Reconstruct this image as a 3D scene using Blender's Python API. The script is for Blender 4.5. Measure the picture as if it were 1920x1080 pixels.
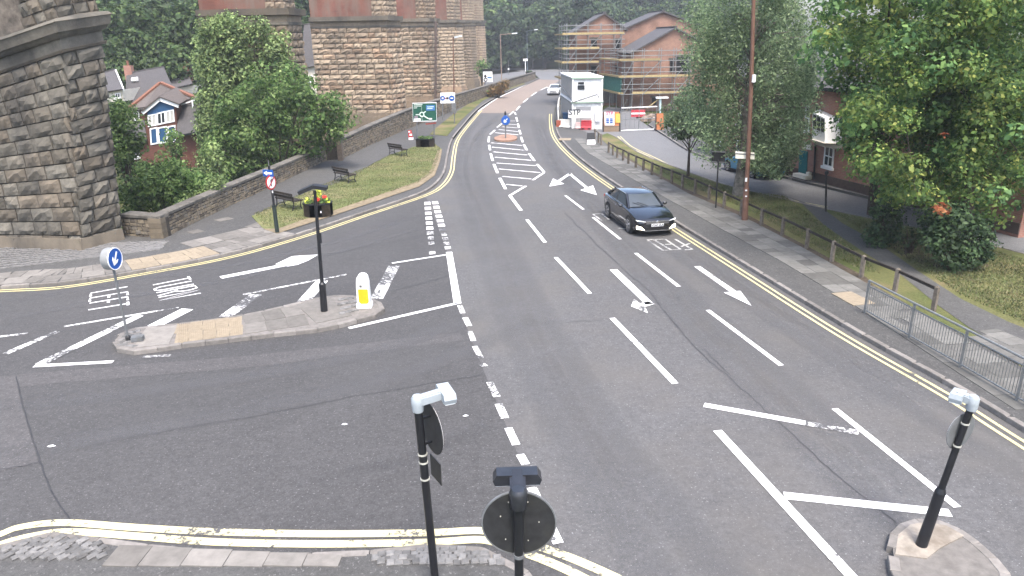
import bpy, math, random
import numpy as np
from mathutils import Vector, Matrix
from mathutils.geometry import tessellate_polygon
R = math.radians
for o in list(bpy.data.objects): bpy.data.objects.remove(o)
SC = bpy.context.scene
COL = SC.collection

# ------------------------------------------------------------------ camera
F, HZ, RO, H = 1350.0, 75.0, 0.018, 7.8          # focal length in 1920-wide pixels, horizon row, roll, height
TH = math.atan((540 - HZ) / F)
_c, _s, _ct, _st = math.cos(RO), math.sin(RO), math.cos(TH), math.sin(TH)
cam_data = bpy.data.cameras.new('camera')
cam = bpy.data.objects.new('camera', cam_data); COL.objects.link(cam)
right = Vector((_c, -_s * _st, -_s * _ct)); down = Vector((-_s, -_c * _st, -_c * _ct)); fwd = Vector((0, _ct, -_st))
M = Matrix.Identity(4)
for i in range(3):
    M[i][0] = right[i]; M[i][1] = -down[i]; M[i][2] = -fwd[i]
M[2][3] = H
cam.matrix_world = M
cam_data.sensor_width = 36; cam_data.lens = F / 1920 * 36
cam_data.clip_start = 0.1; cam_data.clip_end = 9000
SC.camera = cam

# ------------------------------------------------------------------ world, sun, exposure
world = bpy.data.worlds.new('World'); SC.world = world; world.use_nodes = True
wn = world.node_tree.nodes; wl = world.node_tree.links
sky = wn.new('ShaderNodeTexSky'); sky.sky_type = 'NISHITA'; sky.sun_disc = False
SUN_EL, SUN_AZ = R(64), R(165)                   # azimuth clockwise from +Y: behind the camera, to the right
sky.sun_elevation = SUN_EL; sky.sun_rotation = SUN_AZ
sky.air_density = 1.0; sky.dust_density = 4.0; sky.ozone_density = 0.6
bg = wn['Background']; bg.inputs['Strength'].default_value = 0.15
wl.new(sky.outputs['Color'], bg.inputs['Color'])
sun_d = bpy.data.lights.new('sun', 'SUN'); sun_d.energy = 1.4; sun_d.angle = R(15); sun_d.color = (1, .95, .88)
sun = bpy.data.objects.new('sun', sun_d); COL.objects.link(sun)
sdir = Vector((math.sin(SUN_AZ) * math.cos(SUN_EL), math.cos(SUN_AZ) * math.cos(SUN_EL), math.sin(SUN_EL)))
sun.rotation_euler = (-sdir).to_track_quat('-Z', 'Y').to_euler(); sun.location = (0, -20, 60)
SC.view_settings.view_transform = 'Standard'; SC.view_settings.look = 'None'
SC.view_settings.gamma = 1; SC.view_settings.use_curve_mapping = False
SC.view_settings.exposure = 1.86
SC.cycles.max_bounces = 5; SC.cycles.diffuse_bounces = 3; SC.cycles.transparent_max_bounces = 24

# ------------------------------------------------------------------ from survey marks (1920 x 1080 plan of sight lines) to places
def ray(px, py):
    x = (px - 960) / F; y = (py - 540) / F
    X = x * _c - y * _s; Y = x * _s + y * _c
    return Vector((X, _ct - Y * _st, -_st - Y * _ct))
def at(px, py, z=0.0):
    d = ray(px, py); t = (H - z) / -d.z
    return Vector((d.x * t, d.y * t, z))
def atY(px, py, Y):
    d = ray(px, py); t = Y / d.y
    return Vector((d.x * t, Y, H + d.z * t))
def onpl(px, py, p0, n):
    d = ray(px, py); o = Vector((0, 0, H)); t = (p0 - o).dot(n) / d.dot(n)
    return o + d * t
def P(*pts, z=0.0): return [at(a, b, z) for a, b in pts]

# ------------------------------------------------------------------ mesh helpers
class MB:
    def __init__(s, M=None): s.v = []; s.f = []; s.M = M
    def add(s, vs, fs):
        n = len(s.v)
        for p in vs:
            p = Vector(p)
            s.v.append(s.M @ p if s.M else p)
        for f in fs: s.f.append([i + n for i in f])
        return s
    def hexa(s, b, t):      # bottom quad (ccw from above), top quad
        return s.add(list(b) + list(t), [(3, 2, 1, 0), (4, 5, 6, 7), (0, 1, 5, 4), (1, 2, 6, 5), (2, 3, 7, 6), (3, 0, 4, 7)])
    def box(s, c, d, rz=0, R3=None):
        c = Vector(c); h = Vector(d) / 2
        m = R3 if R3 else Matrix.Rotation(rz, 3, 'Z')
        pts = [c + m @ Vector((x * h.x, y * h.y, z * h.z)) for z in (-1, 1) for x, y in ((-1, -1), (1, -1), (1, 1), (-1, 1))]
        return s.hexa(pts[:4], pts[4:])
    def beam(s, a, b, w, h=None, up=(0, 0, 1)):     # box from a to b
        a = Vector(a); b = Vector(b); h = h or w; d = (b - a); L = d.length
        if L < 1e-6: return s
        x = d / L; u = Vector(up)
        if abs(x.dot(u)) > .98: u = Vector((0, 1, 0))
        y = u.cross(x).normalized(); z = x.cross(y)
        return s.box((a + b) / 2, (L, w, h), R3=Matrix((x, y, z)).transposed())
    def tube(s, pts, rad, n=10, cap=True):
        pts = [Vector(p) for p in pts]
        if not hasattr(rad, '__len__'): rad = [rad] * len(pts)
        rings = []; up = Vector((0, 0, 1))
        prev = None
        for i, p in enumerate(pts):
            d = (pts[min(i + 1, len(pts) - 1)] - pts[max(i - 1, 0)]).normalized()
            if prev is None:
                a = Vector((1, 0, 0)) if abs(d.x) < .9 else Vector((0, 1, 0))
                u = d.cross(a).normalized()
            else:
                u = (prev - d * prev.dot(d)).normalized()
            prev = u; w = d.cross(u)
            rings.append([p + (u * math.cos(2 * math.pi * k / n) + w * math.sin(2 * math.pi * k / n)) * rad[i] for k in range(n)])
        vs = [q for r in rings for q in r]; fs = []
        for i in range(len(pts) - 1):
            for k in range(n):
                fs.append((i * n + k, i * n + (k + 1) % n, (i + 1) * n + (k + 1) % n, (i + 1) * n + k))
        if cap:
            fs.append(tuple(range(n - 1, -1, -1))); m = (len(pts) - 1) * n; fs.append(tuple(range(m, m + n)))
        return s.add(vs, fs)
    def prism(s, poly, z0, z1):                     # poly of (x,y) or vectors
        n = len(poly); p2 = [Vector((p[0], p[1], 0)) for p in poly]
        ar = sum(p2[i].x * p2[(i + 1) % n].y - p2[(i + 1) % n].x * p2[i].y for i in range(n))
        if ar < 0: p2 = p2[::-1]
        tri = tessellate_polygon([p2])
        vs = [(p.x, p.y, z1) for p in p2] + [(p.x, p.y, z0) for p in p2]
        fs = []
        for a, b, c in tri:
            nz = (p2[b] - p2[a]).cross(p2[c] - p2[a]).z
            t = (a, b, c) if nz > 0 else (a, c, b)
            fs.append(t); fs.append((t[0] + n, t[2] + n, t[1] + n))
        for i in range(n):
            j = (i + 1) % n; fs.append((i + n, j + n, j, i))
        return s.add(vs, fs)
    def sheet(s, poly, z=None):
        p3 = [Vector(p) for p in poly]
        if z is not None: p3 = [Vector((p.x, p.y, z)) for p in p3]
        tri = tessellate_polygon([[Vector((p.x, p.y, 0)) for p in p3]])
        fs = []
        for a, b, c in tri:
            nz = (p3[b] - p3[a]).cross(p3[c] - p3[a]).z
            fs.append((a, b, c) if nz > 0 else (a, c, b))
        return s.add(p3, fs)
    def slab(s, poly, off):                         # any planar polygon, pushed along a vector
        p3 = [Vector(p) for p in poly]; off = Vector(off); n = len(p3)
        nrm = Vector((0, 0, 0))
        for i in range(n): nrm += p3[i].cross(p3[(i + 1) % n])
        if nrm.dot(off) > 0: p3 = p3[::-1]
        nrm = -nrm if nrm.dot(off) > 0 else nrm
        tri = tessellate_polygon([p3]); fs = []
        for a, b, c in tri:
            q = (p3[b] - p3[a]).cross(p3[c] - p3[a]).dot(nrm)
            t = (a, b, c) if q > 0 else (a, c, b)
            fs.append(t); fs.append((t[0] + n, t[2] + n, t[1] + n))
        for i in range(n):
            j = (i + 1) % n; fs.append((i + n, j + n, j, i))
        return s.add(p3 + [p + off for p in p3], fs)
    def lathe(s, prof, c=(0, 0, 0), n=16, axis=None, ring=False):
        c = Vector(c); ax = (Vector(axis) if axis else Vector((0, 0, 1))).normalized()
        a = Vector((1, 0, 0)) if abs(ax.x) < .9 else Vector((0, 1, 0))
        u = (a - ax * a.dot(ax)).normalized(); w = ax.cross(u); vs = []; fs = []
        for r, z in prof:
            for k in range(n):
                t = 2 * math.pi * k / n
                vs.append(c + ax * z + (u * math.cos(t) + w * math.sin(t)) * r)
        for i in range(len(prof) - 1):
            for k in range(n):
                fs.append((i * n + k, i * n + (k + 1) % n, (i + 1) * n + (k + 1) % n, (i + 1) * n + k))
        m = (len(prof) - 1) * n
        if ring: fs += [(m + k, m + (k + 1) % n, (k + 1) % n, k) for k in range(n)]
        else: fs.append(tuple(range(n - 1, -1, -1))); fs.append(tuple(range(m, m + n)))
        return s.add(vs, fs)
    def ball(s, c, r, n=8, m=5):
        c = Vector(c); rr = Vector(r) if hasattr(r, '__len__') else Vector((r, r, r))
        vs = []; fs = []
        for i in range(1, m):
            for k in range(n):
                a = math.pi * i / m; b = 2 * math.pi * k / n
                vs.append(c + Vector((rr.x * math.sin(a) * math.cos(b), rr.y * math.sin(a) * math.sin(b), rr.z * math.cos(a))))
        for i in range(m - 2):
            for k in range(n): fs.append((i * n + k, (i + 1) * n + k, (i + 1) * n + (k + 1) % n, i * n + (k + 1) % n))
        fs.append(tuple(range(n))); fs.append(tuple(range((m - 2) * n + n - 1, (m - 2) * n - 1, -1)))
        return s.add(vs, fs)
    def mesh(s, name, mat, base=(0, 0, 0), smooth=False):
        b = Vector(base); me = bpy.data.meshes.new(name)
        me.from_pydata([tuple(v - b) for v in s.v], [], s.f); me.materials.append(mat)
        if smooth:
            me.polygons.foreach_set('use_smooth', [True] * len(me.polygons)); me.set_sharp_from_angle(angle=R(38))
        me.update(); return me

def link(name, data, parent=None, loc=(0, 0, 0), kind=None):
    o = bpy.data.objects.new(name, data); COL.objects.link(o); o.location = loc
    if parent: o.parent = parent
    if kind: o['kind'] = kind
    return o
def struct(name, mb, mat, parent=None, smooth=False, kind='structure'):
    return link(name, mb.mesh(name, mat, smooth=smooth), parent, kind=kind if (parent is None or kind == 'stuff') else None)
class Thing:
    def __init__(s, name, label, cat, base, group=None):
        s.base = Vector(base); s.o = link(name, None, loc=base)
        s.o['label'] = label; s.o['category'] = cat
        if group: s.o['group'] = group
    def part(s, name, mb, mat, under=None, smooth=False, label=None, kind=None):
        o = link(name, mb.mesh(name, mat, s.base, smooth), under or s.o, kind=kind)
        if label: o['label'] = label
        return o
def piece(name, me, parent, base, loc, rot=None, scale=(1, 1, 1)):   # shared mesh placed at a world point under a parent whose origin is base
    o = bpy.data.objects.new(name, me); COL.objects.link(o); o.parent = parent
    o.location = Vector(loc) - Vector(base)
    if rot is not None: o.rotation_euler = rot.to_euler()
    o.scale = scale
    return o

# ------------------------------------------------------------------ materials
MATS = {}
def nt(name, rough=.8, spec=.3, metal=0.0, coat=0.0):
    m = bpy.data.materials.new(name); m.use_nodes = True; MATS[name] = m
    N = m.node_tree.nodes; L = m.node_tree.links; b = N['Principled BSDF']
    b.inputs['Roughness'].default_value = rough; b.inputs['Specular IOR Level'].default_value = spec
    b.inputs['Metallic'].default_value = metal; b.inputs['Coat Weight'].default_value = coat
    return m, N, L, b
def rgba(c): return (c[0], c[1], c[2], 1)
def noise(N, L, scale, detail=4, rough=.6, coord='Position', vec=None, stretch=None):
    n = N.new('ShaderNodeTexNoise'); n.inputs['Scale'].default_value = scale
    n.inputs['Detail'].default_value = detail; n.inputs['Roughness'].default_value = rough
    if vec is None:
        if coord == 'Position': vec = N.new('ShaderNodeNewGeometry').outputs['Position']
        else: vec = N.new('ShaderNodeTexCoord').outputs['Object']
    if stretch:
        mp = N.new('ShaderNodeMapping'); mp.inputs['Scale'].default_value = stretch; L.new(vec, mp.inputs['Vector']); vec = mp.outputs['Vector']
    L.new(vec, n.inputs['Vector']); return n.outputs['Fac']
def ramp(N, L, fac, stops):
    r = N.new('ShaderNodeValToRGB'); e = r.color_ramp.elements
    while len(e) < len(stops): e.new(.5)
    for k, (p, c) in enumerate(stops):
        e[k].position = p; e[k].color = rgba(c) if hasattr(c, '__len__') else (c, c, c, 1)
    L.new(fac, r.inputs['Fac']); return r.outputs['Color']
def mix(N, L, fac, a, b, mode='MIX'):
    m = N.new('ShaderNodeMix'); m.data_type = 'RGBA'; m.blend_type = mode
    for sock, v in ((m.inputs['Factor'], fac), (m.inputs['A'], a), (m.inputs['B'], b)):
        if hasattr(v, 'is_output'): L.new(v, sock)
        elif hasattr(v, '__len__'): sock.default_value = rgba(v)
        else: sock.default_value = v
    return m.outputs['Result']
def bump(N, L, b, fac, strength=.3, dist=.02):
    n = N.new('ShaderNodeBump'); n.inputs['Strength'].default_value = strength; n.inputs['Distance'].default_value = dist
    L.new(fac, n.inputs['Height']); L.new(n.outputs['Normal'], b.inputs['Normal'])
def mul(c, k): return tuple(x * k for x in c)
KS = .71
def ks(c): return tuple(c) if max(c) > .55 and min(c) > .3 else mul(c, KS)
def simple(name, col, rough=.6, var=.18, scale=6.0, spec=.35, metal=0.0, coat=0.0, bmp=0.0, rnd=0.0, rndhue=None, dirt=None):
    if name in MATS: return MATS[name]
    col = ks(col); dirt = ks(dirt) if dirt else None; rndhue = ks(rndhue) if rndhue else None
    m, N, L, b = nt(name, rough, spec, metal, coat)
    f = noise(N, L, scale, 5)
    c = ramp(N, L, f, [(.3, mul(col, 1 - var)), (.7, mul(col, 1 + var))])
    if dirt:
        g = noise(N, L, 1.7, 5, .65); c = mix(N, L, ramp(N, L, g, [(.48, 0), (.68, .75)]), c, dirt)
    if rnd:
        oi = N.new('ShaderNodeObjectInfo').outputs['Random']
        c = mix(N, L, 1.0, c, ramp(N, L, oi, [(0, 1 - rnd), (1, 1 + rnd * .6)]), 'MULTIPLY')
        if rndhue: c = mix(N, L, ramp(N, L, oi, [(.55, 0), (.95, .7)]), c, rndhue)
    L.new(c, b.inputs['Base Color'])
    if bmp: bump(N, L, b, f, bmp)
    return m
def asphalt(name, col, patch=.16, tint=None):
    col = ks(col); tint = ks(tint) if tint else None
    m, N, L, b = nt(name, .85, .25)
    fine = noise(N, L, 55, 3, .7); mid = noise(N, L, .9, 5, .6); big = noise(N, L, .16, 4, .5, stretch=(1, .45, 1))
    c = ramp(N, L, fine, [(.25, mul(col, .72)), (.55, col), (.78, mul(col, 1.5))])
    c = mix(N, L, 1.0, c, ramp(N, L, mid, [(.3, 1 - patch * .6), (.7, 1 + patch * .5)]), 'MULTIPLY')
    c = mix(N, L, 1.0, c, ramp(N, L, big, [(.35, 1 - patch), (.65, 1 + patch)]), 'MULTIPLY')
    c = mix(N, L, 1.0, c, ramp(N, L, noise(N, L, 13, 3, .8), [(.36, .84), (.64, 1.16)]), 'MULTIPLY')
    c = mix(N, L, 1.0, c, ramp(N, L, noise(N, L, 4.5, 5, .75), [(.36, .88), (.64, 1.12)]), 'MULTIPLY')
    sp = noise(N, L, 21, 2, .5)
    c = mix(N, L, ramp(N, L, sp, [(.645, 0), (.70, .7)]), c, mul(col, 2.6))
    if tint: c = mix(N, L, ramp(N, L, noise(N, L, .35, 4), [(.45, 0), (.7, .6)]), c, tint)
    L.new(c, b.inputs['Base Color']); bump(N, L, b, fine, .25, .006)
    return m
def paint(name, col, wear, under=(.075, .075, .08)):
    under = ks(under)
    m, N, L, b = nt(name, .7, .3)
    n1 = noise(N, L, 9, 6, .75); n2 = noise(N, L, .8, 3, .5)
    k = N.new('ShaderNodeMath'); k.operation = 'MULTIPLY_ADD'; L.new(n2, k.inputs[0]); k.inputs[1].default_value = .6; L.new(n1, k.inputs[2])
    c = ramp(N, L, noise(N, L, 3, 4), [(.3, mul(col, .8)), (.7, col)])
    c = mix(N, L, ramp(N, L, k.outputs[0], [(max(0, .8 + wear - .06), 0), (min(1, .8 + wear + .02), 1)]), c, under)
    L.new(c, b.inputs['Base Color']); return m
def stone(name, col, alt, dark, rnd=.35, streak=.5):
    col, alt, dark = ks(col), ks(alt), ks(dark)
    m, N, L, b = nt(name, .9, .15)
    oi = N.new('ShaderNodeObjectInfo').outputs['Random']
    f = noise(N, L, 4.5, 6, .65); g = noise(N, L, .55, 5, .6, stretch=(1, 1, .35)); fine = noise(N, L, 22, 4, .7)
    c = ramp(N, L, f, [(.3, mul(col, .72)), (.55, col), (.8, mul(col, 1.25))])
    c = mix(N, L, ramp(N, L, oi, [(.5, 0), (1, .85)]), c, alt)
    wn_ = N.new('ShaderNodeTexWhiteNoise'); wn_.noise_dimensions = '1D'; L.new(oi, wn_.inputs['W'])
    c = mix(N, L, 1.0, c, ramp(N, L, wn_.outputs['Value'], [(0, 1 - rnd), (1, 1 + rnd * .5)]), 'MULTIPLY')
    c = mix(N, L, ramp(N, L, g, [(.46, 0), (.66, streak)]), c, dark)
    c = mix(N, L, ramp(N, L, fine, [(.62, 0), (.8, .5)]), c, mul(dark, .8))
    L.new(c, b.inputs['Base Color']); bump(N, L, b, f, .6, .04); return m
def brickm(name, c1, c2, mortar, sc=1.0, bw=.225, bh=.075, axis='XZ', weather=0.0):
    c1, c2, mortar = ks(c1), ks(c2), ks(mortar)
    m, N, L, b = nt(name, .9, .15)
    tc = N.new('ShaderNodeTexCoord').outputs['Object']; sp = N.new('ShaderNodeSeparateXYZ'); L.new(tc, sp.inputs[0])
    ad = N.new('ShaderNodeMath'); ad.operation = 'ADD'; L.new(sp.outputs['X'], ad.inputs[0]); L.new(sp.outputs['Y'], ad.inputs[1])
    cb = N.new('ShaderNodeCombineXYZ'); L.new(ad.outputs[0], cb.inputs[0]); L.new(sp.outputs['Z'], cb.inputs[1])
    t = N.new('ShaderNodeTexBrick'); L.new(cb.outputs[0], t.inputs['Vector'])
    t.inputs['Color1'].default_value = rgba(c1); t.inputs['Color2'].default_value = rgba(c2); t.inputs['Mortar'].default_value = rgba(mortar)
    t.inputs['Scale'].default_value = sc; t.inputs['Brick Width'].default_value = bw; t.inputs['Row Height'].default_value = bh
    t.inputs['Mortar Size'].default_value = bh * .11; t.inputs['Bias'].default_value = 0
    c = mix(N, L, 1.0, t.outputs['Color'], ramp(N, L, noise(N, L, .7, 5), [(.3, .72), (.7, 1.2)]), 'MULTIPLY')
    if weather: c = mix(N, L, ramp(N, L, noise(N, L, .9, 6, .65, stretch=(1, 1, .22)), [(.44, 0), (.64, weather)]), c, ks((.20, .165, .135)))
    L.new(c, b.inputs['Base Color']); bump(N, L, b, t.outputs['Fac'], .3, -.01); return m
def leafm(name, cols, trans=.35, rough=.6):
    m, N, L, b = nt(name, rough, .25)
    rp = N.new('ShaderNodeNewGeometry').outputs['Random Per Island']
    c = ramp(N, L, rp, [(i / (len(cols) - 1), q) for i, q in enumerate(cols)])
    oi = N.new('ShaderNodeObjectInfo').outputs['Random']
    c = mix(N, L, 1.0, c, ramp(N, L, oi, [(0, .75), (1, 1.2)]), 'MULTIPLY')
    c = mix(N, L, 1.0, c, ramp(N, L, noise(N, L, .75, 3), [(.36, .66), (.64, 1.36)]), 'MULTIPLY')
    L.new(c, b.inputs['Base Color'])
    tr = N.new('ShaderNodeBsdfTranslucent'); L.new(c, tr.inputs['Color'])
    ms = N.new('ShaderNodeMixShader'); ms.inputs[0].default_value = trans
    L.new(b.outputs[0], ms.inputs[1]); L.new(tr.outputs[0], ms.inputs[2]); L.new(ms.outputs[0], N['Material Output'].inputs['Surface'])
    return m
def grassm(name, c1, c2, c3):
    c1, c2, c3 = ks(c1), ks(c2), ks(c3)
    m, N, L, b = nt(name, .95, .1)
    a = noise(N, L, .35, 5, .6); f = noise(N, L, 14, 5, .75)
    c = ramp(N, L, a, [(.34, c1), (.52, c2), (.68, c3)])
    c = mix(N, L, 1.0, c, ramp(N, L, f, [(.25, .6), (.75, 1.45)]), 'MULTIPLY')
    L.new(c, b.inputs['Base Color']); bump(N, L, b, f, .8, .05); return m
def glassm(name, col, rough=.08):
    m, N, L, b = nt(name, rough, .6)
    b.inputs['Base Color'].default_value = rgba(col); return m

M_ROAD = asphalt('asphalt_main', (.118, .117, .119), .10, (.132, .124, .115))
M_SIDE = asphalt('asphalt_junction', (.080, .079, .080), .10)
M_PATCH = asphalt('asphalt_patch', (.098, .095, .096), .08)
M_STREET = asphalt('asphalt_street', (.165, .167, .172), .08)
M_PATH = asphalt('asphalt_path', (.092, .091, .089), .10)
M_BUFF = asphalt('buff_surfacing', (.25, .205, .175), .06)
M_SEAM = simple('seam_tar', (.045, .045, .048), .6, .3)
M_WHITE = paint('road_paint_white', (.70, .70, .70), .17, (.12, .12, .125))
M_WORN = paint('road_paint_worn', (.66, .66, .65), .03, (.09, .09, .093))
M_FAINT = paint('road_paint_faint', (.42, .42, .40), .05, (.12, .12, .13))
M_YEL = paint('road_paint_yellow', (.54, .48, .25), .17, (.10, .10, .10))
M_YELW = paint('road_paint_yellow_thick', (.58, .53, .31), .12, (.10, .10, .105))
M_FLAG = simple('paving_flag', (.225, .212, .195), .9, .16, 5, .2, rnd=.32, bmp=.2)
M_FLAGR = simple('paving_flag_grey', (.165, .162, .152), .9, .16, 5, .2, rnd=.34, bmp=.2)
M_TACT = simple('tactile_buff', (.315, .265, .195), .9, .14, 7, .2, rnd=.1, bmp=.2)
M_KERB = simple('kerb_stone', (.23, .215, .20), .9, .22, 6, .2, rnd=.25, bmp=.3)
M_SETT = simple('granite_sett', (.185, .182, .178), .85, .25, 9, .25, rnd=.35, bmp=.3)
M_GRAVEL = simple('joint_dirt', (.06, .055, .048), .95, .4, 9, .1)
M_GRASS = grassm('lawn_grass', (.125, .155, .058), (.175, .19, .082), (.26, .225, .13))
M_GRASSD = grassm('verge_grass', (.10, .12, .045), (.15, .15, .065), (.21, .17, .095))
M_BLADE = leafm('grass_blade', [(.08, .107, .036), (.115, .13, .053), (.17, .15, .085)], .25)
M_SOIL = simple('bare_soil', (.10, .08, .06), .95, .4, 7, .1, bmp=.5)
M_TERR = grassm('rough_ground', (.04, .06, .018), (.06, .075, .025), (.08, .075, .035))
M_BLACK = simple('black_paint', (.014, .015, .019), .42, .3, 5, .45)
M_DARKBACK = simple('sign_back_dark', (.030, .031, .034), .55, .35, 8, .35, dirt=(.05, .05, .045))
M_GREYP = simple('grey_paint', (.17, .18, .19), .5, .2, 5, .4, dirt=(.12, .12, .11))
M_GALV = simple('galvanised_steel', (.30, .31, .31), .5, .18, 9, .5, metal=.5)
M_WHITEP = simple('white_plastic', (.78, .79, .80), .45, .06, 4, .4)
M_CLIP = simple('clip_band', (.50, .50, .45), .45, .2, 9)
M_YELPL = simple('yellow_panel', (.80, .50, .02), .4, .08, 4)
M_BLUE = simple('sign_blue', (.012, .10, .42), .4, .08, 4)
M_GREEN = simple('sign_green', (.012, .10, .065), .45, .12, 4)
M_RED = simple('sign_red', (.55, .03, .03), .45, .1, 4)
M_SIGNW = simple('sign_white', (.75, .76, .77), .45, .05, 4)
M_INK = simple('sign_ink', (.015, .015, .018), .6, .1, 4)
M_RUST = simple('brown_paint', (.20, .108, .075), .65, .22, 4, .3, dirt=(.15, .085, .06))
M_WOOD = simple('weathered_wood', (.20, .172, .14), .9, .35, 8, .15, rnd=.25, bmp=.4)
M_DWOOD = simple('dark_wood', (.045, .038, .032), .8, .3, 8, .2, rnd=.2)
M_BARK = simple('bark', (.075, .060, .048), .95, .4, 8, .1, bmp=.6)
M_BIRCHB = simple('birch_bark', (.22, .20, .17), .9, .45, 5, .15, bmp=.4, dirt=(.06, .05, .045))
M_SLATE = simple('roof_slate', (.095, .090, .092), .75, .2, 5, .25, rnd=.25)
M_SLATEB = simple('roof_slate_brown', (.125, .108, .10), .8, .2, 5, .25, rnd=.25)
M_RIDGE = simple('ridge_tile', (.28, .13, .085), .85, .2, 6, .2, rnd=.2)
M_STA = stone('pier_stone_grey', (.185, .172, .145), (.19, .158, .12), (.058, .056, .053), .38, .75)
M_STC = stone('pier_stone_buff', (.42, .335, .245), (.36, .245, .165), (.15, .125, .10), .42, .5)
M_STW = stone('wall_rubble', (.265, .215, .150), (.20, .165, .12), (.10, .09, .075), .38, .5)
M_MORT = simple('mortar', (.062, .056, .049), .95, .25, 8, .1)
M_MORTC = simple('mortar_buff', (.085, .07, .052), .95, .25, 8, .1)
M_COPE = simple('coping_stone', (.155, .145, .13), .9, .25, 6, .15, rnd=.25, bmp=.3)
M_BRKV = brickm('viaduct_brick', (.24, .09, .065), (.195, .075, .058), (.20, .13, .10), weather=.75)
M_BRKN = brickm('new_brick', (.345, .19, .135), (.295, .155, .115), (.34, .27, .22))
M_BRKO = brickm('terrace_brick', (.46, .23, .17), (.39, .18, .14), (.38, .29, .24))
M_BRKD = brickm('dark_brick', (.17, .065, .048), (.14, .055, .042), (.13, .09, .07))
M_GLASS = glassm('window_glass', (.025, .03, .035))
M_CURT = simple('net_curtain', (.55, .55, .52), .8, .1, 7)
M_PLY = simple('scaffold_board', (.42, .33, .17), .85, .2, 5, .2, rnd=.25)
M_NET = simple('debris_net', (.06, .19, .15), .9, .3, 5, .1)
M_HOARD = simple('orange_board', (.55, .21, .09), .7, .15, 4)
M_TEAL = simple('teal_paint', (.01, .16, .17), .45, .1, 4)
M_DBLUE = simple('blue_cladding', (.02, .085, .20), .55, .12, 4)
M_CREAM = simple('cream_render', (.62, .58, .50), .8, .1, 3)
M_DKIN = simple('dark_opening', (.012, .012, .013), .9, .2, 4)
M_RUBBER = simple('tyre_rubber', (.018, .018, .019), .8, .2, 8)
M_CHROME = simple('bright_trim', (.62, .63, .65), .22, .05, 4, .6, metal=.9)
M_LAMP = simple('lamp_lens', (.70, .74, .76), .15, .05, 4, .7)
# ================================================================== THE SETTING
rng = random.Random(7)
WALL = [at(306, 452), at(420, 398), at(520, 352), at(612, 308), at(640, 302), at(700, 272), at(760, 246), at(820, 222), at(880, 196), at(940, 172), at(1005, 149)]
WXY = [(p.x, p.y) for p in WALL]
def wall_x(y):
    if y <= WXY[0][1]: return WXY[0][0] + (y - WXY[0][1]) * .02
    for (x0, y0), (x1, y1) in zip(WXY, WXY[1:]):
        if y0 <= y <= y1: return x0 + (x1 - x0) * (y - y0) / (y1 - y0)
    return WXY[-1][0] + (y - WXY[-1][1]) * .10
def sstep(t): t = max(0, min(1, t)); return t * t * (3 - 2 * t)
def terr(x, y):
    z = -.12
    d = wall_x(y) - .3 - x
    if d > 0:
        z -= 3.8 * sstep(d / 11) * (1 - .6 * sstep((y - 60) / 60))
        z += 26 * sstep((d - 42 + .10 * max(0, y - 60)) / 60) * sstep((y - 45) / 40)
    if y > 196: z += 34 * sstep((y - 205) / 110) * sstep((85 - x) / 40)
    return z
tm = MB()
xs = [-4000, -1200, -400, -250, -160, -120, -90] + [-80 + 2.5 * i for i in range(33)] + [8 + 6 * i for i in range(16)] + [120, 170, 260, 420, 1200, 4000]
ys = [-40, -10] + [2 + 3 * i for i in range(40)] + [124 + 8 * i for i in range(30)] + [400, 520, 800, 1400, 3000, 6000]
vv = [(x, y, terr(x, y)) for y in ys for x in xs]; nx = len(xs)
tm.add(vv, [(j * nx + i, j * nx + i + 1, (j + 1) * nx + i + 1, (j + 1) * nx + i) for j in range(len(ys) - 1) for i in range(nx - 1)])
struct('ground', tm, M_TERR, smooth=True)

# kerb lines (road edge), near to far
KL = [(-260, 590), (-120, 562), (0, 543), (110, 536), (250, 515), (420, 482), (560, 443), (680, 403), (780, 369), (815, 350), (834, 325), (840, 295), (848, 265), (868, 238), (898, 205), (938, 180), (984, 160), (1012, 147)]
KR = [(1062, 158), (1049, 180), (1040, 205), (1040, 232), (1048, 258), (1074, 288), (1122, 326), (1200, 378), (1272, 424), (1400, 503), (1600, 626), (1800, 738), (1920, 812), (2120, 935)]
KB = [(-150, 1075), (0, 1032), (50, 1014), (115, 1008), (200, 1020), (330, 1037), (480, 1047), (640, 1046), (740, 1038), (800, 1031), (870, 1031), (920, 1041), (965, 1062), (1010, 1100), (1060, 1180)]
road_poly = P(*KL) + P((1046, 146), (1056, 150)) + P(*KR) + P((2200, 1300), (900, 1700), (-900, 1500), (-700, 800))
road = struct('road', MB().sheet(road_poly, 0), M_ROAD)
# junction surface of the side road, darker
jun = [(-260, 588), (-120, 560), (0, 541), (110, 534), (250, 513), (420, 480), (560, 441), (680, 401), (780, 368), (800, 372), (838, 470), (858, 570), (905, 690), (950, 800), (990, 900), (1045, 1020), (1090, 1120), (1100, 1400), (-600, 1400), (-650, 800)]
struct('side_road', MB().sheet(P(*jun), .004), M_SIDE)
struct('road_patch', MB().sheet(P((-100, 740), (-100, 716), (60, 700), (460, 668), (862, 624), (870, 638), (480, 688), (70, 722)), .008), M_PATCH, road)
struct('road_patch', MB().sheet(P((-200, 890), (0, 884), (72, 868), (38, 752), (30, 715), (-200, 730)), .009), M_PATCH, road)
struct('buff_surfacing', MB().sheet(P((893, 212), (962, 212), (974, 198), (989, 185), (1008, 172), (1030, 162), (1052, 150), (1010, 149), (984, 161), (938, 182), (905, 203)), .006), M_BUFF)
# far junction arm, beyond the bend
far = MB().sheet(P((1012, 148), (1040, 151), (1060, 158), (1100, 150), (1140, 135), (1400, 124), (1400, 121), (960, 122), (890, 128), (905, 134), (960, 131), (1000, 136)), .003)
struct('far_road', far, M_STREET)
struct('far_forecourt', MB().sheet(P((905, 160), (925, 140), (985, 133), (1000, 140), (985, 150), (960, 153), (930, 162)), .05), M_STREET)

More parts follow.
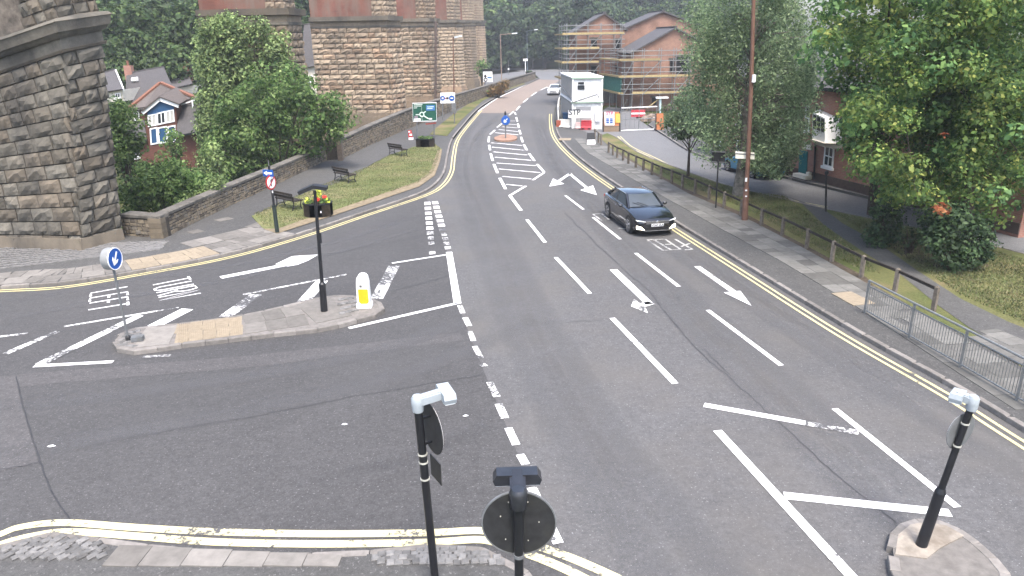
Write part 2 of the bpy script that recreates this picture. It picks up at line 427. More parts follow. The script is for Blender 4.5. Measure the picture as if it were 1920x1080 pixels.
def polyline(pts, step):
    out = [pts[0].copy()]; acc = 0
    for a, b in zip(pts, pts[1:]):
        L = (b - a).length; d = step - acc
        while d <= L:
            out.append(a + (b - a) * (d / L)); d += step
        acc = L - (d - step)
    return out
def smooth_px(px, n=6):                             # Catmull-Rom through plan marks
    q = [px[0]] + list(px) + [px[-1]]; out = []
    for i in range(1, len(q) - 2):
        p0, p1, p2, p3 = [np.array(v, float) for v in q[i - 1:i + 3]]
        for k in range(n):
            t = k / n
            out.append(tuple(.5 * ((2 * p1) + (-p0 + p2) * t + (2 * p0 - 5 * p1 + 4 * p2 - p3) * t * t + (-p0 + 3 * p1 - 3 * p2 + p3) * t ** 3)))
    out.append(tuple(px[-1])); return out
def offset(pts, d):
    out = []
    for i, p in enumerate(pts):
        t = pts[min(i + 1, len(pts) - 1)] - pts[max(i - 1, 0)]; t.z = 0; t.normalize()
        out.append(p + Vector((t.y, -t.x, 0)) * d)   # d>0 to the right of travel
    return out
def strip(mb, pts, w, z):
    a = offset(pts, -w / 2); b = offset(pts, w / 2)
    vs = [Vector((p.x, p.y, z)) for pr in zip(a, b) for p in pr]
    return mb.add(vs, [(2 * i, 2 * i + 1, 2 * i + 3, 2 * i + 2) for i in range(len(pts) - 1)])
SLM = {}
def block_mesh(key, mat, d=(1, 1, 1), bev=.02, top_rough=0.0, seed=0):   # bevelled stone, unit size, origin at centre of the base
    k = (key, seed)
    if k in SLM: return SLM[k]
    r = random.Random(seed * 31 + 5); b = bev; pts = []
    for z, q in ((0, 0), (1 - 2 * b, 0), (1, b)):
        for x, y in ((-.5, -.5), (.5, -.5), (.5, .5), (-.5, .5)):
            s = 1 - 2 * q
            pts.append((x * s + r.uniform(-1, 1) * top_rough, y * s + r.uniform(-1, 1) * top_rough, z + (r.uniform(-1, 1) * top_rough if z > .5 else 0)))
    fs = [(8, 9, 10, 11)]
    for lay in (0, 4):
        for i in range(4):
            j = (i + 1) % 4; fs.append((lay + i, lay + j, lay + 4 + j, lay + 4 + i))
    me = MB().add(pts, fs).mesh(key, mat); SLM[k] = me; return me
def kerb(parent, pts, wide=.15, h=.125, outward=-1, step=.92, mat=None):
    pl = polyline(pts, step)
    for a, b in zip(pl, pl[1:]):
        m = (a + b) / 2; d = b - a; n = Vector((d.y, -d.x, 0)).normalized()
        c = m + n * outward * wide / 2
        piece('kerb_stone', block_mesh('kerb_stone', mat or M_KERB, bev=.06, seed=rng.randint(0, 2)), parent, (0, 0, 0), (c.x, c.y, 0),
              Matrix.Rotation(math.atan2(d.y, d.x), 3, 'Z'), (d.length - .012, wide, h + rng.uniform(-.004, .004)))
PZ = .12
# ---- left pavement, from the kerb to the wall and the pier
kl = P(*smooth_px(KL))
left_in = [at(1003, 148), at(930, 170), at(868, 196), at(800, 224), at(740, 248), at(690, 270), at(640, 297), at(612, 303), at(520, 346), at(420, 392), at(306, 446), at(232, 440), at(155, 455), at(0, 448), at(-160, 440), at(-400, 440)]
pv = MB().prism([p for p in offset(kl, -.10)] + left_in, -.05, PZ)
pave_l = struct('pavement_left', pv, M_PATH)
near = [p for p in kl if p.y < 62]
kerb(pave_l, near)
struct('kerb_run', strip(MB(), offset([p for p in kl if p.y > 61], -.08), .15, .128), M_KERB, pave_l)
# ---- right pavement
kr = P(*smooth_px(KR)); kr = kr[::-1]               # near to far
right_out = [(1062, 156), (1072, 180), (1075, 215), (1085, 245), (1122, 258), (1150, 285), (1200, 315), (1290, 364), (1400, 412), (1500, 465), (1610, 527), (1700, 577), (1770, 618), (1920, 700), (2150, 830)]
pave_r = struct('pavement_right', MB().prism(offset(kr, .10) + P(*right_out), -.05, PZ), M_PATH)
krn = [p for p in kr if p.y < 70]
kerb(pave_r, krn, outward=1)
# ---- bottom corner pavement
kb = P(*smooth_px(KB))
pave_b = struct('pavement_corner', MB().prism(offset(kb, .1) + P((1000, 1500), (-500, 1500)), -.05, PZ), M_PATH)
kerb(pave_b, kb, outward=1, wide=.14, mat=M_FLAG)
# ---- side street, on the right behind the verge
VO = [(1140, 252), (1160, 262), (1200, 290), (1260, 314), (1340, 343), (1400, 360), (1540, 394), (1620, 411), (1740, 436), (1920, 481), (2200, 560)]   # near kerb
SF = [(1215, 236), (1245, 255), (1290, 284), (1340, 302), (1440, 328), (1480, 337), (1630, 374), (1700, 393), (1920, 437), (2200, 500)]             # far kerb
street = struct('side_street', MB().sheet(P((1085, 246), (1120, 256), *VO) + P(*SF[::-1]) + P((1200, 226), (1190, 205), (1140, 200), (1100, 232)), .002), M_STREET)
verge = struct('verge', MB().prism(P(*right_out[4:]) + P((2200, 850)) + P(*VO[::-1]), -.05, .125), M_GRASSD)
vo = P(*smooth_px(VO)); kerb(verge, vo, outward=1, wide=.13, h=.15)
fp = struct('far_pavement', MB().prism(P(*SF) + [at(2200, 470), at(1920, 410), at(1700, 372), at(1620, 352), at(1480, 318), at(1400, 300), at(1330, 275), at(1270, 240), at(1225, 228)], -.05, .13), M_PATH)
sf = P(*smooth_px(SF)); kerb(fp, [p for p in sf], outward=-1, wide=.13, h=.14)
struct('footpath', MB().sheet(P((1452, 364), (1500, 384), (1545, 428), (1620, 480), (1690, 524), (1760, 582), (1815, 622), (1870, 655), (1960, 690), (1960, 640), (1890, 612), (1800, 568), (1720, 515), (1640, 458), (1580, 425), (1545, 398)), .135), M_PATH)
# lawn and verges on the left
struct('lawn', MB().prism(P((472, 406), (492, 428), (520, 437), (560, 424), (640, 398), (700, 378), (785, 349), (812, 330), (822, 305), (828, 280), (812, 268), (775, 276), (730, 292), (690, 314), (640, 342), (575, 362), (520, 386), z=.12), .05, .15), M_GRASS)
struct('verge_strip', MB().prism(P((806, 252), (838, 255), (864, 226), (905, 189), (945, 171), (985, 157), (972, 154), (930, 164), (890, 187), (850, 214), (818, 240), z=.12), .05, .14), M_GRASSD)
struct('dry_edge', MB().sheet(P((492, 430), (520, 439), (560, 426), (640, 400), (700, 380), (786, 350.5), (815, 330), (825, 303), (829, 281), (820, 282), (813, 305), (804, 325), (780, 342), (700, 370), (640, 391), (560, 416), (522, 430), z=.12), .153), simple('straw', (.25, .205, .14), .95, .3, 5, .1, bmp=.4))
struct('soil_edge', MB().sheet(P((1150, 284), (1200, 314), (1290, 363), (1400, 410), (1500, 463), (1610, 525), (1640, 540), (1625, 520), (1500, 455), (1400, 402), (1290, 356), (1200, 309), (1160, 284), z=.125), .128), M_SOIL)
struct('soil_bed', MB().sheet(P((1660, 455), (1690, 440), (1760, 445), (1830, 470), (1855, 500), (1800, 512), (1740, 500), (1690, 480), z=.12), .13), M_SOIL)

# grass tufts: one mass for each patch
def fill_px(poly, n, seed):
    r = random.Random(seed); pts = [at(*p) for p in poly]
    x0 = min(p.x for p in pts); x1 = max(p.x for p in pts); y0 = min(p.y for p in pts); y1 = max(p.y for p in pts); out = []
    def inside(x, y):
        c = False
        for i in range(len(pts)):
            a, b = pts[i], pts[i - 1]
            if (a.y > y) != (b.y > y) and x < (b.x - a.x) * (y - a.y) / (b.y - a.y) + a.x: c = not c
        return c
    while len(out) < n:
        x = r.uniform(x0, x1); y = r.uniform(y0, y1)
        if inside(x, y): out.append((x, y))
    return out
def np_mesh(name, V, Q, mat):
    me = bpy.data.meshes.new(name); nf = len(Q); k = Q.shape[1]
    me.vertices.add(len(V)); me.vertices.foreach_set('co', np.asarray(V, np.float32).ravel())
    me.loops.add(nf * k); me.loops.foreach_set('vertex_index', Q.astype(np.int32).ravel())
    me.polygons.add(nf); me.polygons.foreach_set('loop_start', np.arange(0, nf * k, k, dtype=np.int32)); me.polygons.foreach_set('loop_total', np.full(nf, k, np.int32))
    me.materials.append(mat); me.update(calc_edges=True); return me
def tufts(name, label, cat, poly, n, z, h, seed):
    xy = np.array(fill_px(poly, n, seed)); g = np.random.default_rng(seed)
    a = g.uniform(0, 6.28, n); hh = h * g.uniform(.5, 1.3, n); w = .012 + .016 * g.random(n)
    ln = g.normal(0, .45, (n, 2)) * hh[:, None]
    b = np.c_[xy, np.full(n, z)]; d = np.c_[np.cos(a) * w, np.sin(a) * w, np.zeros(n)]
    V = np.stack([b - d, b + d, b + np.c_[ln, hh]], 1).reshape(-1, 3)
    o = link(name, np_mesh(name, V, np.arange(3 * n).reshape(-1, 3), M_BLADE), kind='stuff')
    o['label'] = label; o['category'] = cat
tufts('lawn_grass', 'short mown grass covering the lawn around the benches', 'grass', [(476, 406), (495, 427), (522, 434), (640, 396), (785, 347), (812, 328), (822, 303), (826, 282), (812, 270), (730, 294), (690, 316), (575, 364)], 26000, .145, .05, 3)
tufts('verge_grass', 'dry rough grass on the verge behind the wooden rail', 'grass', [(1200, 305), (1290, 352), (1400, 398), (1500, 452), (1610, 512), (1650, 520), (1560, 440), (1470, 372), (1400, 364), (1300, 335)], 14000, .12, .07, 4)
tufts('bank_grass', 'browned grass around the shrubs beyond the footpath', 'grass', [(1560, 402), (1640, 452), (1720, 508), (1800, 560), (1910, 610), (2040, 640), (2040, 525), (1910, 490), (1740, 440)], 20000, .12, .07, 5)

# ------------------------------------------------------------------ paving
def slabs(parent, quad, nu, nv, mat, name='paving_slab', h=.022, z=PZ, gap=.012, off=.5, skip=0.0, jit=0.0, key=None):
    """quad: 4 plan points bl br tr tl in the ground plane; nu along bl-br, nv along bl-tl"""
    a, b, c, d = [Vector((p.x, p.y, 0)) for p in quad]
    def uv(u, v): return (a * (1 - u) + b * u) * (1 - v) + (d * (1 - u) + c * u) * v
    for j in range(nv):
        v0, v1 = j / nv, (j + 1) / nv; us = [0]; sh = off * (j % 2) / nu
        if sh: us.append(sh)
        while us[-1] < .999: us.append(min(1, us[-1] + 1 / nu * rng.uniform(1 - jit, 1 + jit)))
        for u0, u1 in zip(us, us[1:]):
            if u1 - u0 < .15 / nu or rng.random() < skip: continue
            um, vm = (u0 + u1) / 2, (v0 + v1) / 2
            p = uv(um, vm); ex = uv(u1, vm) - uv(u0, vm); ey = uv(um, v1) - uv(um, v0)
            ang = math.atan2(ex.y, ex.x); nrm = Vector((-math.sin(ang), math.cos(ang), 0))
            piece(name, block_mesh(key or name + mat.name, mat, bev=.03, seed=rng.randint(0, 2)), parent, (0, 0, 0), (p.x, p.y, z - .01),
                  Matrix.Rotation(ang, 3, 'Z'), (ex.length - gap, abs(ey.dot(nrm)) - gap, .01 + h + rng.uniform(-.004, .004)))
# left footway flags along the kerb, in runs
inner = offset(kl, -.16); outer = offset(kl, -1.75)
pairs = [(i, o) for i, o, k in zip(inner, outer, kl) if k.x < -8.6]
rows = [pairs[i] for i in range(0, len(pairs), 2)]
for k, ((i0, o0), (i1, o1)) in enumerate(zip(rows, rows[1:])):
    L = (i1 - i0).length; n = max(1, round(L / .75))
    tact = 1 if (-13.4 < (i0.x + i1.x) / 2 < -11.6) else 0
    slabs(pave_l, (i0, i1, o1, o0), n, 2, M_TACT if tact else M_FLAG, 'tactile_slab' if tact else 'paving_slab', jit=.25, h=.018)
slabs(pave_l, (at(318, 480), at(470, 446), at(500, 424), at(380, 452)), 5, 1, M_FLAG, h=.02, jit=.2)
slabs(pave_l, (at(470, 446), at(528, 440), at(495, 425), at(472, 420)), 2, 2, M_FLAG, h=.02, jit=.2)
for q in ([(350, 440), (372, 435), (385, 439), (362, 444)], [(402, 417), (428, 412), (440, 415), (412, 421)]):
    slabs(pave_l, P(*q), 1, 1, M_FLAG, 'cover_slab', h=.014)
# cobbles round the pier base: too small to pick apart
def setts(poly_fn, name, parent, n_u, n_v, mat, size, z, seed, stuff=True, tall=.05):
    r = random.Random(seed); mb = MB()
    for i in range(n_u):
        for j in range(n_v):
            p = poly_fn((i + .5 + r.uniform(-.12, .12) + .5 * (j % 2)) / n_u, (j + .5 + r.uniform(-.1, .1)) / n_v)
            if p is None: continue
            c, ang = p; s = (size[0] * r.uniform(.8, .98), size[1] * r.uniform(.8, .98), tall * r.uniform(.7, 1.2))
            if stuff: mb.box((c.x, c.y, z + s[2] / 2 - .01), s, ang + r.uniform(-.15, .15))
            else: piece('sett', block_mesh('sett', mat, bev=.14, top_rough=.06, seed=r.randint(0, 5)), parent, (0, 0, 0), (c.x, c.y, z - .01), Matrix.Rotation(ang + r.uniform(-.12, .12), 3, 'Z'), s)
    if stuff: struct(name, mb, mat, parent, kind='stuff')
def quadfn(q, ang=0):
    a, b, c, d = q
    def f(u, v):
        if u > 1: return None
        return (a * (1 - u) + b * u) * (1 - v) + (d * (1 - u) + c * u) * v, ang
    return f
q = P((-60, 520), (300, 474), (318, 458), (-60, 468)); setts(quadfn(q, .5), 'cobbles', pave_l, 52, 11, M_SETT, (.17, .11), PZ, 11)
q = P((-140, 1068), (205, 1068), (190, 1022), (-60, 1022))
def corner_fn(u, v):
    if u > 1: return None
    p = at(-60 + 262 * u, 1009 + 50 * v); k = [k_ for k_ in KB]
    edge = np.interp(-60 + 262 * u, [a for a, _ in KB], [b for _, b in KB])
    if 1009 + 50 * v < edge + 12: return None
    return p, .9
setts(corner_fn, 'setts', pave_b, 15, 7, M_SETT, (.19, .125), PZ, 12, stuff=False)
def corner_fn2(u, v):
    if u > 1: return None
    x = 700 + 270 * u; y = 1040 + 30 * v
    if y < np.interp(x, [a for a, _ in KB], [b for _, b in KB]) + 11: return None
    return at(x, y), .1
setts(corner_fn2, 'setts', pave_b, 17, 4, M_SETT, (.15, .15), PZ, 13, stuff=False)
slabs(pave_b, (at(205, 1075), at(640, 1075), at(640, 1054), at(215, 1033)), 6, 1, M_FLAG, h=.02, jit=.1)
# right footway flags
RIN = [(1076, 262), (1102, 290), (1160, 325), (1250, 377), (1350, 434), (1460, 494), (1590, 573), (1680, 632), (1790, 705), (1930, 797)]
ROUT = [(1122, 262), (1150, 287), (1203, 318), (1290, 367), (1398, 414), (1500, 468), (1608, 529), (1698, 580), (1800, 640), (1945, 722)]
for k in range(len(RIN) - 1):
    a, b, c, d = at(*RIN[k]), at(*RIN[k + 1]), at(*ROUT[k + 1]), at(*ROUT[k])
    n = max(1, round((b - a).length / .68)); slabs(pave_r, (a, b, c, d), n, 3 if k < 7 else 2, M_FLAGR, h=.018, jit=.3, off=.45)
slabs(pave_r, (at(1562, 560), at(1605, 585), at(1635, 574), at(1590, 552)), 2, 1, M_TACT, 'buff_slab', h=.03)
slabs(pave_r, (at(1049, 266), at(1072, 266), at(1069, 262), at(1047, 262)), 3, 1, M_TACT, 'buff_slab', h=.02)
slabs(fp, (at(1500, 333), at(1700, 388), at(1705, 380), at(1505, 327)), 12, 1, M_FLAGR, h=.02, z=.13)
slabs(fp, (at(1820, 645), at(1920, 700), at(1960, 665), at(1860, 622)), 4, 2, M_FLAGR, h=.02, z=.13)

# ------------------------------------------------------------------ traffic islands
def island(name, label, px, mat, h=.13, step=.6):
    pts = P(*smooth_px(px + [px[0]], 5))[:-1]
    ar = sum(pts[i].x * pts[(i + 1) % len(pts)].y - pts[(i + 1) % len(pts)].x * pts[i].y for i in range(len(pts)))
    if ar < 0: pts = pts[::-1]
    o = struct(name, MB().prism(offset(pts + [pts[0]], -.09)[:-1], -.03, h - .012), mat)
    o['label'] = label
    kerb(o, pts + [pts[0]], outward=-1, wide=.16, h=h, step=step)
    return o
isl = island('traffic_island', 'long low island with kerb and buff tactile paving', [(210, 646), (228, 630), (262, 620), (330, 614), (455, 597), (540, 578), (606, 562), (650, 560), (700, 566), (722, 580), (714, 594), (690, 601), (610, 622), (520, 632), (440, 642), (330, 655), (262, 666), (222, 662)], M_KERB)
IZ = .115
slabs(isl, P((262, 659), (328, 652), (328, 616), (266, 622)), 1, 1, M_FLAG, h=.018, z=IZ)
slabs(isl, P((330, 652), (458, 634), (454, 600), (330, 615)), 5, 2, M_TACT, 'tactile_slab', h=.018, z=IZ, off=0)
slabs(isl, P((461, 634), (582, 616), (562, 579), (457, 599)), 3, 2, M_FLAG, h=.018, z=IZ, off=0)
slabs(isl, P((585, 615), (650, 602), (632, 563), (566, 578)), 1, 1, M_FLAG, h=.018, z=IZ)
setts(quadfn(P((640, 600), (672, 592), (664, 562), (634, 566)), .3), 'setts', isl, 6, 4, M_FLAG, (.2, .17), IZ, 15, stuff=False)
setts(quadfn(P((222, 656), (258, 660), (262, 624), (232, 632)), .3), 'setts', isl, 5, 5, M_KERB, (.2, .17), IZ - .02, 16, stuff=False)
tr_ = MB()                                          # ribs of the tactile slabs
a, b, c, d = P((334, 650), (455, 633), (451, 602), (334, 616))
for i in range(30):
    u = (i + .5) / 30; p = a * (1 - u) + b * u; q2 = d * (1 - u) + c * u
    tr_.beam((p.x, p.y, IZ + .022), (q2.x, q2.y, IZ + .022), .028, .012)
struct('tactile_ribs', tr_, M_TACT, isl, kind='stuff')
isr = island('traffic_island', 'rounded island end with concrete fill under the leaning sign pole', [(1660, 1040), (1668, 1008), (1695, 988), (1735, 983), (1780, 992), (1815, 1015), (1860, 1050), (1900, 1110), (1840, 1140), (1690, 1120)], M_KERB, step=.36)
struct('concrete_fill', MB().prism(P((1676, 1052), (1682, 1015), (1705, 996), (1735, 991), (1772, 998), (1805, 1017), (1760, 1040), (1735, 1060)), .1, .135), simple('concrete', (.33, .295, .25), .9, .25, 4, .2, dirt=(.17, .14, .11)), isr)
ism = struct('traffic_island', MB().prism(P(*smooth_px([(927, 260), (940, 255.5), (955, 255), (968, 258), (968, 263), (955, 266), (938, 266), (928, 264), (927, 260)])), -.02, .13), simple('island_red', (.34, .21, .15), .9, .2, 5, rnd=.0))
ism['label'] = 'small red paved island in the hatched lane'

# ------------------------------------------------------------------ road markings, parts of the road
def mark(name, px, w, mat=M_WHITE, z=.014, curve=False, parent=road, h=None):
    pts = P(*(smooth_px(px) if curve else px))
    return struct(name, strip(MB(), pts, w, z), mat, parent)
def shape(name, px, mat=M_WHITE, z=.0145): return struct(name, MB().sheet(P(*px), z), mat, road)
for a, b, w in [((988, 412), (1022, 455), .15), ((1042, 483), (1106, 551), .15), ((1148, 597), (1266, 720), .17), ((1345, 808), (1640, 1130), .19),
                ((1060, 367), (1094, 393), .13), ((1112, 408), (1163, 449), .13), ((1192, 475), (1273, 538), .14), ((1327, 582), (1465, 686), .14), ((1565, 767), (1795, 952), .15)]:
    mark('lane_line', [a, b], w)
mark('hatch_bar', [(1320, 760), (1510, 794)], .2); mark('hatch_bar', [(1510, 794), (1610, 812)], .2, M_WORN); mark('hatch_bar', [(1470, 930), (1782, 963)], .22)
for a, b in [((941, 232), (932, 239)), ((928, 244), (919, 252)), ((917, 256), (916, 267)), ((917, 272), (919, 282)), ((920, 288), (924, 302)), ((926, 308), (933, 325)), ((937, 334), (948, 355)), ((956, 367), (977, 395)), ((956, 367), (986, 349)),
             ((965, 211), (967, 215)), ((968, 220), (970, 228)), ((971, 232), (973, 240)), ((974, 244), (976, 252)), ((977, 257), (980, 267)), ((982, 271), (988, 282)), ((992, 288), (1002, 302)), ((1007, 308), (1020, 323)), ((1020, 324), (999, 338)),
             ((968, 207), (975, 199)), ((981, 192), (990, 185)), ((996, 180), (1006, 173)), ((1014, 169), (1026, 163)), ((955, 216), (963, 209))]:
    mark('edge_dash', [a, b], .17)
for a, b in [((955, 227), (966, 227)), ((953, 233), (969, 234)), ((942, 238), (970, 240)), ((935, 243), (971, 247)), ((928, 249), (972, 253)), ((921, 268), (979, 273)), ((922, 276), (983, 282)), ((925, 285), (989, 291)), ((928, 295), (996, 301)), ((931, 306), (1005, 311)), ((935, 317), (1013, 324)), ((942, 331), (996, 336)), ((949, 346), (979, 349))]:
    mark('hatch_bar', [a, b], .17 if a[1] > 300 else .2)
mark('edge_line', [(897, 209), (930, 186), (975, 164), (1006, 149)], .18, curve=True)
# arrows
mark('lane_arrow', [(1070, 325), (1046, 341)], .22); shape('lane_arrow', [(1030, 350), (1037, 335), (1058, 345)])
mark('lane_arrow', [(1067, 325), (1102, 354)], .2); shape('lane_arrow', [(1119, 366), (1088, 357), (1112, 348)])
mark('lane_arrow', [(1150, 506), (1218, 571)], .27, M_WHITE); mark('lane_arrow', [(1221, 568), (1200, 574)], .3); shape('lane_arrow', [(1189, 561), (1183, 575), (1215, 588), (1210, 576), (1198, 568)], M_WORN)
mark('lane_arrow', [(1307, 500), (1380, 551)], .22); shape('lane_arrow', [(1357, 549), (1388, 546), (1409, 574)])
mark('lane_arrow', [(414, 521), (546, 495)], .32); shape('lane_arrow', [(516, 496), (548, 481), (597, 478), (578, 489), (558, 497), (540, 500)])
for px in [[(1213, 450), (1247, 449), (1276, 468), (1243, 470), (1213, 450)], [(1226, 450), (1258, 469)], [(1247, 459), (1262, 458)], [(1266, 449), (1298, 468)], [(1277, 463), (1293, 457)], [(1284, 469), (1299, 468)], [(1112, 402), (1128, 401), (1142, 412), (1128, 414), (1112, 402)], [(1160, 428), (1176, 430)], [(1232, 430), (1262, 428)]]:
    mark('faded_lettering', px, .10, M_FAINT)
# give way lines and the mouth of the junction
for (x0, y0), (x1, y1), n in [((801, 378), (811, 480), 11), ((815, 377), (841, 470), 11)]:
    for i in range(n):
        t0, t1 = (i + .12) / n, (i + .72) / n
        if x0 == 801 and i in (9,): continue
        mark('give_way_dash', [(x0 + (x1 - x0) * t0, y0 + (y1 - y0) * t0), (x0 + (x1 - x0) * t1, y0 + (y1 - y0) * t1)], .24 if i > 6 else .3, M_WORN if i > 5 else M_WHITE)
mark('stop_line', [(842, 473), (858, 570)], .24)
for a, b, w in [((862, 573), (868, 588), .16), ((872, 596), (880, 612), .17), ((881, 622), (888, 640), .15), ((890, 650), (902, 672), .15), ((903, 683), (910, 688), .17), ((918, 717), (932, 745), .17), ((935, 758), (947, 785), .18)]:
    mark('mouth_dash', [a, b], w, M_WORN)
for a, b, w in [((953, 803), (968, 835), .17), ((975, 853), (986, 872), .17), ((997, 915), (1047, 1020), .18)]: mark('mouth_dash', [a, b], w)
mark('hatch_bar', [(735, 494), (838, 478)], .13, M_WHITE); mark('hatch_bar', [(739, 499), (706, 561)], .42, M_WORN)
mark('hatch_bar', [(654, 616), (858, 569)], .16)
mark('hatch_bar', [(456, 553), (650, 515)], .13, M_WORN); mark('hatch_bar', [(422, 595), (480, 553)], .42, M_WORN); mark('hatch_bar', [(563, 573), (604, 527)], .42, M_WORN)
mark('hatch_bar', [(287, 613), (352, 580)], .42); mark('hatch_bar', [(74, 684), (262, 592)], .30, M_WORN); mark('hatch_bar', [(64, 687), (212, 679)], .17)
mark('hatch_bar', [(10, 664), (108, 622)], .22, M_WORN); mark('hatch_bar', [(120, 613), (335, 577)], .12, M_WORN); mark('hatch_bar', [(-20, 634), (52, 626)], .13, M_WORN); mark('hatch_bar', [(268, 670), (320, 667)], .14, M_FAINT)
# the words on the side road
GL = {'L': [[(0, 1), (0, 0), (1, 0)]], 'E': [[(1, 1), (0, 1), (0, 0), (1, 0)], [(0, .5), (.8, .5)]], 'F': [[(1, 1), (0, 1), (0, 0)], [(0, .5), (.8, .5)]], 'T': [[(0, 1), (1, 1)], [(.5, 1), (.5, 0)]],
      'U': [[(0, 1), (0, .15), (.25, 0), (.75, 0), (1, .15), (1, 1)]], 'R': [[(0, 0), (0, 1), (.75, 1), (1, .85), (1, .65), (.75, .5), (0, .5)], [(.5, .5), (1, 0)]], 'N': [[(0, 0), (0, 1), (1, 0), (1, 1)]]}
def road_word(word, bl, br, tr, tl, mat):
    bl, br, tr, tl = [np.array(v, float) for v in (bl, br, tr, tl)]; n = len(word)
    for k, ch in enumerate(word):
        for st in GL[ch]:
            px = []
            for u, v in st:
                U = (k + .12 + u * .66) / n; px.append(tuple((bl * (1 - U) + br * U) * (1 - v) + (tl * (1 - U) + tr * U) * v))
            mark('road_lettering', px, .085, mat)
road_word('LEFT', (171, 549), (165, 587), (240, 575), (239, 537), M_WHITE)
road_word('TURN', (285, 531), (301, 566), (378, 552), (352, 518), M_WHITE)
# yellow lines
YL = [(-260, 580), (-120, 554), (0, 540), (120, 533), (250, 512), (420, 480), (560, 441), (680, 401), (780, 368), (815, 350), (834, 325), (840, 295), (848, 265), (868, 238), (896, 207)]
yl = P(*smooth_px(YL))
struct('yellow_line', strip(MB(), offset(yl, .30), .085, .014), M_YEL, road); struct('yellow_line', strip(MB(), offset(yl, .50), .085, .014), M_YEL, road)
yr = [p for p in kr if p.y < 82]
struct('yellow_line', strip(MB(), offset(yr, -.28), .085, .014), M_YEL, road); struct('yellow_line', strip(MB(), offset(yr, -.50), .085, .014), M_YEL, road)
mark('yellow_line', [(-80, 1035), (0, 1003), (40, 989), (120, 981), (250, 990), (400, 998), (600, 1002), (800, 1000), (900, 996), (960, 1008), (1000, 1022), (1075, 1049), (1150, 1082), (1230, 1120)], .18, M_YELW, curve=True)
mark('yellow_line', [(-80, 1055), (0, 1022), (60, 1006), (130, 998), (250, 1006), (400, 1017), (600, 1021), (800, 1018), (900, 1013), (950, 1026), (1030, 1055), (1100, 1088), (1170, 1126)], .18, M_YELW, curve=True)
ys_ = [(1152, 256), (1172, 275), (1208, 293), (1262, 319), (1340, 347), (1400, 364), (1540, 391)]
struct('yellow_line', strip(MB(), offset(P(*smooth_px(ys_)), -.28), .08, .014), M_YEL, street); struct('yellow_line', strip(MB(), offset(P(*smooth_px(ys_)), -.50), .08, .014), M_YEL, street)
mark('edge_line', [(1540, 392), (1620, 408), (1740, 432), (1920, 476)], .09, M_WORN, parent=street)
# polished wheel tracks: worn, lighter aggregate with soft edges
def trackm(name, col, amt):
    col = ks(col); m, N, L, b = nt(name, .8, .25)
    at_ = N.new('ShaderNodeAttribute'); at_.attribute_name = 'wear'
    k = N.new('ShaderNodeMath'); k.operation = 'MULTIPLY'; L.new(at_.outputs['Fac'], k.inputs[0]); L.new(ramp(N, L, noise(N, L, .7, 4), [(.3, amt * .5), (.7, amt)]), k.inputs[1])
    L.new(ramp(N, L, noise(N, L, 30, 3, .7), [(.3, mul(col, .8)), (.7, mul(col, 1.2))]), b.inputs['Base Color'])
    tr = N.new('ShaderNodeBsdfTransparent'); ms = N.new('ShaderNodeMixShader'); L.new(k.outputs[0], ms.inputs[0]); L.new(tr.outputs[0], ms.inputs[1]); L.new(b.outputs[0], ms.inputs[2]); L.new(ms.outputs[0], N['Material Output'].inputs['Surface'])
    return m
M_TRACK = trackm('worn_track', (.158, .158, .165), .38); M_OIL = trackm('oil_streak', (.07, .07, .072), .15)
def track(px, w, mat, z):
    pts = P(*smooth_px(px)); n = 7; vs = []; wear = []
    for k in range(n):
        t_ = k / (n - 1) * 2 - 1
        for i, p in enumerate(offset(pts, t_ * w / 2)):
            vs.append((p.x, p.y, z)); wear.append((1 - t_ * t_) ** 1.3 * min(1, i / 4, (len(pts) - 1 - i) / 4))
    m_ = len(pts); mb = MB().add(vs, [(k * m_ + i, (k + 1) * m_ + i, (k + 1) * m_ + i + 1, k * m_ + i + 1) for k in range(n - 1) for i in range(m_ - 1)])
    o = struct('wheel_track', mb, mat, road); a_ = o.data.attributes.new('wear', 'FLOAT', 'POINT'); a_.data.foreach_set('value', wear)
for j, (px, w) in enumerate([([(905, 215), (872, 260), (862, 330), (895, 440), (960, 610), (1050, 800), (1180, 1010), (1300, 1180)], 1.0), ([(935, 215), (898, 260), (896, 330), (945, 440), (1030, 610), (1140, 800), (1300, 1010), (1450, 1180)], 1.0),
        ([(1000, 215), (1010, 260), (1040, 320), (1120, 420), (1240, 560), (1430, 760), (1620, 940), (1800, 1100)], .9), ([(1012, 215), (1026, 260), (1066, 325), (1160, 420), (1310, 570), (1540, 770), (1760, 950)], .9), ([(1180, 410), (1300, 500), (1480, 620), (1700, 760), (1980, 930)], .8), ([(1225, 410), (1360, 500), (1550, 620), (1780, 755), (2040, 900)], .8),
        ([(0, 600), (220, 560), (450, 520), (640, 470), (800, 425)], .7), ([(0, 570), (220, 530), (450, 495), (640, 450), (800, 400)], .7), ([(-60, 770), (300, 730), (700, 660), (960, 560)], .9), ([(-60, 860), (300, 800), (760, 700), (1020, 590)], .9)]):
    track(px, w, M_TRACK, .0112 + .0001 * j)
for j, px in enumerate([[(920, 230), (884, 270), (878, 335), (920, 440), (995, 610), (1095, 800), (1240, 1010)], [(1010, 240), (1050, 322), (1140, 420), (1275, 565), (1485, 765), (1690, 945)], [(1200, 408), (1330, 500), (1515, 620), (1740, 757)], [(560, 910), (760, 860), (960, 780)]]): track(px, .5, M_OIL, .0124 + .0001 * j)
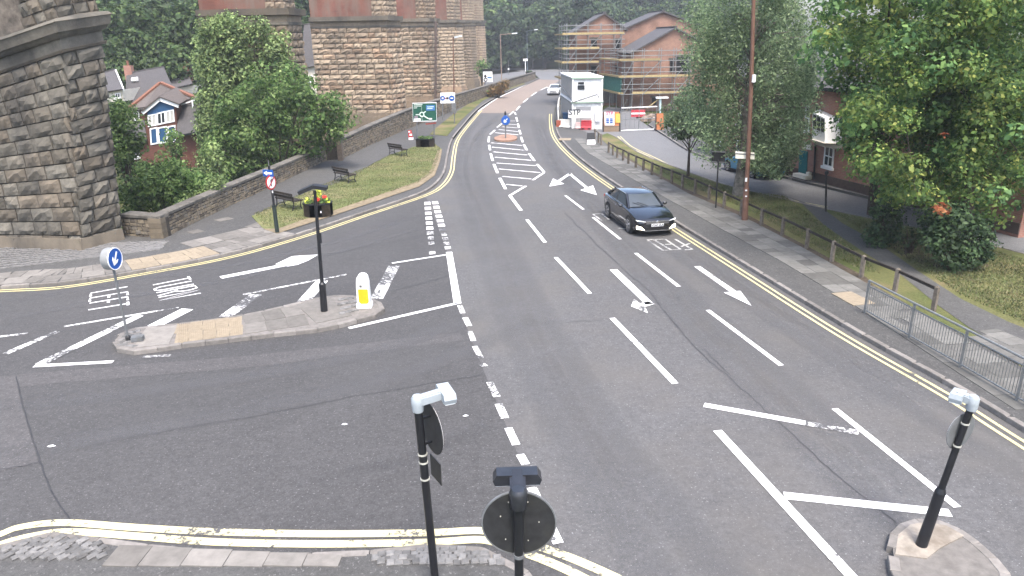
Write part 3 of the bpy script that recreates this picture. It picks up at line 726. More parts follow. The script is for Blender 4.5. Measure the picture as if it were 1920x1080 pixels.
# joints and cracks in the asphalt
def jag(px, amp, n=10, seed=1):
    r = random.Random(seed); out = []
    for a, b in zip(px, px[1:]):
        for k in range(n): out.append((a[0] + (b[0] - a[0]) * k / n + r.uniform(-amp, amp), a[1] + (b[1] - a[1]) * k / n + r.uniform(-amp, amp)))
    return out + [px[-1]]
for k, (px, w) in enumerate([([(30, 705), (42, 760), (76, 868), (100, 930), (128, 970), (128, 992)], .028), ([(-40, 890), (72, 868)], .025), ([(165, 835), (330, 806), (480, 780), (640, 748), (760, 728), (905, 703)], .018), ([(1060, 400), (1130, 470), (1215, 545), (1300, 650), (1380, 720), (1470, 800), (1560, 885), (1680, 980)], .028), ([(700, 660), (862, 624)], .018), ([(480, 500), (660, 470), (800, 440)], .02), ([(740, 545), (850, 515)], .02), ([(1320, 655), (1370, 705)], .03), ([(960, 612), (1130, 600)], .012)]):
    mark('asphalt_joint', jag(px, 1.6, seed=k), w, M_SEAM, .0105)
# ================================================================== MASONRY
def rock_mesh(mat, seed, depth=.05):                # rock-faced block: unit width (x) and height (z), face towards -y, origin at its centre
    k = ('rock' + mat.name, seed)
    if k in SLM: return SLM[k]
    r = random.Random(seed * 77 + 3); nx_, nz_ = 5, 4; vs = []; fs = []
    for j in range(nz_):
        for i in range(nx_):
            x = -.5 + i / (nx_ - 1); z = -.5 + j / (nz_ - 1)
            edge = i in (0, nx_ - 1) or j in (0, nz_ - 1)
            y = 0 if edge else -depth * r.uniform(.25, 1.25)
            if not edge: x += r.uniform(-.06, .06); z += r.uniform(-.07, .07)
            else: x *= 1 - r.uniform(0, .012); z *= 1 - r.uniform(0, .035)
            vs.append((x, y, z))
    for j in range(nz_ - 1):
        for i in range(nx_ - 1):
            a = j * nx_ + i; fs.append((a, a + 1, a + 1 + nx_, a + nx_))
    rim = [i for i in range(nx_)] + [nx_ * j + nx_ - 1 for j in range(1, nz_)] + [nx_ * (nz_ - 1) + i for i in range(nx_ - 2, -1, -1)] + [nx_ * j for j in range(nz_ - 2, 0, -1)]
    n0 = len(vs)
    for i in rim: vs.append((vs[i][0], .25, vs[i][2]))
    for k2 in range(len(rim)):
        l2 = (k2 + 1) % len(rim); fs.append((rim[l2], rim[k2], n0 + k2, n0 + l2))
    me = MB().add(vs, fs).mesh('stone_block', mat); SLM[k] = me; return me
def stone_face(parent, base, q, hs, wr, mat, seed, gap=.036, proud=.06, join=None, depth=.09, u_from=0.0):
    """q = bl, br, tr, tl world points of the face seen from outside; hs = course height; wr = block width range"""
    r = random.Random(seed); bl, br, tr, tl = q
    def uv(u, v): return (bl * (1 - u) + br * u) * (1 - v) + (tl * (1 - u) + tr * u) * v
    W = (br - bl).length; Ht = ((tl - bl).length + (tr - br).length) / 2; n = max(1, round(Ht / hs)); cnt = 0
    for j in range(n):
        v0, v1 = j / n, (j + 1) / n; u = -r.uniform(0, .6) * wr[0] / W
        while u < 1:
            w = r.uniform(*wr) / W; u0, u1 = max(0, u), min(1, u + w); u += w
            if u1 < u_from: continue
            if 1 - u1 < .25 * wr[0] / W: u1 = 1; u = 1
            if u1 - u0 < .12 * wr[0] / W: continue
            um, vm = (u0 + u1) / 2, (v0 + v1) / 2; c = uv(um, vm); ex = uv(u1, vm) - uv(u0, vm); ez = uv(um, v1) - uv(um, v0)
            X = ex.normalized(); Yn = ez.cross(X).normalized(); Z = X.cross(Yn)
            Rm = Matrix((X, Yn, Z)).transposed(); c = c - Yn * r.uniform(0, proud)
            sc = (ex.length - gap, 1, abs(ez.dot(Z)) - gap); me = rock_mesh(mat, r.randint(0, 7), depth)
            if join is None: piece('stone_block', me, parent, base, c, Rm, sc)
            else:
                n0 = len(join.v); S = Matrix.Diagonal(sc)
                for v in me.vertices: join.v.append(c + Rm @ (S @ v.co))
                for p in me.polygons: join.f.append([i + n0 for i in p.vertices])
            cnt += 1
    return cnt
def face_n(q): return (q[1] - q[0]).cross(q[3] - q[0]).normalized()

# ---- the near pier on the left
YK = at(155, 470).y
def pierA():
    base = at(155, 468, PZ)
    t = Thing('viaduct_pier', 'huge dark weathered stone viaduct pier standing at the left edge', 'pier', base, 'viaduct piers')
    K0, L0, R0 = at(155, 468, PZ), at(-140, 458, PZ), at(231, 448, PZ)
    K1 = atY(118, 99, K0.y + .45); L1 = atY(-150, 190, L0.y + .5); R1 = atY(192, 82, R0.y + .35)
    fl = (L0, K0, K1, L1); fr = (K0, R0, R1, K1); nl, nr = face_n(fl), face_n(fr)
    back = Vector((-.6, 7.5, 0))
    core = MB(); i1 = -nl * .06 - nr * .06
    core.hexa([L0 - nl * .06, K0 + i1, R0 - nr * .06, L0 + back], [L1 - nl * .06, K1 + i1, R1 - nr * .06, L1 + back])
    t.part('core', core, M_MORT)
    stone_face(t.o, base, fl, .50, (.55, 1.15), M_STA, 21); stone_face(t.o, base, fr, .50, (.6, 1.2), M_STA, 22)
    def ring(z0, z1, out0, out1, name, mat=M_STA):   # moulding running round both faces, above the body top
        def lv(z, o):
            up = Vector((0, 0, z))
            kk = K1 + up + (nl + nr) * o
            return L1 + up + nl * o, kk, R1 + up + nr * o + (R1 - K1).normalized() * o
        a, b = lv(z0, out0), lv(z1, out1); mb = MB()
        inn = [L1 + back, K1 - nl * .5 - nr * .5, R1 - nr * .6]
        for i in (0, 1):
            u = Vector((0, 0, z0)); w = Vector((0, 0, z1))
            mb.hexa([a[i], a[i + 1], inn[i + 1] + u, inn[i] + u], [b[i], b[i + 1], inn[i + 1] + w, inn[i] + w])
        return t.part(name, mb, mat)
    ring(.0, .10, .10, .14, 'string_course'); ring(.10, .52, .05, .05, 'frieze'); ring(.52, .62, .14, .22, 'moulding'); ring(.62, .70, .22, .26, 'moulding'); ring(.70, 1.05, .30, .36, 'cornice'); ring(1.05, 1.16, .40, .30, 'cornice_cap')
    # plinth and the shaft above the cornice
    pb = MB(); o1 = nl * .14; o2 = nr * .14
    for (a, b, o, c) in ((L0, K0, o1, o2), (K0, R0, o2, o1)):
        e0 = a + o + (c if a is K0 else Vector((0, 0, 0))); e1 = b + o + (c if b is K0 else Vector((0, 0, 0)))
        u = Vector((0, 0, .45)); pb.hexa([e0, e1, b - o, a - o], [e0 + u - o * .5, e1 + u - o * .5, b - o + u, a - o + u])
    t.part('plinth', pb, M_STA)
    zt = Vector((0, 0, 1.16)); s1 = [p + zt - nl * .35 - nr * .3 for p in (L1, K1, R1)]
    up = Vector((0, 0, 4.5)); t.part('upper_core', MB().hexa([s1[0], s1[1], s1[2], L1 + back + zt], [s1[0] + up, s1[1] + up, s1[2] + up, L1 + back + zt + up]), simple('streaked_masonry', (.155, .135, .115), .95, .5, 3, .1, dirt=(.085, .08, .073), bmp=.5))
    q0 = s1[0] * .22 + s1[1] * .78; n0 = nl * .02
    stone_face(t.o, base, (q0 + n0, s1[1] + n0, s1[1] + up + n0, q0 + up + n0), .5, (.5, .9), M_STA, 23)
    stone_face(t.o, base, (s1[1] + nr * .02, s1[2] + nr * .02, s1[2] + up + nr * .02, s1[1] + up + nr * .02), .5, (.5, 1.0), M_STA, 24)
    return L1, K1, R1, nl, nr
PA = pierA()

# ---- the farther piers: broad face towards the road junction, narrow end towards the road
def far_pier(label, px_corner, Y, y_top, px_end, mode, mat=M_STC, width=8.2, zb=-2.0, vis=1.0, seed=1, brick=True):
    K = atY(px_corner, 200, Y); zt = atY(px_corner, y_top, Y).z
    K0 = Vector((K.x, Y, zb)); d = Vector((-1, .06, 0)).normalized(); e = Vector((.12, 1, 0)).normalized()
    # end-face depth from the sight line of its far edge
    dirx = ray(px_end, 150); tt = 2.6; E0 = K0 + e * tt
    want = dirx.x / dirx.y * E0.y; E0.x = max(want, K0.x + .1)
    L0 = K0 + d * width; bt = .018 * (zt - zb)
    def top(p, dx, dy): return Vector((p.x + dx, p.y + dy, zt))
    K1, E1, L1 = top(K0, -bt, bt), top(E0, -bt, 0), top(L0, 0, bt)
    t = Thing('viaduct_pier', label, 'pier', K0, 'viaduct piers')
    bk = Vector((.3, 2.6, 0))
    fl = (L0, K0, K1, L1); fr = (K0, E0, E1, K1); nl, nr = face_n(fl), face_n(fr)
    t.part('core', MB().hexa([L0 - nl * .07, K0 - nl * .07 - nr * .07, E0 - nr * .07, L0 + bk], [L1 - nl * .07, K1 - nl * .07 - nr * .07, E1 - nr * .07, L1 + bk]), M_MORTC)
    if mode == 'pieces':
        stone_face(t.o, t.base, fl, .52, (.7, 1.45), mat, seed, gap=.052, u_from=1 - vis); stone_face(t.o, t.base, fr, .52, (.55, 1.1), mat, seed + 1, gap=.052)
    else:
        mb = MB(); stone_face(t.o, t.base, fl, .52, (.7, 1.4), mat, seed, gap=.065, join=mb); stone_face(t.o, t.base, fr, .52, (.55, 1.0), mat, seed + 1, gap=.065, join=mb)
        t.part('stone_courses', mb, mat, kind='stuff')
    def ring(z0, z1, o, name, m=M_STA):
        mb = MB(); z0 = Vector((0, 0, z0)); z1 = Vector((0, 0, z1))
        a = [L1 + nl * o, K1 + nl * o + nr * o, E1 + nr * o, E1 - nr * 1.5, L1 - nl * 1.5]
        mb.hexa([a[0] + z0, a[1] + z0, a[1] - nl * 2.2 + z0, a[4] + z0], [a[0] + z1, a[1] + z1, a[1] - nl * 2.2 + z1, a[4] + z1])
        b = [K1 + nl * o + nr * o, E1 + nr * o + e * o, E1 - nr * 2, K1 - nr * 2 + nl * o]
        s2 = Vector((.004, -.004, .004)); mb.hexa([p + z0 - s2 for p in b], [p + z1 + s2 for p in b])
        t.part(name, mb, m)
    ring(-.02, .16, .10, 'string_course'); ring(.16, .62, .05, 'frieze', mat); ring(.62, 1.05, .34, 'cornice')
    pl = MB(); o = .16
    for z0, z1, o in ((zb, zb + 2.35, .30), (zb + 2.35, zb + 2.75, .15)):
        pl.hexa([L0 + nl * o + Vector((0, 0, z0 - zb)), K0 + (nl + nr) * o + Vector((0, 0, z0 - zb)), E0 + nr * o + Vector((0, 0, z0 - zb)), L0 + bk + Vector((0, 0, z0 - zb))],
                [L0 + nl * o + Vector((0, 0, z1 - zb)), K0 + (nl + nr) * o + Vector((0, 0, z1 - zb)), E0 + nr * o + Vector((0, 0, z1 - zb)), L0 + bk + Vector((0, 0, z1 - zb))])
    t.part('plinth', pl, mat)
    u0 = Vector((0, 0, 1.05)); up = Vector((0, 0, 6)); s = .35
    a = [L1 - nl * s, K1 - nl * s - nr * s, E1 - nr * s, L1 + bk]
    t.part('brick_shaft', MB().hexa([p + u0 for p in a], [p + u0 + up for p in a]), M_BRKV)
    kc = K1 - nl * (s - .05) - nr * (s - .05)
    mb = MB(); qa = kc - (K1 - L1).normalized() * 1.25
    stone_face(t.o, t.base, (qa + u0, kc + u0, kc + u0 + up, qa + u0 + up), .5, (.45, .8), mat, seed + 5, join=mb)
    ec = E1 - nr * (s - .05); stone_face(t.o, t.base, (kc + u0, ec + u0, ec + u0 + up, kc + u0 + up), .5, (.5, .9), mat, seed + 6, join=mb)
    t.part('quoins', mb, mat, kind='stuff')
    return t
far_pier('stone viaduct pier half wrapped in ivy behind the leafy bush', 560, 54, 45, 581, 'join', M_STC, 6.6, -4.0, .5, 31)
far_pier('broad buff sandstone viaduct pier with red brick above its cornice', 738, 78, 50, 760, 'pieces', M_STC, 8.1, -2.0, 1, 41)
far_pier('sandstone pier directly behind the broad buff one, dark drainpipe beside it', 812, 100, 50, 829, 'pieces', M_STC, 8.0, -2.0, .58, 51)
far_pier('third sandstone pier along, behind the white roundabout sign', 864, 122, 50, 873, 'join', M_STC, 8.0, -2.0, 1, 61)
far_pier('narrow sliver of sandstone pier, next to last of the row', 889, 144, 49, 897, 'join', M_STC, 8.0, -2.0, 1, 71)
far_pier('farthest sandstone pier, beside the dark trees at the bend', 907, 166, 48, 914, 'join', M_STC, 8.0, -2.0, 1, 81)
dp = Thing('drainpipe', 'dark vertical drainpipe on the corner of the sandstone pier', 'drainpipe', atY(816, 200, 99.0))
dp.part('pipe', MB().tube([atY(817, 215, 99.2), atY(817, 40, 99.2)], .16, 8), simple('pipe_dark', (.12, .085, .07), .8, .3))

# ---- rubble walls with coping
def rubble_wall(label, pts, h, seed, tall=None, wall_t=.42, cope=.95, name='stone_wall'):
    """pts run with the visible face on the right of travel"""
    base = Vector((pts[0].x, pts[0].y, 0)); t = Thing(name, label, 'wall', base, 'rubble boundary walls')
    r = random.Random(seed); core = MB(); face = MB()
    off = offset(pts, -wall_t)
    for i in range(len(pts) - 1):
        a, b, c, d = pts[i], pts[i + 1], off[i + 1], off[i]
        h0 = tall[i] if tall else h; h1 = tall[i + 1] if tall else h
        core.hexa([Vector((p.x, p.y, -.2)) for p in (a, b, c, d)], [Vector((a.x, a.y, h0)), Vector((b.x, b.y, h1)), Vector((c.x, c.y, h1)), Vector((d.x, d.y, h0))])
        L = (b - a).length; X = (b - a).normalized(); N = Vector((X.y, -X.x, 0))
        far_ = (a.y + b.y) / 2 > 75
        v = .1
        while v < max(h0, h1) - .02:
            rh = r.uniform(.10, .2) * (1.6 if far_ else 1); u = -r.uniform(0, .2)
            while u < L:
                w = r.uniform(.13, .42) * (1.6 if far_ else 1); u0, u1 = max(0, u), min(L, u + w); u += w
                hh = h0 + (h1 - h0) * (u0 / L)
                if u1 - u0 < .06 or v + rh > hh + .02: continue
                p = r.uniform(.012, .05); g = .012; k = [r.uniform(-.02, .02) for _ in range(4)]
                q = [a + X * (u0 + g) + Vector((0, 0, v + g + k[0])), a + X * (u1 - g) + Vector((0, 0, v + g + k[1])), a + X * (u1 - g) + Vector((0, 0, v + rh - g + k[2])), a + X * (u0 + g) + Vector((0, 0, v + rh - g + k[3]))]
                cm = sum(q, Vector()) / 4; f4 = [cm + (s_ - cm) * .8 + N * p for s_ in q]
                face.add(q + f4, [(4, 5, 6, 7), (0, 1, 5, 4), (1, 2, 6, 5), (2, 3, 7, 6), (3, 0, 4, 7)])
            v += rh
    t.part('wall_core', core, M_MORT); t.part('rubble_facing', face, M_RUB, kind='stuff')
    mid = [(a + b) / 2 for a, b in zip(pts, off)]
    for i in range(len(mid) - 1):
        h0 = tall[i] if tall else h; h1 = tall[i + 1] if tall else h
        A = Vector((mid[i].x, mid[i].y, h0)); B = Vector((mid[i + 1].x, mid[i + 1].y, h1)); n = max(1, round((B - A).length / cope)); d = (B - A)
        for k in range(n):
            c = A + d * ((k + .5) / n); X = d.normalized(); Yv = Vector((-X.y, X.x, 0)).normalized(); Z = X.cross(Yv)
            piece('coping_stone', block_mesh('coping_stone', M_COPE, bev=.12, top_rough=.012, seed=r.randint(0, 3)), t.o, t.base, c, Matrix((X, Yv, Z)).transposed(), (d.length / n - .015, wall_t + .14, .14))
    return t
def rubm(name):
    m, N, L, b = nt(name, .92, .15)
    rp = N.new('ShaderNodeNewGeometry').outputs['Random Per Island']
    c = ramp(N, L, rp, [(0, (.085, .072, .058)), (.3, (.155, .13, .098)), (.65, (.21, .175, .125)), (1, (.145, .135, .12))])
    c = mix(N, L, 1.0, c, ramp(N, L, noise(N, L, 6, 6, .7), [(.3, .65), (.7, 1.25)]), 'MULTIPLY')
    c = mix(N, L, ramp(N, L, noise(N, L, .5, 5), [(.5, 0), (.7, .55)]), c, (.10, .09, .075))
    L.new(c, b.inputs['Base Color']); bump(N, L, b, noise(N, L, 12, 5), .4, .02); return m
M_RUB = rubm('rubble_stones')
rubble_wall('low rubble wall end with flat coping joined to the dark pier', P((233, 446), (306, 452)), .95, 1, wall_t=.5)
wl = rubble_wall('long rubble wall with coping running behind the benches', P((306, 452), (370, 420), (440, 386), (520, 349), (612, 304)), .98, 2)
rubble_wall('taller rubble wall with coping behind the green road sign, past the gate', P((641, 301), (700, 272), (760, 246), (820, 222), (880, 196), (940, 172), (1004, 149)), 1.0, 3, tall=[1.35, 1.5, 1.7, 1.8, 1.6, 1.5, 1.4])
cn = at(306, 452); wdir = (at(370, 420) - cn).normalized()
for k in range(4):
    p = cn + wdir * (.14 + .05 * (k % 2)) + Vector((-wdir.y, wdir.x, 0)) * .2
    wl.part('quoin', MB().box((p.x, p.y, .12 + .215 * (k + .5)), (.42 + .1 * (k % 2), .56, .205), math.atan2(wdir.y, wdir.x)), M_STW)
g0, g1 = at(613, 304), at(637, 302)
gt = Thing('gate', 'dark solid timber gate set in the gap of the rubble wall', 'gate', g0)
for k in range(5):
    a = g0.lerp(g1, (k + .04) / 5); b = g0.lerp(g1, (k + .96) / 5)
    gt.part('plank', MB().hexa([a, b, b + Vector((0, .05, 0)), a + Vector((0, .05, 0))], [p + Vector((0, 0, 1.5)) for p in (a, b, b + Vector((0, .05, 0)), a + Vector((0, .05, 0)))]), M_DWOOD)
gp = Thing('gate_post', 'square brown stone gatepost beside the dark gate', 'post', at(640, 304))
c = at(637, 304); gp.part('shaft', MB().box((c.x + .1, c.y, .8), (.34, .4, 1.6)), simple('gatepost_stone', (.17, .135, .105), .9, .25)); gp.part('cap', MB().box((c.x + .1, c.y, 1.66), (.42, .48, .12)), M_COPE)

# ================================================================== VEGETATION
def leaf_mesh(name, C, Nn, size, mat, g, asp=.55):
    n = len(C); Nn = Nn / np.maximum(1e-6, np.linalg.norm(Nn, axis=1, keepdims=True))
    t = g.normal(size=(n, 3)); t -= (t * Nn).sum(1, keepdims=True) * Nn; t /= np.maximum(1e-6, np.linalg.norm(t, axis=1, keepdims=True)); b = np.cross(Nn, t)
    s = (size * np.clip(np.exp(g.normal(0, .38, n)), .4, 2.0))[:, None] if np.isscalar(size) else size[:, None]
    V = np.stack([C - t * s, C + b * s * asp + Nn * s * .18, C + t * s, C - b * s * asp + Nn * s * .18], 1).reshape(-1, 3)
    return np_mesh(name, V, np.arange(4 * n).reshape(-1, 4), mat)
def clump_points(g, centers, radii, per, squash=.75, shell=.55):
    out = []; nor = []
    for c, r in zip(centers, radii):
        k = max(4, int(per * (r ** 2)))
        d = g.normal(size=(k, 3)); d /= np.linalg.norm(d, axis=1, keepdims=True)
        rr = r * (shell + (1 - shell) * g.random(k) ** .6) * (1 + .18 * g.normal(size=k))
        p = d * rr[:, None]; p[:, 2] *= squash
        out.append(c + p); nor.append(d + g.normal(0, .55, (k, 3)) + np.array([0, 0, .55]))
    return np.concatenate(out), np.concatenate(nor)
def limbs(mb, base, h, r0, tips, g, first=.35):
    base = Vector(base); bend = Vector((g.normal(0, .02 * h), g.normal(0, .02 * h), 0))
    tr = [base + Vector((0, 0, -.2)), base + Vector((0, 0, h * .15)) + bend * .2, base + Vector((0, 0, h * .45)) + bend * .7, base + Vector((0, 0, h * .8)) + bend]
    mb.tube(tr, [r0 * 1.25, r0, r0 * .72, r0 * .28], 9)
    for t in tips:
        t = Vector(t); f = g.uniform(first, .75); s = tr[1].lerp(tr[3], (f * h - h * .15) / (h * .65)); m = s.lerp(t, .5) + Vector((0, 0, .05 * h))
        mb.tube([s, m, t], [r0 * .38, r0 * .22, r0 * .08], 6)
def broadleaf(name, label, cat, base, h, crown_c, crown_r, n_cl, cl_r, per, leaf, mat, seed, group=None, r0=None, bark=None, asp=.55, sub=True, shell=.55, tr_h=None, keep=None):
    g = np.random.default_rng(seed); base = Vector(base); cc = np.array(crown_c, float); cr = np.array(crown_r, float)
    d = g.normal(size=(n_cl, 3)); d /= np.linalg.norm(d, axis=1, keepdims=True)
    cen = cc + d * cr * (g.random(n_cl) ** .45)[:, None] * .92
    if keep is not None: cen = np.array([c for c in cen if keep(c)])
    rad = g.uniform(*cl_r, len(cen)); Cp, Nn = clump_points(g, cen, rad, per, shell=shell)
    t = Thing(name, label, cat, base, group); b = np.array(base)
    o = link('crown', leaf_mesh('crown', Cp - b, Nn, leaf, mat, g, asp), t.o)
    if sub:
        mb = MB(); limbs(mb, base, tr_h or (crown_c[2] + crown_r[2] * .5 - base.z), r0 or h * .018, [tuple(c) for c in cen[:14]], g); t.part('trunk', mb, bark or M_BARK, smooth=True)
    return t
LF_FAR = leafm('leaf_wood', [(0.020, 0.040, 0.014), (0.039, 0.073, 0.022), (0.061, 0.103, 0.031), (0.095, 0.134, 0.045)], .3)
LF_FARD = leafm('leaf_wood_dark', [(0.015, 0.031, 0.015), (0.027, 0.051, 0.020), (0.044, 0.075, 0.028), (0.066, 0.103, 0.036)], .25)
LF_BUSH = leafm('leaf_bush', [(0.040, 0.083, 0.026), (0.077, 0.142, 0.040), (0.129, 0.209, 0.063), (0.202, 0.283, 0.101)], .45)
LF_IVY = leafm('leaf_ivy', [(0.078, 0.130, 0.052), (0.143, 0.215, 0.078), (0.221, 0.305, 0.111), (0.312, 0.390, 0.156)], .25)
LF_BIRCH = leafm('leaf_birch', [(0.094, 0.144, 0.082), (0.149, 0.218, 0.113), (0.211, 0.288, 0.149), (0.288, 0.366, 0.196)], .45)
LF_MAPLE = leafm('leaf_maple', [(0.058, 0.111, 0.034), (0.091, 0.163, 0.047), (0.130, 0.215, 0.058), (0.182, 0.267, 0.072), (0.351, 0.377, 0.104)], .5)
LF_MAPLED = leafm('leaf_maple_dark', [(0.044, 0.104, 0.044), (0.081, 0.164, 0.060), (0.137, 0.244, 0.081), (0.217, 0.341, 0.109)], .45)
LF_SHRUB = leafm('leaf_shrub', [(.014, .03, .016), (.026, .05, .022), (.042, .075, .03), (.065, .105, .042)], .3)
LF_RED = leafm('leaf_red', [(.20, .05, .03), (.26, .12, .05)], .4)
LF_DRY = leafm('leaf_dry', [(.14, .085, .03), (.2, .12, .05), (.10, .09, .03)], .3)
LF_FLOWR = leafm('petal_red', [(.65, .02, .03), (.75, .06, .05)], .2)
LF_FLOWY = leafm('petal_yellow', [(.55, .55, .08), (.35, .45, .06)], .3)
# -- wooded hill: a few tree meshes shared by many trees
def far_tree_proto(seed, mat, per=42, leaf=.42):
    g = np.random.default_rng(seed); n = 46
    d = g.normal(size=(n, 3)); d /= np.linalg.norm(d, axis=1, keepdims=True)
    cen = np.array([0, 0, 9.0]) + d * np.array([4.6, 4.6, 6.2]) * (g.random(n) ** .4)[:, None]
    Cp, Nn = clump_points(g, cen, g.uniform(1.2, 2.3, n), per, .8)
    mb = MB(); limbs(mb, (0, 0, 0), 12, .28, [tuple(c) for c in cen[:8]], g)
    return leaf_mesh('crown', Cp, Nn, leaf, mat, g, .65), mb.mesh('trunk', M_BARK, smooth=True)
FT = [far_tree_proto(200 + i, LF_FAR) for i in range(3)] + [far_tree_proto(210 + i, LF_FARD) for i in range(3)] + [far_tree_proto(220 + i, LF_FAR if i < 2 else LF_FARD, 130, .22) for i in range(4)]
def far_tree(x, y, s, label, group, kind=None, z=None):
    k = rng.randint(0, 5) if kind is None else kind
    t = Thing('woodland_tree', label, 'tree', (x, y, terr(x, y) - .2 if z is None else z), group)
    t.o.rotation_euler = (0, 0, rng.uniform(0, 6.28)); t.o.scale = (s * rng.uniform(.9, 1.2), s * rng.uniform(.9, 1.2), s * rng.uniform(.9, 1.12))
    link('crown', FT[k][0], t.o); link('trunk', FT[k][1], t.o); return t
ORD = ['leftmost', 'second', 'third', 'fourth', 'fifth', 'sixth', 'seventh', 'eighth', 'ninth', 'tenth', 'eleventh', 'twelfth', 'thirteenth', 'fourteenth']
def tree_label(row, k):
    return ('leafy tree at the foot of the wood, ', 'tree in the second row of the wood, ', 'tree in the third row of the wood, ', 'tree on the skyline of the wood, ')[row] + ORD[k] + ('' if k == 0 else ' from the left')
for row, (Y, n, x0, x1, s) in enumerate([(206, 14, 895, 1425, 1.0), (219, 14, 885, 1425, 1.1), (234, 14, 890, 1430, 1.15), (252, 12, 870, 1430, 1.2)]):
    for i in range(n):
        px = x0 + (x1 - x0) * (i + rng.uniform(.15, .85)) / n; p = atY(px, 130, Y); order = i
        far_tree(p.x, Y + rng.uniform(-4, 4), s * rng.uniform(.85, 1.15), tree_label(row, order), 'trees on the wooded hill', (rng.randint(3, 5) if row == 0 and px < 1060 else None))
TLS = {}
def TL(px, Y, where):
    base = 'tall tree ' + where; n = TLS.get(base, 0); TLS[base] = n + 1
    return base + ('', ', second from left', ', third from left', ', fourth from left', ', fifth from left')[n]
for (px, Y, s, k) in [(228, 84, .72, 0), (262, 92, 1.1, 1), (300, 98, 1.1, 2), (335, 90, 1.0, 4), (372, 96, 1.15, 3), (405, 92, 1.05, 5), (440, 100, 1.1, 1), (480, 100, 1.1, 4), (520, 108, 1.15, 0), (262, 112, 1.15, 2), (300, 118, 1.3, 5), (350, 114, 1.35, 3), (410, 118, 1.3, 0), (590, 118, 1.2, 3), (570, 124, 1.2, 5)]:
    p = atY(px, 150, Y); far_tree(p.x, Y, s, TL(px, Y, ('just right of the dark pier' if px < 250 else 'above the long slate roof' if px < 330 else 'left of the ivy' if px < 380 else 'behind the ivy clad pier') + (', farther row' if Y > 105 else ', nearer row')), 'trees behind the houses', 6 + k % 4, z=max(terr(p.x, Y), -3.5) - .2)
# -- ivy hung over the second pier
def leaf_blob(name, label, cat, blobs, per, leaf, mat, seed, group=None, stems=True, asp=.6, shell=.6, squash=.85, base=None):
    g = np.random.default_rng(seed); cen = np.array([b[0] for b in blobs], float); rad = np.array([b[1] for b in blobs], float)
    Cp, Nn = clump_points(g, cen, rad, per, squash, shell)
    bs = Vector(base) if base is not None else Vector((cen[:, 0].mean(), cen[:, 1].mean(), terr(cen[:, 0].mean(), cen[:, 1].mean())))
    t = Thing(name, label, cat, bs, group); link('foliage', leaf_mesh('foliage', Cp - np.array(bs), Nn, leaf, mat, g, asp), t.o)
    if stems:
        mb = MB()
        for c in cen[:16]:
            m = bs.lerp(Vector(c), .5); mb.tube([bs + Vector((0, 0, -.1)), Vector((m.x, m.y, m.z)), Vector(c)], [.06, .04, .015], 5)
        t.part('stem', mb, M_BARK)
    return t
gr = random.Random(5)
iv = []
for i in range(420):
    px = gr.uniform(378, 540) if i < 330 else gr.uniform(378, 415); py = gr.uniform(34, 330) if px > 400 else gr.uniform(48, 330)
    if px > 500 and py < 60: continue
    p = atY(px, py, 52.9 + gr.uniform(-.6, .5)); iv.append((p, gr.uniform(.5, .85)))
leaf_blob('ivy', 'dense pale green ivy clothing the second viaduct pier', 'ivy', iv, 300, .085, LF_IVY, 61, base=Vector((atY(460, 300, 53).x, 53, -3.9)))
# bushes: (label, px range, py range, Y, count, radius)
def bush(label, outline, Y, n, rr, per, leaf, mat, seed, name='bush', dY=1.2, group='bushes behind the wall', zmin=None):
    r = random.Random(seed); bl = []
    def inside(x, y):
        c = False
        for i in range(len(outline)):
            (ax, ay), (bx, by) = outline[i], outline[i - 1]
            if (ay > y) != (by > y) and x < (bx - ax) * (y - ay) / (by - ay) + ax: c = not c
        return c
    x0 = min(p[0] for p in outline); x1 = max(p[0] for p in outline); y0 = min(p[1] for p in outline); y1 = max(p[1] for p in outline)
    while len(bl) < n:
        x, y = r.uniform(x0, x1), r.uniform(y0, y1)
        if inside(x, y): bl.append((atY(x, y, Y + r.uniform(-dY, dY)), r.uniform(*rr)))
    mx = sum(b[0].x for b in bl) / n
    return leaf_blob(name, label, 'bush', bl, per, leaf, mat, seed, group, base=Vector((mx, Y, (terr(mx, Y) if zmin is None else zmin) - .05)))
bush('big mixed green bush spilling over the rubble wall by the gate', [(395, 330), (400, 240), (430, 190), (470, 170), (500, 120), (540, 110), (575, 150), (600, 165), (640, 190), (655, 215), (640, 250), (610, 270), (560, 300), (480, 340), (420, 360)], 47, 120, (.5, .95), 260, .10, LF_BUSH, 71)
bush('dark leafy shrub bank below the house with the blue bay', [(235, 400), (225, 335), (240, 312), (290, 300), (350, 308), (380, 330), (395, 350), (350, 380), (300, 405)], 37, 80, (.4, .75), 300, .085, LF_BUSH, 72)
bush('slim bush growing against the back of the dark pier', [(215, 330), (205, 240), (205, 190), (235, 195), (262, 220), (265, 260), (245, 300), (235, 330)], 42, 50, (.4, .7), 300, .085, LF_BUSH, 73)
bush('low yellow green weeds on the bank inside the wall', [(320, 395), (340, 370), (390, 345), (420, 330), (410, 350), (370, 380), (330, 408)], 35.5, 40, (.2, .4), 500, .06, LF_IVY, 74, dY=.6)
bush('green creeper climbing in front of the blue bay windows', [(298, 290), (304, 268), (316, 250), (326, 240), (338, 246), (340, 270), (330, 300)], 53.5, 15, (.35, .6), 260, .09, LF_BUSH, 75, dY=.5)
bush('young pale shrub in the gap beside the ivy', [(395, 330), (390, 300), (400, 270), (415, 300), (420, 330)], 44, 22, (.3, .5), 300, .08, LF_IVY, 76, dY=.5)
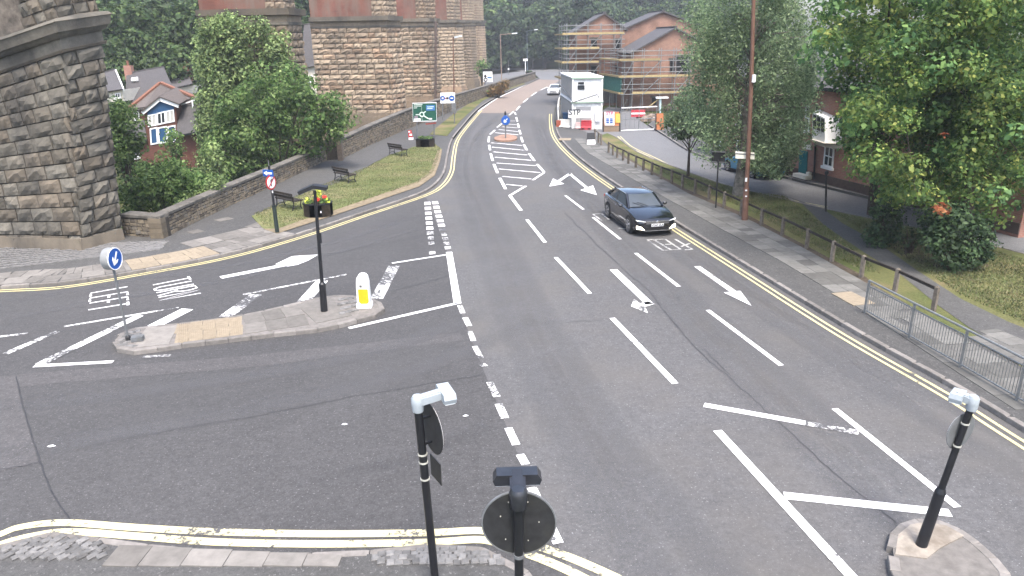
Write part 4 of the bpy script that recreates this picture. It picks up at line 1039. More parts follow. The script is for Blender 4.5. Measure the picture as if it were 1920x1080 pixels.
# -- the trees on the right
def birch():
    g = np.random.default_rng(91); base = at(1387, 366, .12); Y = base.y
    t = Thing('silver_birch', 'tall weeping silver birch with pale trunk beside the brown lamp post', 'tree', base)
    mb = MB(); top = atY(1425, -120, Y)
    tk = [base + Vector((0, 0, -.2)), atY(1390, 330, Y), atY(1395, 290, Y), atY(1402, 200, Y), atY(1412, 80, Y), top]
    mb.tube(tk, [.42, .30, .25, .2, .14, .06], 10)
    Cs = []; Ns = []; 
    for k in range(245):
        px = g.uniform(1300, 1528) if k < 150 else g.uniform(1415, 1528) if k < 205 else g.uniform(1412, 1488); top_y = -110 if 1340 < px < 1500 else -20
        py = g.uniform(top_y, 235) if k < 150 else g.uniform(120, 270) if k < 205 else g.uniform(220, 300); yy = Y + g.normal(0, 1.5); s = np.array(atY(px, py, yy))
        L = g.uniform(1.2, 3.4); low = np.interp(px, [1290, 1320, 1350, 1380, 1420, 1460, 1500, 1530], [215, 300, 318, 290, 318, 334, 270, 140])
        zl = atY(px, low, yy).z; L = min(L, max(.4, s[2] - zl))
        for q in range(int(4 + L * 2.2)):
            n = int(22 * L); u = g.random(n) ** .8
            sway = g.normal(0, .16, 2)
            p = s + np.c_[g.normal(0, .16, n) + sway[0] * u * L * .5 + g.normal(0, .25), g.normal(0, .16, n) + sway[1] * u * L * .5 + g.normal(0, .25), -u * L]
            Cs.append(p); Ns.append(g.normal(size=(n, 3)) + np.array([0, 0, .25]))
        if k % 5 == 0:
            f = (s[2] - base.z) / (top.z - base.z); st = tk[1].lerp(tk[-1], max(.1, min(.95, f - .12))); mb.tube([st, st.lerp(Vector(s), .55) + Vector((0, 0, .35)), Vector(s)], [.06, .04, .012], 5)
    C_ = np.concatenate(Cs); N_ = np.concatenate(Ns)
    t.part('trunk', mb, M_BIRCHB, smooth=True); link('crown', leaf_mesh('crown', C_ - np.array(base), N_, .050, LF_BIRCH, g, .6), t.o)
birch()
b = at(1290, 331, .12)
cc = atY(1297, 212, b.y); broadleaf('young_tree', 'small round street tree with thin trunk left of the birch', 'tree', b, 4, tuple(cc), (1.75, 1.5, 1.75), 44, (.35, .6), 420, .075, LF_BIRCH, 92, r0=.085, tr_h=3.4)
def maple():
    g = np.random.default_rng(93); base = at(1636, 398, .12); Y = base.y
    t = Thing('maple_tree', 'big maple with yellowing leaves overhanging the verge shrubs', 'tree', base)
    def zone(pxs, n, Yr, rr):
        out = []
        while len(out) < n:
            x = g.uniform(pxs[0], pxs[1]); y = g.uniform(-130, 420); lo = np.interp(x, [1540, 1560, 1590, 1620, 1660, 1720, 1780, 1850, 1920, 2050], [190, 205, 250, 330, 365, 400, 415, 400, 405, 380]); hi = np.interp(x, [1540, 1560, 1600, 1650], [30, -40, -130, -160])
            if hi < y < lo: out.append((np.array(atY(x, y, g.uniform(*Yr))), g.uniform(*rr)))
        return out
    fr = zone((1540, 1980), 340, (22.5, 28.5), (.42, .8)); bk = zone((1545, 1980), 130, (28, 33), (.6, 1.0))
    def mk(z, per, leaf, mat, nm):
        Cp, Nn = clump_points(g, [c for c, _ in z], [r for _, r in z], per, .7, .5)
        link(nm, leaf_mesh(nm, Cp - np.array(base), Nn, leaf, mat, g, .75), t.o)
    mk(fr[:250], 480, .058, LF_MAPLE, 'crown'); mk(fr[250:] + bk, 340, .075, LF_MAPLED, 'crown')
    mk([(np.array(atY(1768, 393, 22.4)), .28), (np.array(atY(1760, 388, 22.6)), .2), (np.array(atY(1768, 254, 22.6)), .13)], 420, .07, LF_RED, 'red_leaves')
    mb = MB(); tk = [base + Vector((0, 0, -.2)), atY(1638, 350, Y), atY(1650, 230, Y - .3), atY(1665, 100, Y - .5), atY(1680, -60, Y - .6)]
    mb.tube(tk, [.24, .17, .15, .12, .06], 9)
    for c, _ in (fr[:26] + bk[:8]):
        s = tk[1].lerp(tk[4], g.uniform(.1, .8)); c = Vector(c); mb.tube([s, s.lerp(c, .5) + Vector((0, 0, .5)), c], [.07, .045, .012], 5)
    t.part('trunk', mb, M_BARK, smooth=True)
    # second stem behind the big shrub
    t2 = Thing('maple_tree', 'dark forked maple stem rising behind the largest shrub at right', 'tree', at(1815, 470, .12)); mb = MB(); q = at(1815, 470, .12)
    mb.tube([q, atY(1815, 300, q.y), atY(1822, 120, q.y), atY(1830, -60, q.y)], [.22, .17, .13, .07], 9); mb.tube([atY(1818, 150, q.y), atY(1850, 90, q.y), atY(1862, -20, q.y)], [.1, .07, .04], 7)
    t2.part('trunk', mb, M_BARK, smooth=True)
    z = []
    while len(z) < 46:
        x = g.uniform(1740, 2000); y = g.uniform(-80, 330); z.append((np.array(atY(x, y, q.y + g.uniform(-1, 1.5))), g.uniform(.4, .75)))
    Cp, Nn = clump_points(g, [c for c, _ in z], [r for _, r in z], 280, .7, .5); link('crown', leaf_mesh('crown', Cp - np.array(q), Nn, .085, LF_MAPLED, g, .75), t2.o)
maple()
bush('clipped dark green shrub standing alone beside the footpath', [(1628, 455), (1625, 410), (1632, 392), (1660, 385), (1685, 395), (1690, 420), (1685, 455), (1655, 468)], 26.6, 42, (.22, .36), 900, .05, LF_SHRUB, 95, 'shrub', .45, 'verge shrubs', .12)
bush('largest dark shrub under the maple, spreading to the ground', [(1735, 465), (1735, 410), (1750, 390), (1800, 380), (1845, 400), (1858, 450), (1850, 490), (1810, 505), (1770, 495)], 23.3, 75, (.25, .42), 750, .06, LF_SHRUB, 96, 'shrub', .6, 'verge shrubs', .12)
bush('thin straggly shrub between the two dark shrubs', [(1690, 455), (1692, 420), (1715, 425), (1725, 450), (1715, 462)], 25.4, 14, (.14, .22), 700, .045, LF_SHRUB, 97, 'shrub', .25, 'verge shrubs', .12)
bush('brown dried hedge by the far white sign', [(921, 176), (924, 168), (935, 158), (950, 152), (953, 160), (948, 168), (935, 175)], 106, 22, (.5, .8), 120, .13, LF_DRY, 98, 'hedge', 1.0, None, .1)
bush('green weed tuft growing at the foot of the farthest pier', [(893, 135), (895, 120), (905, 115), (910, 125), (905, 138)], 128, 12, (.6, .9), 70, .16, LF_BUSH, 99, 'bush', 1.0, None, .3)

# ================================================================== BUILDINGS
def wallbox(t, name, front, depth, mat, under=None):   # front: list of world points, depth: vector
    return t.part(name, MB().slab(front, depth), mat, under)
def win(t, q, n, frame=.08, cols=2, rows=2, name='window', fm=None, gm=None, sill=True, deep=.05, under=None):
    """q = bl br tr tl world points on the wall plane, n = outward normal"""
    bl, br, tr, tl = q; fm = fm or M_WHITEP
    def uv(u, v): return (bl * (1 - u) + br * u) * (1 - v) + (tl * (1 - u) + tr * u) * v
    W = (br - bl).length; Hh = (tl - bl).length; fr = MB(); f = frame
    def bar(u0, u1, v0, v1, o): fr.slab([uv(u0, v0) + n * o, uv(u1, v0) + n * o, uv(u1, v1) + n * o, uv(u0, v1) + n * o], -n * (o + .02))
    bar(0, f / W, 0, 1, deep); bar(1 - f / W, 1, 0, 1, deep); bar(f / W, 1 - f / W, 0, f / Hh, deep - .004); bar(f / W, 1 - f / W, 1 - f / Hh, 1, deep - .004)
    for i in range(1, cols): bar(i / cols - f / W * .35, i / cols + f / W * .35, f / Hh, 1 - f / Hh, deep - .012)
    for j in range(1, rows): bar(f / W, 1 - f / W, j / rows - f / Hh * .35, j / rows + f / Hh * .35, deep - .008)
    w = t.part(name, fr, fm, under)
    for i in range(cols):
        for j in range(rows):
            u0, u1, v0, v1 = i / cols + .004, (i + 1) / cols - .004, j / rows + .004, (j + 1) / rows - .004
            t.part('pane', MB().slab([uv(u0, v0) + n * .012, uv(u1, v0) + n * .012, uv(u1, v1) + n * .012, uv(u0, v1) + n * .012], -n * .03), gm or M_GLASS, w)
    if sill:
        s = bl.lerp(br, .5); d = (br - bl)
        t.part('sill', MB().slab([bl - d * .1 - Vector((0, 0, .14)) + n * .12, br + d * .1 - Vector((0, 0, .14)) + n * .12, br + d * .1 + n * .12, bl - d * .1 + n * .12], -n * .14), fm, w)
    return w
def roof(t, name, poly, th, mat, under=None):          # a pitched plane with thickness, tile courses as thin raised rows
    n = (poly[1] - poly[0]).cross(poly[3] - poly[0]).normalized()
    if n.z < 0: n = -n
    o = t.part(name, MB().slab([p + n * th for p in poly], -n * th), mat, under)
    return o, n
def courses(t, poly, n_c, mat, under, th=.03):         # poly: eave a, eave b, ridge b, ridge a
    a, b, c, d = poly; n = (b - a).cross(d - a).normalized(); n = n if n.z > 0 else -n; mb = MB()
    for j in range(n_c):
        v0, v1 = j / n_c, (j + 1) / n_c
        p = [a.lerp(d, v0) + n * th * 1.6, b.lerp(c, v0) + n * th * 1.6, b.lerp(c, v1) + n * th * .3, a.lerp(d, v1) + n * th * .3]; mb.slab(p, -n * th)
    t.part('slate_courses', mb, mat, under, kind='stuff')
# ---- house with the blue bay, seen over the wall
Yh = 58.0
hb = Thing('brick_house', 'brick house with blue panelled bay, white windows and grey hipped roof', 'house', atY(300, 330, Yh))
def A(px, py, dy=0): return atY(px, py, Yh + dy)
wallbox(hb, 'wall', [A(246, 208, 1.5), A(362, 188, 1.5), A(370, 320, 1.5), A(255, 335, 1.5)], (0, 7, 0), M_BRKD)
bay = wallbox(hb, 'bay_wall', [A(270, 210), A(300, 183), A(330, 197), A(334, 300), A(280, 308)], (0, 2.5, 0), M_BRKD)
wallbox(hb, 'blue_panel', [A(276, 211, -.03), A(300, 188, -.03), A(325, 198, -.03), A(327, 211, -.03), A(277, 217, -.03)], (0, .05, 0), M_DBLUE)
for a, b in ((A(267, 212, -.18), A(299, 186, -.18)), (A(299, 186, -.18), A(335, 199, -.18))):
    hb.part('barge_board', MB().beam(a, b, .06, .26, up=(0, 0, 1)), M_WHITEP)
for a, b, q in ((A(266, 210, -.3), A(299, 183, -.3), 1), (A(299, 183, -.3), A(336, 197, -.3), 1)):
    rf, _ = roof(hb, 'bay_roof', [a, b, b + Vector((0, 3.2, .5)), a + Vector((0, 3.2, .5))], .10, M_SLATEB)
nY = Vector((0, -1, 0))
win(hb, (A(278, 238, -.02), A(294, 235, -.02), A(293, 213, -.02), A(277, 216, -.02)), nY, .07, 2, 1, gm=M_CURT, sill=False)
win(hb, (A(295, 235, -.02), A(312, 231, -.02), A(310, 208, -.02), A(294, 212, -.02)), nY, .10, 2, 1, sill=False)
win(hb, (A(312, 231, -.02), A(328, 228, -.02), A(326, 205, -.02), A(311, 208, -.02)), nY, .07, 2, 1, gm=M_CURT, sill=False)
for px0, px1, o in ((281, 295, 0), (296, 313, -2), (314, 329, -4)):
    win(hb, (A(px0 + 2, 272 + o, -.02), A(px1 + 2, 269 + o, -.02), A(px1, 238 + o, -.02), A(px0, 241 + o, -.02)), nY, .10, 1, 1, gm=M_DBLUE, sill=False, name='blue_infill')
win(hb, (A(252, 226, 1.45), A(262, 224, 1.45), A(261, 208, 1.45), A(251, 210, 1.45)), nY, .07, 2, 1)
rl = [A(241, 207, 1.2), A(272, 203, 1.2), A(302, 158, 5), A(300, 158, 5)]
roof(hb, 'roof', rl, .12, M_SLATEB); roof(hb, 'roof', [A(272, 203, 1.2), A(335, 196, 1.2), A(304, 158, 5), A(301, 158, 5)], .12, M_SLATEB); roof(hb, 'roof', [A(333, 196, 1.2), A(364, 185, 1.2), A(304, 158, 5), A(303, 158, 5)], .12, M_SLATEB)
for a, b in ((A(241, 206, 1.0), A(301, 157, 4.9)), (A(302, 157, 4.9), A(364, 184, 1.0))): hb.part('ridge_tiles', MB().beam(a + Vector((0, 0, .1)), b + Vector((0, 0, .1)), .25, .16), M_RIDGE)
hb.part('gutter', MB().beam(A(241, 209, .95), A(268, 205, .95), .1, .1), M_BLACK); hb.part('gutter', MB().beam(A(335, 198, .95), A(364, 188, .95), .1, .1), M_WHITEP)
hb.part('downpipe', MB().tube([A(360, 188, .95), A(363, 208, .95)], .06, 6), M_WHITEP)
roof(hb, 'wing_roof', [A(333, 255, -.5), A(400, 243, -.5), A(396, 190, 1.3), A(332, 200, 1.3)], .12, M_SLATE)
wallbox(hb, 'wing_wall', [A(336, 256, 0), A(400, 245, 0), A(402, 310, 0), A(340, 318, 0)], (0, 5, 0), M_BRKD)
hb.part('gutter', MB().beam(A(333, 255, -.6), A(400, 243, -.6), .1, .12), M_BLACK)
roof(hb, 'wing_roof', [A(236, 272, -.4), A(276, 264, -.4), A(272, 226, 1.4), A(240, 232, 1.4)], .1, M_SLATE)
wallbox(hb, 'wing_wall', [A(238, 273, 0), A(277, 266, 0), A(280, 308, 0), A(242, 315, 0)], (0, 1.6, 0), M_BRKD)
win(hb, (A(250, 296, -.02), A(262, 294, -.02), A(261, 279, -.02), A(249, 281, -.02)), nY, .07, 2, 1)
# ---- the slate roofs behind it
def back_house(label, Y, wall_px, roof_px, chim, extra=None, mat=M_CREAM):
    t = Thing('slate_roofed_house', label, 'house', atY(wall_px[-1][0], wall_px[-1][1], Y), 'houses in the dip behind the viaduct')
    wallbox(t, 'wall', [atY(x, y, Y) for x, y in wall_px], (0, 6, 0), mat)
    q = [atY(roof_px[0][0], roof_px[0][1], Y - .4), atY(roof_px[1][0], roof_px[1][1], Y - .4), atY(roof_px[2][0], roof_px[2][1], Y + 4), atY(roof_px[3][0], roof_px[3][1], Y + 4)]
    o, _ = roof(t, 'roof', q, .1, M_SLATE); courses(t, q, 10, M_SLATE, o)
    t.part('ridge_tiles', MB().beam(q[2] + Vector((0, 0, .12)), q[3] + Vector((0, 0, .12)), .25, .14), M_SLATE)
    for x, y in chim:
        p = atY(x, y, Y + 4); t.part('chimney', MB().box((p.x, p.y, p.z), (.75, .6, 1.6)), M_BRKO, o); t.part('chimney_pot', MB().lathe([(.13, 0), (.11, .45), (.13, .5)], (p.x, p.y, p.z + .8), 8), M_RIDGE, o)
    return t, q
t, q = back_house('house with long grey slate roof, brick chimney and white rooflight', 74, [(236, 190), (318, 175), (318, 240), (236, 240)], [(236, 196), (330, 178), (308, 127), (238, 140)], [(243, 138)])
c = atY(252, 149, 74 + 3); t.part('rooflight', MB().slab([atY(246, 151, 76.2), atY(258, 150, 76.2), atY(258, 144, 77), atY(246, 146, 77)], (0, .12, -.12)), M_WHITEP)
t, q = back_house('house with low slate roof and stone chimney right of the long roof', 82, [(320, 168), (362, 160), (362, 200), (320, 200)], [(310, 170), (362, 158), (354, 142), (315, 149)], [(353, 138)])
t, q = back_house('pale gabled cottage peeping out right beside the dark pier', 72, [(198, 172), (230, 168), (232, 190), (198, 192)], [(196, 174), (232, 168), (216, 132), (196, 138)], [])
t.part('verge_board', MB().beam(atY(217, 132, 75), atY(232, 168, 71.5), .1, .2), M_WHITEP); win(t, (atY(216, 184, 71.9), atY(226, 183, 71.9), atY(226, 174, 71.9), atY(216, 175, 71.9)), nY, .07, 2, 1)
t, q = back_house('rendered house framed between the ivy and the broad pier', 92, [(570, 126), (608, 122), (612, 175), (570, 180)], [(566, 128), (612, 122), (606, 42), (570, 48)], [])
win(t, (atY(575, 153, 91.9), atY(586, 152, 91.9), atY(586, 141, 91.9), atY(575, 142, 91.9)), nY, .09, 2, 2); t.part('gable_trim', MB().beam(atY(588, 86, 91), atY(600, 80, 91), .3, .5), M_WHITEP)
sm = Thing('street_lamp', 'small lamp on a post above the low slate roof', 'lamp', atY(324, 148, 86)); sm.part('post', MB().tube([atY(324, 150, 86), atY(325, 131, 86)], .05, 6), M_GREYP); sm.part('lantern', MB().lathe([(.12, 0), (.2, .2), (.1, .4)], atY(325, 133, 86), 8), M_LAMP)

# ---- new brick houses behind scaffolding
YB = 92.0
def gable_house(label, Y, fl, fr, eave_y, apex, base_y, depth, wins, rear_dx, name='brick_house'):
    """fl, fr: left and right px of the front; apex=(px,py)"""
    L0 = atY(fl, base_y, Y); L0.z = -.1; R0 = atY(fr, base_y, Y); R0.z = -.1
    zl = atY(fl, eave_y[0], Y).z; zr = atY(fr, eave_y[1], Y).z; Ap = atY(apex[0], apex[1], Y)
    D = Vector((rear_dx, depth, 0)); t = Thing(name, label, 'house', L0, 'half built brick houses')
    L1 = Vector((L0.x, Y, zl)); R1 = Vector((R0.x, Y, zr))
    t.part('wall', MB().slab([L0, R0, R1, Ap, L1], D), M_BRKN)
    o = Vector((0, -.3, 0)); out = .35
    for side, E in ((-1, L1), (1, R1)):
        dirv = (E - Ap).normalized(); E2 = E + dirv * out
        q = [E2 + o, E2 + D, Ap + D, Ap + o] if side < 0 else [Ap + o, Ap + D, E2 + D, E2 + o]
        rp, n = roof(t, 'roof', q, .16, M_SLATE)
    t.part('ridge_tiles', MB().beam(Ap + o + Vector((0, 0, .2)), Ap + D + Vector((0, 0, .2)), .3, .16), M_SLATE)
    n = Vector((0, -1, 0))
    for (x0, x1, y0, y1) in wins:
        q = [atY(x0, y1, Y - .02), atY(x1, y1, Y - .02), atY(x1, y0, Y - .02), atY(x0, y0, Y - .02)]; win(t, q, n, .10, 1, 3, fm=M_BLACK, gm=M_DKIN, sill=False)
        t.part('lintel', MB().slab([q[3] + Vector((-.15, -.02, 0)), q[2] + Vector((.15, -.02, 0)), q[2] + Vector((.15, -.02, .2)), q[3] + Vector((-.15, -.02, .2))], (0, .03, 0)), M_COPE)
    return t, D
h1, D1 = gable_house('leftmost scaffolded brick house with gable behind the white cabins', 92, 1078, 1167, (60, 55), (1133, 27), 195, 7, [(1108, 1119, 73, 90), (1154, 1164, 75, 92), (1108, 1119, 124, 142), (1154, 1165, 125, 142)], -.2)
h1.part('garage_opening', MB().slab([atY(1127, 193, 91.9), atY(1163, 193, 91.9), atY(1163, 158, 91.9), atY(1127, 158, 91.9)], (0, .1, 0)), simple('grey_shutter', (.16, .155, .15), .8, .2))
h2, D2 = gable_house('tallest brick gable between the two scaffolds', 97, 1165, 1322, (56, 56), (1243, 23), 190, 7, [], -.5)
h3, D3 = gable_house('nearest scaffolded brick house with slate roof, half hidden by birch', 84, 1183, 1345, (99, 99), (1266, 54), 205, 7, [(1256, 1265, 112, 135), (1268, 1293, 107, 138), (1222, 1230, 183, 196)], -.6)
def scaffold(label, Y, xs, lifts, back, bay_d, boards, net=None, base_y=195):
    base = atY(xs[0], base_y, Y); base.z = 0
    t = Thing('scaffolding', label, 'scaffold', base, 'scaffolds round the new houses')
    tube_me = bpy.data.meshes.get('scaffold_tube')
    if tube_me is None: tube_me = MB().tube([(0, 0, 0), (0, 0, 1)], 1, 6).mesh('scaffold_tube', M_GALV)
    def tb(a, b, r=.045, nm='scaffold_tube'):
        d = b - a; o = piece(nm, tube_me, t.o, t.base, a, d.to_track_quat('Z', 'Y').to_matrix(), (r, r, d.length)); return o
    X = [atY(x, 100, Y).x for x in xs]; zs = [atY(xs[0], y, Y).z for y in lifts]; top = zs[0] + 1.3
    Bk = Vector(back)
    for x in X:
        for yy in (Y, Y + bay_d): tb(Vector((x, yy, 0)), Vector((x, yy, top)), nm='standard')
    for z in zs:
        for dz in (0, .55, 1.05):
            tb(Vector((X[0] - .4, Y, z + dz)), Vector((X[-1] + .4, Y, z + dz)), nm='ledger')
            tb(Vector((X[0], Y - .3, z + dz)), Vector((X[0], Y, z + dz)) + Bk, nm='ledger')
        for x in X: tb(Vector((x, Y - .25, z - .06)), Vector((x, Y + bay_d + .2, z - .06)), nm='transom')
    for k in (1, 2, 3):
        p = Vector((X[0], Y, 0)) + Bk * (k / 3); tb(p, p + Vector((0, 0, top)), nm='standard')
    for i in range(0, len(X) - 1, 2):
        for z0, z1 in zip(zs[1:], zs): tb(Vector((X[i], Y - .05, z0)), Vector((X[i + 1], Y - .05, z1)), nm='brace')
    for z, f0, f1 in boards:
        zz = zs[z]; xa = X[0] + (X[-1] - X[0]) * f0 - .5; xb = X[0] + (X[-1] - X[0]) * f1 + .3
        n = max(1, round((xb - xa) / 3.0))
        for k in range(n):
            p0 = xa + (xb - xa) * k / n; p1 = xa + (xb - xa) * (k + 1) / n - .03
            t.part('board', MB().box(((p0 + p1) / 2, Y + bay_d / 2, zz + .02), (p1 - p0, bay_d - .1, .05)), M_PLY)
            t.part('toe_board', MB().box(((p0 + p1) / 2, Y - .04, zz + .15), (p1 - p0, .04, .24)), M_PLY)
        t.part('board', MB().hexa([Vector((X[0] - .6, Y, zz + .03)), Vector((X[0] - .02, Y, zz + .03)), Vector((X[0] - .02, Y, zz + .03)) + Bk, Vector((X[0] - .6, Y, zz + .03)) + Bk], [Vector((X[0] - .6, Y, zz + .2)), Vector((X[0] - .02, Y, zz + .2)), Vector((X[0] - .02, Y, zz + .2)) + Bk, Vector((X[0] - .6, Y, zz + .2)) + Bk]), M_PLY)
    if net:
        a = Vector((X[0] - .3, Y - .1, zs[net[0]])); b_ = a + Bk * .9; u = Vector((0, 0, 1.8)); t.part('debris_netting', MB().slab([a, b_, b_ + u, a + u], (-.03, 0, 0)), M_NET)
    return t
scaffold('grey tube scaffold with yellow boards round the leftmost brick house', 90.3, [1063, 1081, 1103, 1127, 1152, 1165], [66, 93, 119, 150], (-.45, 7, 0), 1.2, [(0, 0, 1), (1, 0, .55), (2, 0, .55), (3, .4, 1)])
scaffold('grey tube scaffold with green net on the nearest brick house', 82.2, [1172, 1188, 1208, 1240, 1268, 1296], [115, 146, 177], (-1.2, 8, 0), 1.2, [(0, 0, .5), (1, 0, 1), (2, .2, 1)], net=(2,))
# ---- stacked site cabins
yc = at(1075, 243).y
def cabin(label, z0, z1, win_px, door):
    a = at(1073, 243); L0 = Vector((a.x, yc, z0)); R0 = Vector((atY(1127, 243, yc).x, yc, z0)); D = Vector((-.35, 9.5, 0)); up = Vector((0, 0, z1 - z0))
    t = Thing('site_cabin', label, 'cabin', L0, 'stacked site cabins')
    t.part('body', MB().hexa([L0, R0, R0 + D, L0 + D], [L0 + up, R0 + up, R0 + D + up, L0 + D + up]), simple('cabin_white', (.58, .60, .61), .6, .06, 2, dirt=(.50, .51, .50)))
    n = Vector((0, -1, 0))
    rb = MB()
    for k in range(26):
        p = L0 + D * ((k + .5) / 26); rb.beam(p + Vector((-.03, 0, .1)), p + Vector((-.03, 0, z1 - z0 - .1)), .05, .12)
    t.part('side_ribs', rb, simple('cabin_side', (.40, .40, .39), .7, .1, 2), kind='stuff')
    for q in (L0, R0): t.part('corner_post', MB().box((q.x, yc - .03, (z0 + z1) / 2), (.12, .12, z1 - z0)), M_WHITEP)
    t.part('top_rail', MB().beam(L0 + up + Vector((-.1, -.06, -.04)), R0 + up + Vector((.1, -.06, -.04)), .14, .10), simple('cabin_green', (.30, .42, .33), .6, .1))
    t.part('roof_sheet', MB().hexa([L0 + up + Vector((-.12, -.1, .015)), R0 + up + Vector((.12, -.1, .015)), R0 + D + up + Vector((.12, 0, .015)), L0 + D + up + Vector((-.12, 0, .015))], [L0 + up + Vector((-.12, -.1, .09)), R0 + up + Vector((.12, -.1, .09)), R0 + D + up + Vector((.12, 0, .09)), L0 + D + up + Vector((-.12, 0, .09))]), M_WHITEP)
    if win_px:
        for (x0, x1, y0, y1) in win_px: win(t, (atY(x0, y1, yc - .01), atY(x1, y1, yc - .01), atY(x1, y0, yc - .01), atY(x0, y0, yc - .01)), n, .04, 1, 1, fm=M_BLACK, sill=False)
    if door:
        q = [atY(1080, 238, yc - .02), atY(1108, 238, yc - .02), atY(1108, 200, yc - .02), atY(1080, 200, yc - .02)]; t.part('double_door', MB().slab(q, (0, -.03, 0)), simple('door_grey', (.36, .37, .38), .6, .08))
    return t
zm = atY(1090, 191, yc).z; zt_ = atY(1090, 146, yc).z
cabin('lower white site cabin standing on the ground by the orange board', 0, zm - .02, None, True)
cu = cabin('upper white site cabin with small dark window, stacked on top', zm + .1, zt_, [(1084, 1095, 154, 158), (1083, 1096, 160, 168)], False)
cu.part('stair_rail', MB().tube([atY(1075, 192, yc - .5), atY(1120, 177, yc - .5), atY(1123, 183, yc - .5)], .05, 6), M_GREYP); cu.part('stair_rail', MB().tube([atY(1075, 192, yc - .5), atY(1051, 160, yc + 7)], .05, 6), M_GREYP)
# ---- brick terrace across the side street
T0, T1 = at(1497, 331, .13), at(1660, 374, .13); td = (T1 - T0); td.z = 0; td.normalize(); tn = Vector((td.y, -td.x, 0))
if tn.y > 0: tn = -tn
def tp(px, py, o=.0): return onpl(px, py, T0 + tn * o, tn)
ts = at(1521, 337, .13)
def tu(px): return (tp(px, 335) - T0).dot(td)
def terrace(label, u0, u1, col, h=4.9):
    a = T0 + td * u0; b = T0 + td * u1; t = Thing('terrace_house', label, 'house', a, 'brick terrace on the side street')
    w = t.part('wall', MB().slab([a - Vector((0, 0, .2)), b - Vector((0, 0, .2)), b + Vector((0, 0, h)), a + Vector((0, 0, h))], -tn * 7), col)
    t.part('plinth', MB().slab([a + tn * .05, b + tn * .05, b + tn * .05 + Vector((0, 0, .45)), a + tn * .05 + Vector((0, 0, .45))], -tn * .06), simple('plinth_dark', (.10, .07, .06), .9, .2))
    e = Vector((0, 0, h)); rd = -tn * 3.6 + Vector((0, 0, 1.5))
    roof(t, 'roof', [a + e + tn * .35, b + e + tn * .35, b + e + rd, a + e + rd], .12, M_SLATE)
    t.part('gutter', MB().beam(a + e + tn * .4, b + e + tn * .4, .12, .12), M_BLACK)
    return t
uS = tu(1522)
ho = terrace('red brick terrace house with white oriel window and lower sash', uS, tu(1640) + 1.2, M_BRKO)
hd = terrace('red brick terrace house with the teal front door', tu(1440), uS - .02, M_BRKO)
he = terrace('terrace house mostly hidden by the hanging birch leaves', tu(1440) - 6.5, tu(1440) - .03, M_BRKO)
terrace('terrace house hidden behind the maple and its shrubs', tu(1640) + 1.25, tu(1640) + 8, M_BRKO)
def tq(x0, y0, x1, y1, x2, y2, x3, y3, o=.01): return [tp(x0, y0, o), tp(x1, y1, o), tp(x2, y2, o), tp(x3, y3, o)]
win(ho, tq(1544, 310, 1562, 315, 1565, 277, 1548, 271), tn, .08, 2, 2)
ho.part('lintel', MB().slab(tq(1541, 271, 1569, 280, 1570, 273, 1541, 264, .02), tn * .06), M_CREAM)
ob = tq(1536, 256, 1579, 269, 1580, 225, 1537, 205, .01); om = MB(); k = tn * .75
om.hexa([ob[0], ob[0].lerp(ob[1], .22) + k, ob[0].lerp(ob[1], .78) + k, ob[1]], [ob[3], ob[3].lerp(ob[2], .22) + k, ob[3].lerp(ob[2], .78) + k, ob[2]])
oo = ho.part('oriel_window', om, M_WHITEP)
f4 = [ob[0].lerp(ob[1], .24) + k * 1.02, ob[0].lerp(ob[1], .76) + k * 1.02, ob[3].lerp(ob[2], .76) + k * 1.02, ob[3].lerp(ob[2], .24) + k * 1.02]
for i in range(3):
    bl = f4[0].lerp(f4[1], (i + .1) / 3); br = f4[0].lerp(f4[1], (i + .9) / 3); tl = f4[3].lerp(f4[2], (i + .1) / 3); tr2 = f4[3].lerp(f4[2], (i + .9) / 3)
    ho.part('pane', MB().slab([bl.lerp(tl, .4), br.lerp(tr2, .4), tr2.lerp(br, .06), tl.lerp(bl, .06)], -k * .05), M_GLASS, oo)
ho.part('oriel_base', MB().hexa([ob[0] - Vector((0, 0, .28)), ob[0].lerp(ob[1], .3) + k * .8 - Vector((0, 0, .28)), ob[0].lerp(ob[1], .7) + k * .8 - Vector((0, 0, .28)), ob[1] - Vector((0, 0, .28))], [ob[0] - td * .12 - Vector((0, 0, .004)), ob[0].lerp(ob[1], .18) + k * 1.15 - Vector((0, 0, .004)), ob[0].lerp(ob[1], .82) + k * 1.15 - Vector((0, 0, .004)), ob[1] + td * .12 - Vector((0, 0, .004))]), M_CREAM)
ho.part('downpipe', MB().tube([tp(1526, 337, .08), tp(1532, 200, .08)], .055, 7), M_BLACK)
dr = hd.part('door', MB().slab(tq(1498, 327, 1513, 331, 1515, 284, 1500, 281, .01), tn * .05), M_TEAL); hd.part('door_surround', MB().slab(tq(1508, 279, 1522, 281, 1522, 268, 1510, 266, .02), tn * .08), M_CREAM)
for y in (.12, .55): 
    q = tq(1498, 327, 1513, 331, 1515, 284, 1500, 281, .075); a_, b_, c_, d_ = q
    def U(u, v): return (a_ * (1 - u) + b_ * u) * (1 - v) + (d_ * (1 - u) + c_ * u) * v
    for u in (.14, .56): hd.part('door_panel', MB().slab([U(u, y), U(u + .3, y), U(u + .3, y + .32), U(u, y + .32)], -tn * .02), M_TEAL, dr)
hd.part('step', MB().box(tuple(tp(1505, 330, .25)), (1.1, .5, .2), math.atan2(td.y, td.x)), M_CREAM); hd.part('boot_block', MB().box(tuple(tp(1516, 331, .12)), (.25, .2, .5), math.atan2(td.y, td.x)), M_CREAM)
win(hd, tq(1510, 244, 1518, 246, 1519, 200, 1511, 196), tn, .08, 1, 2)
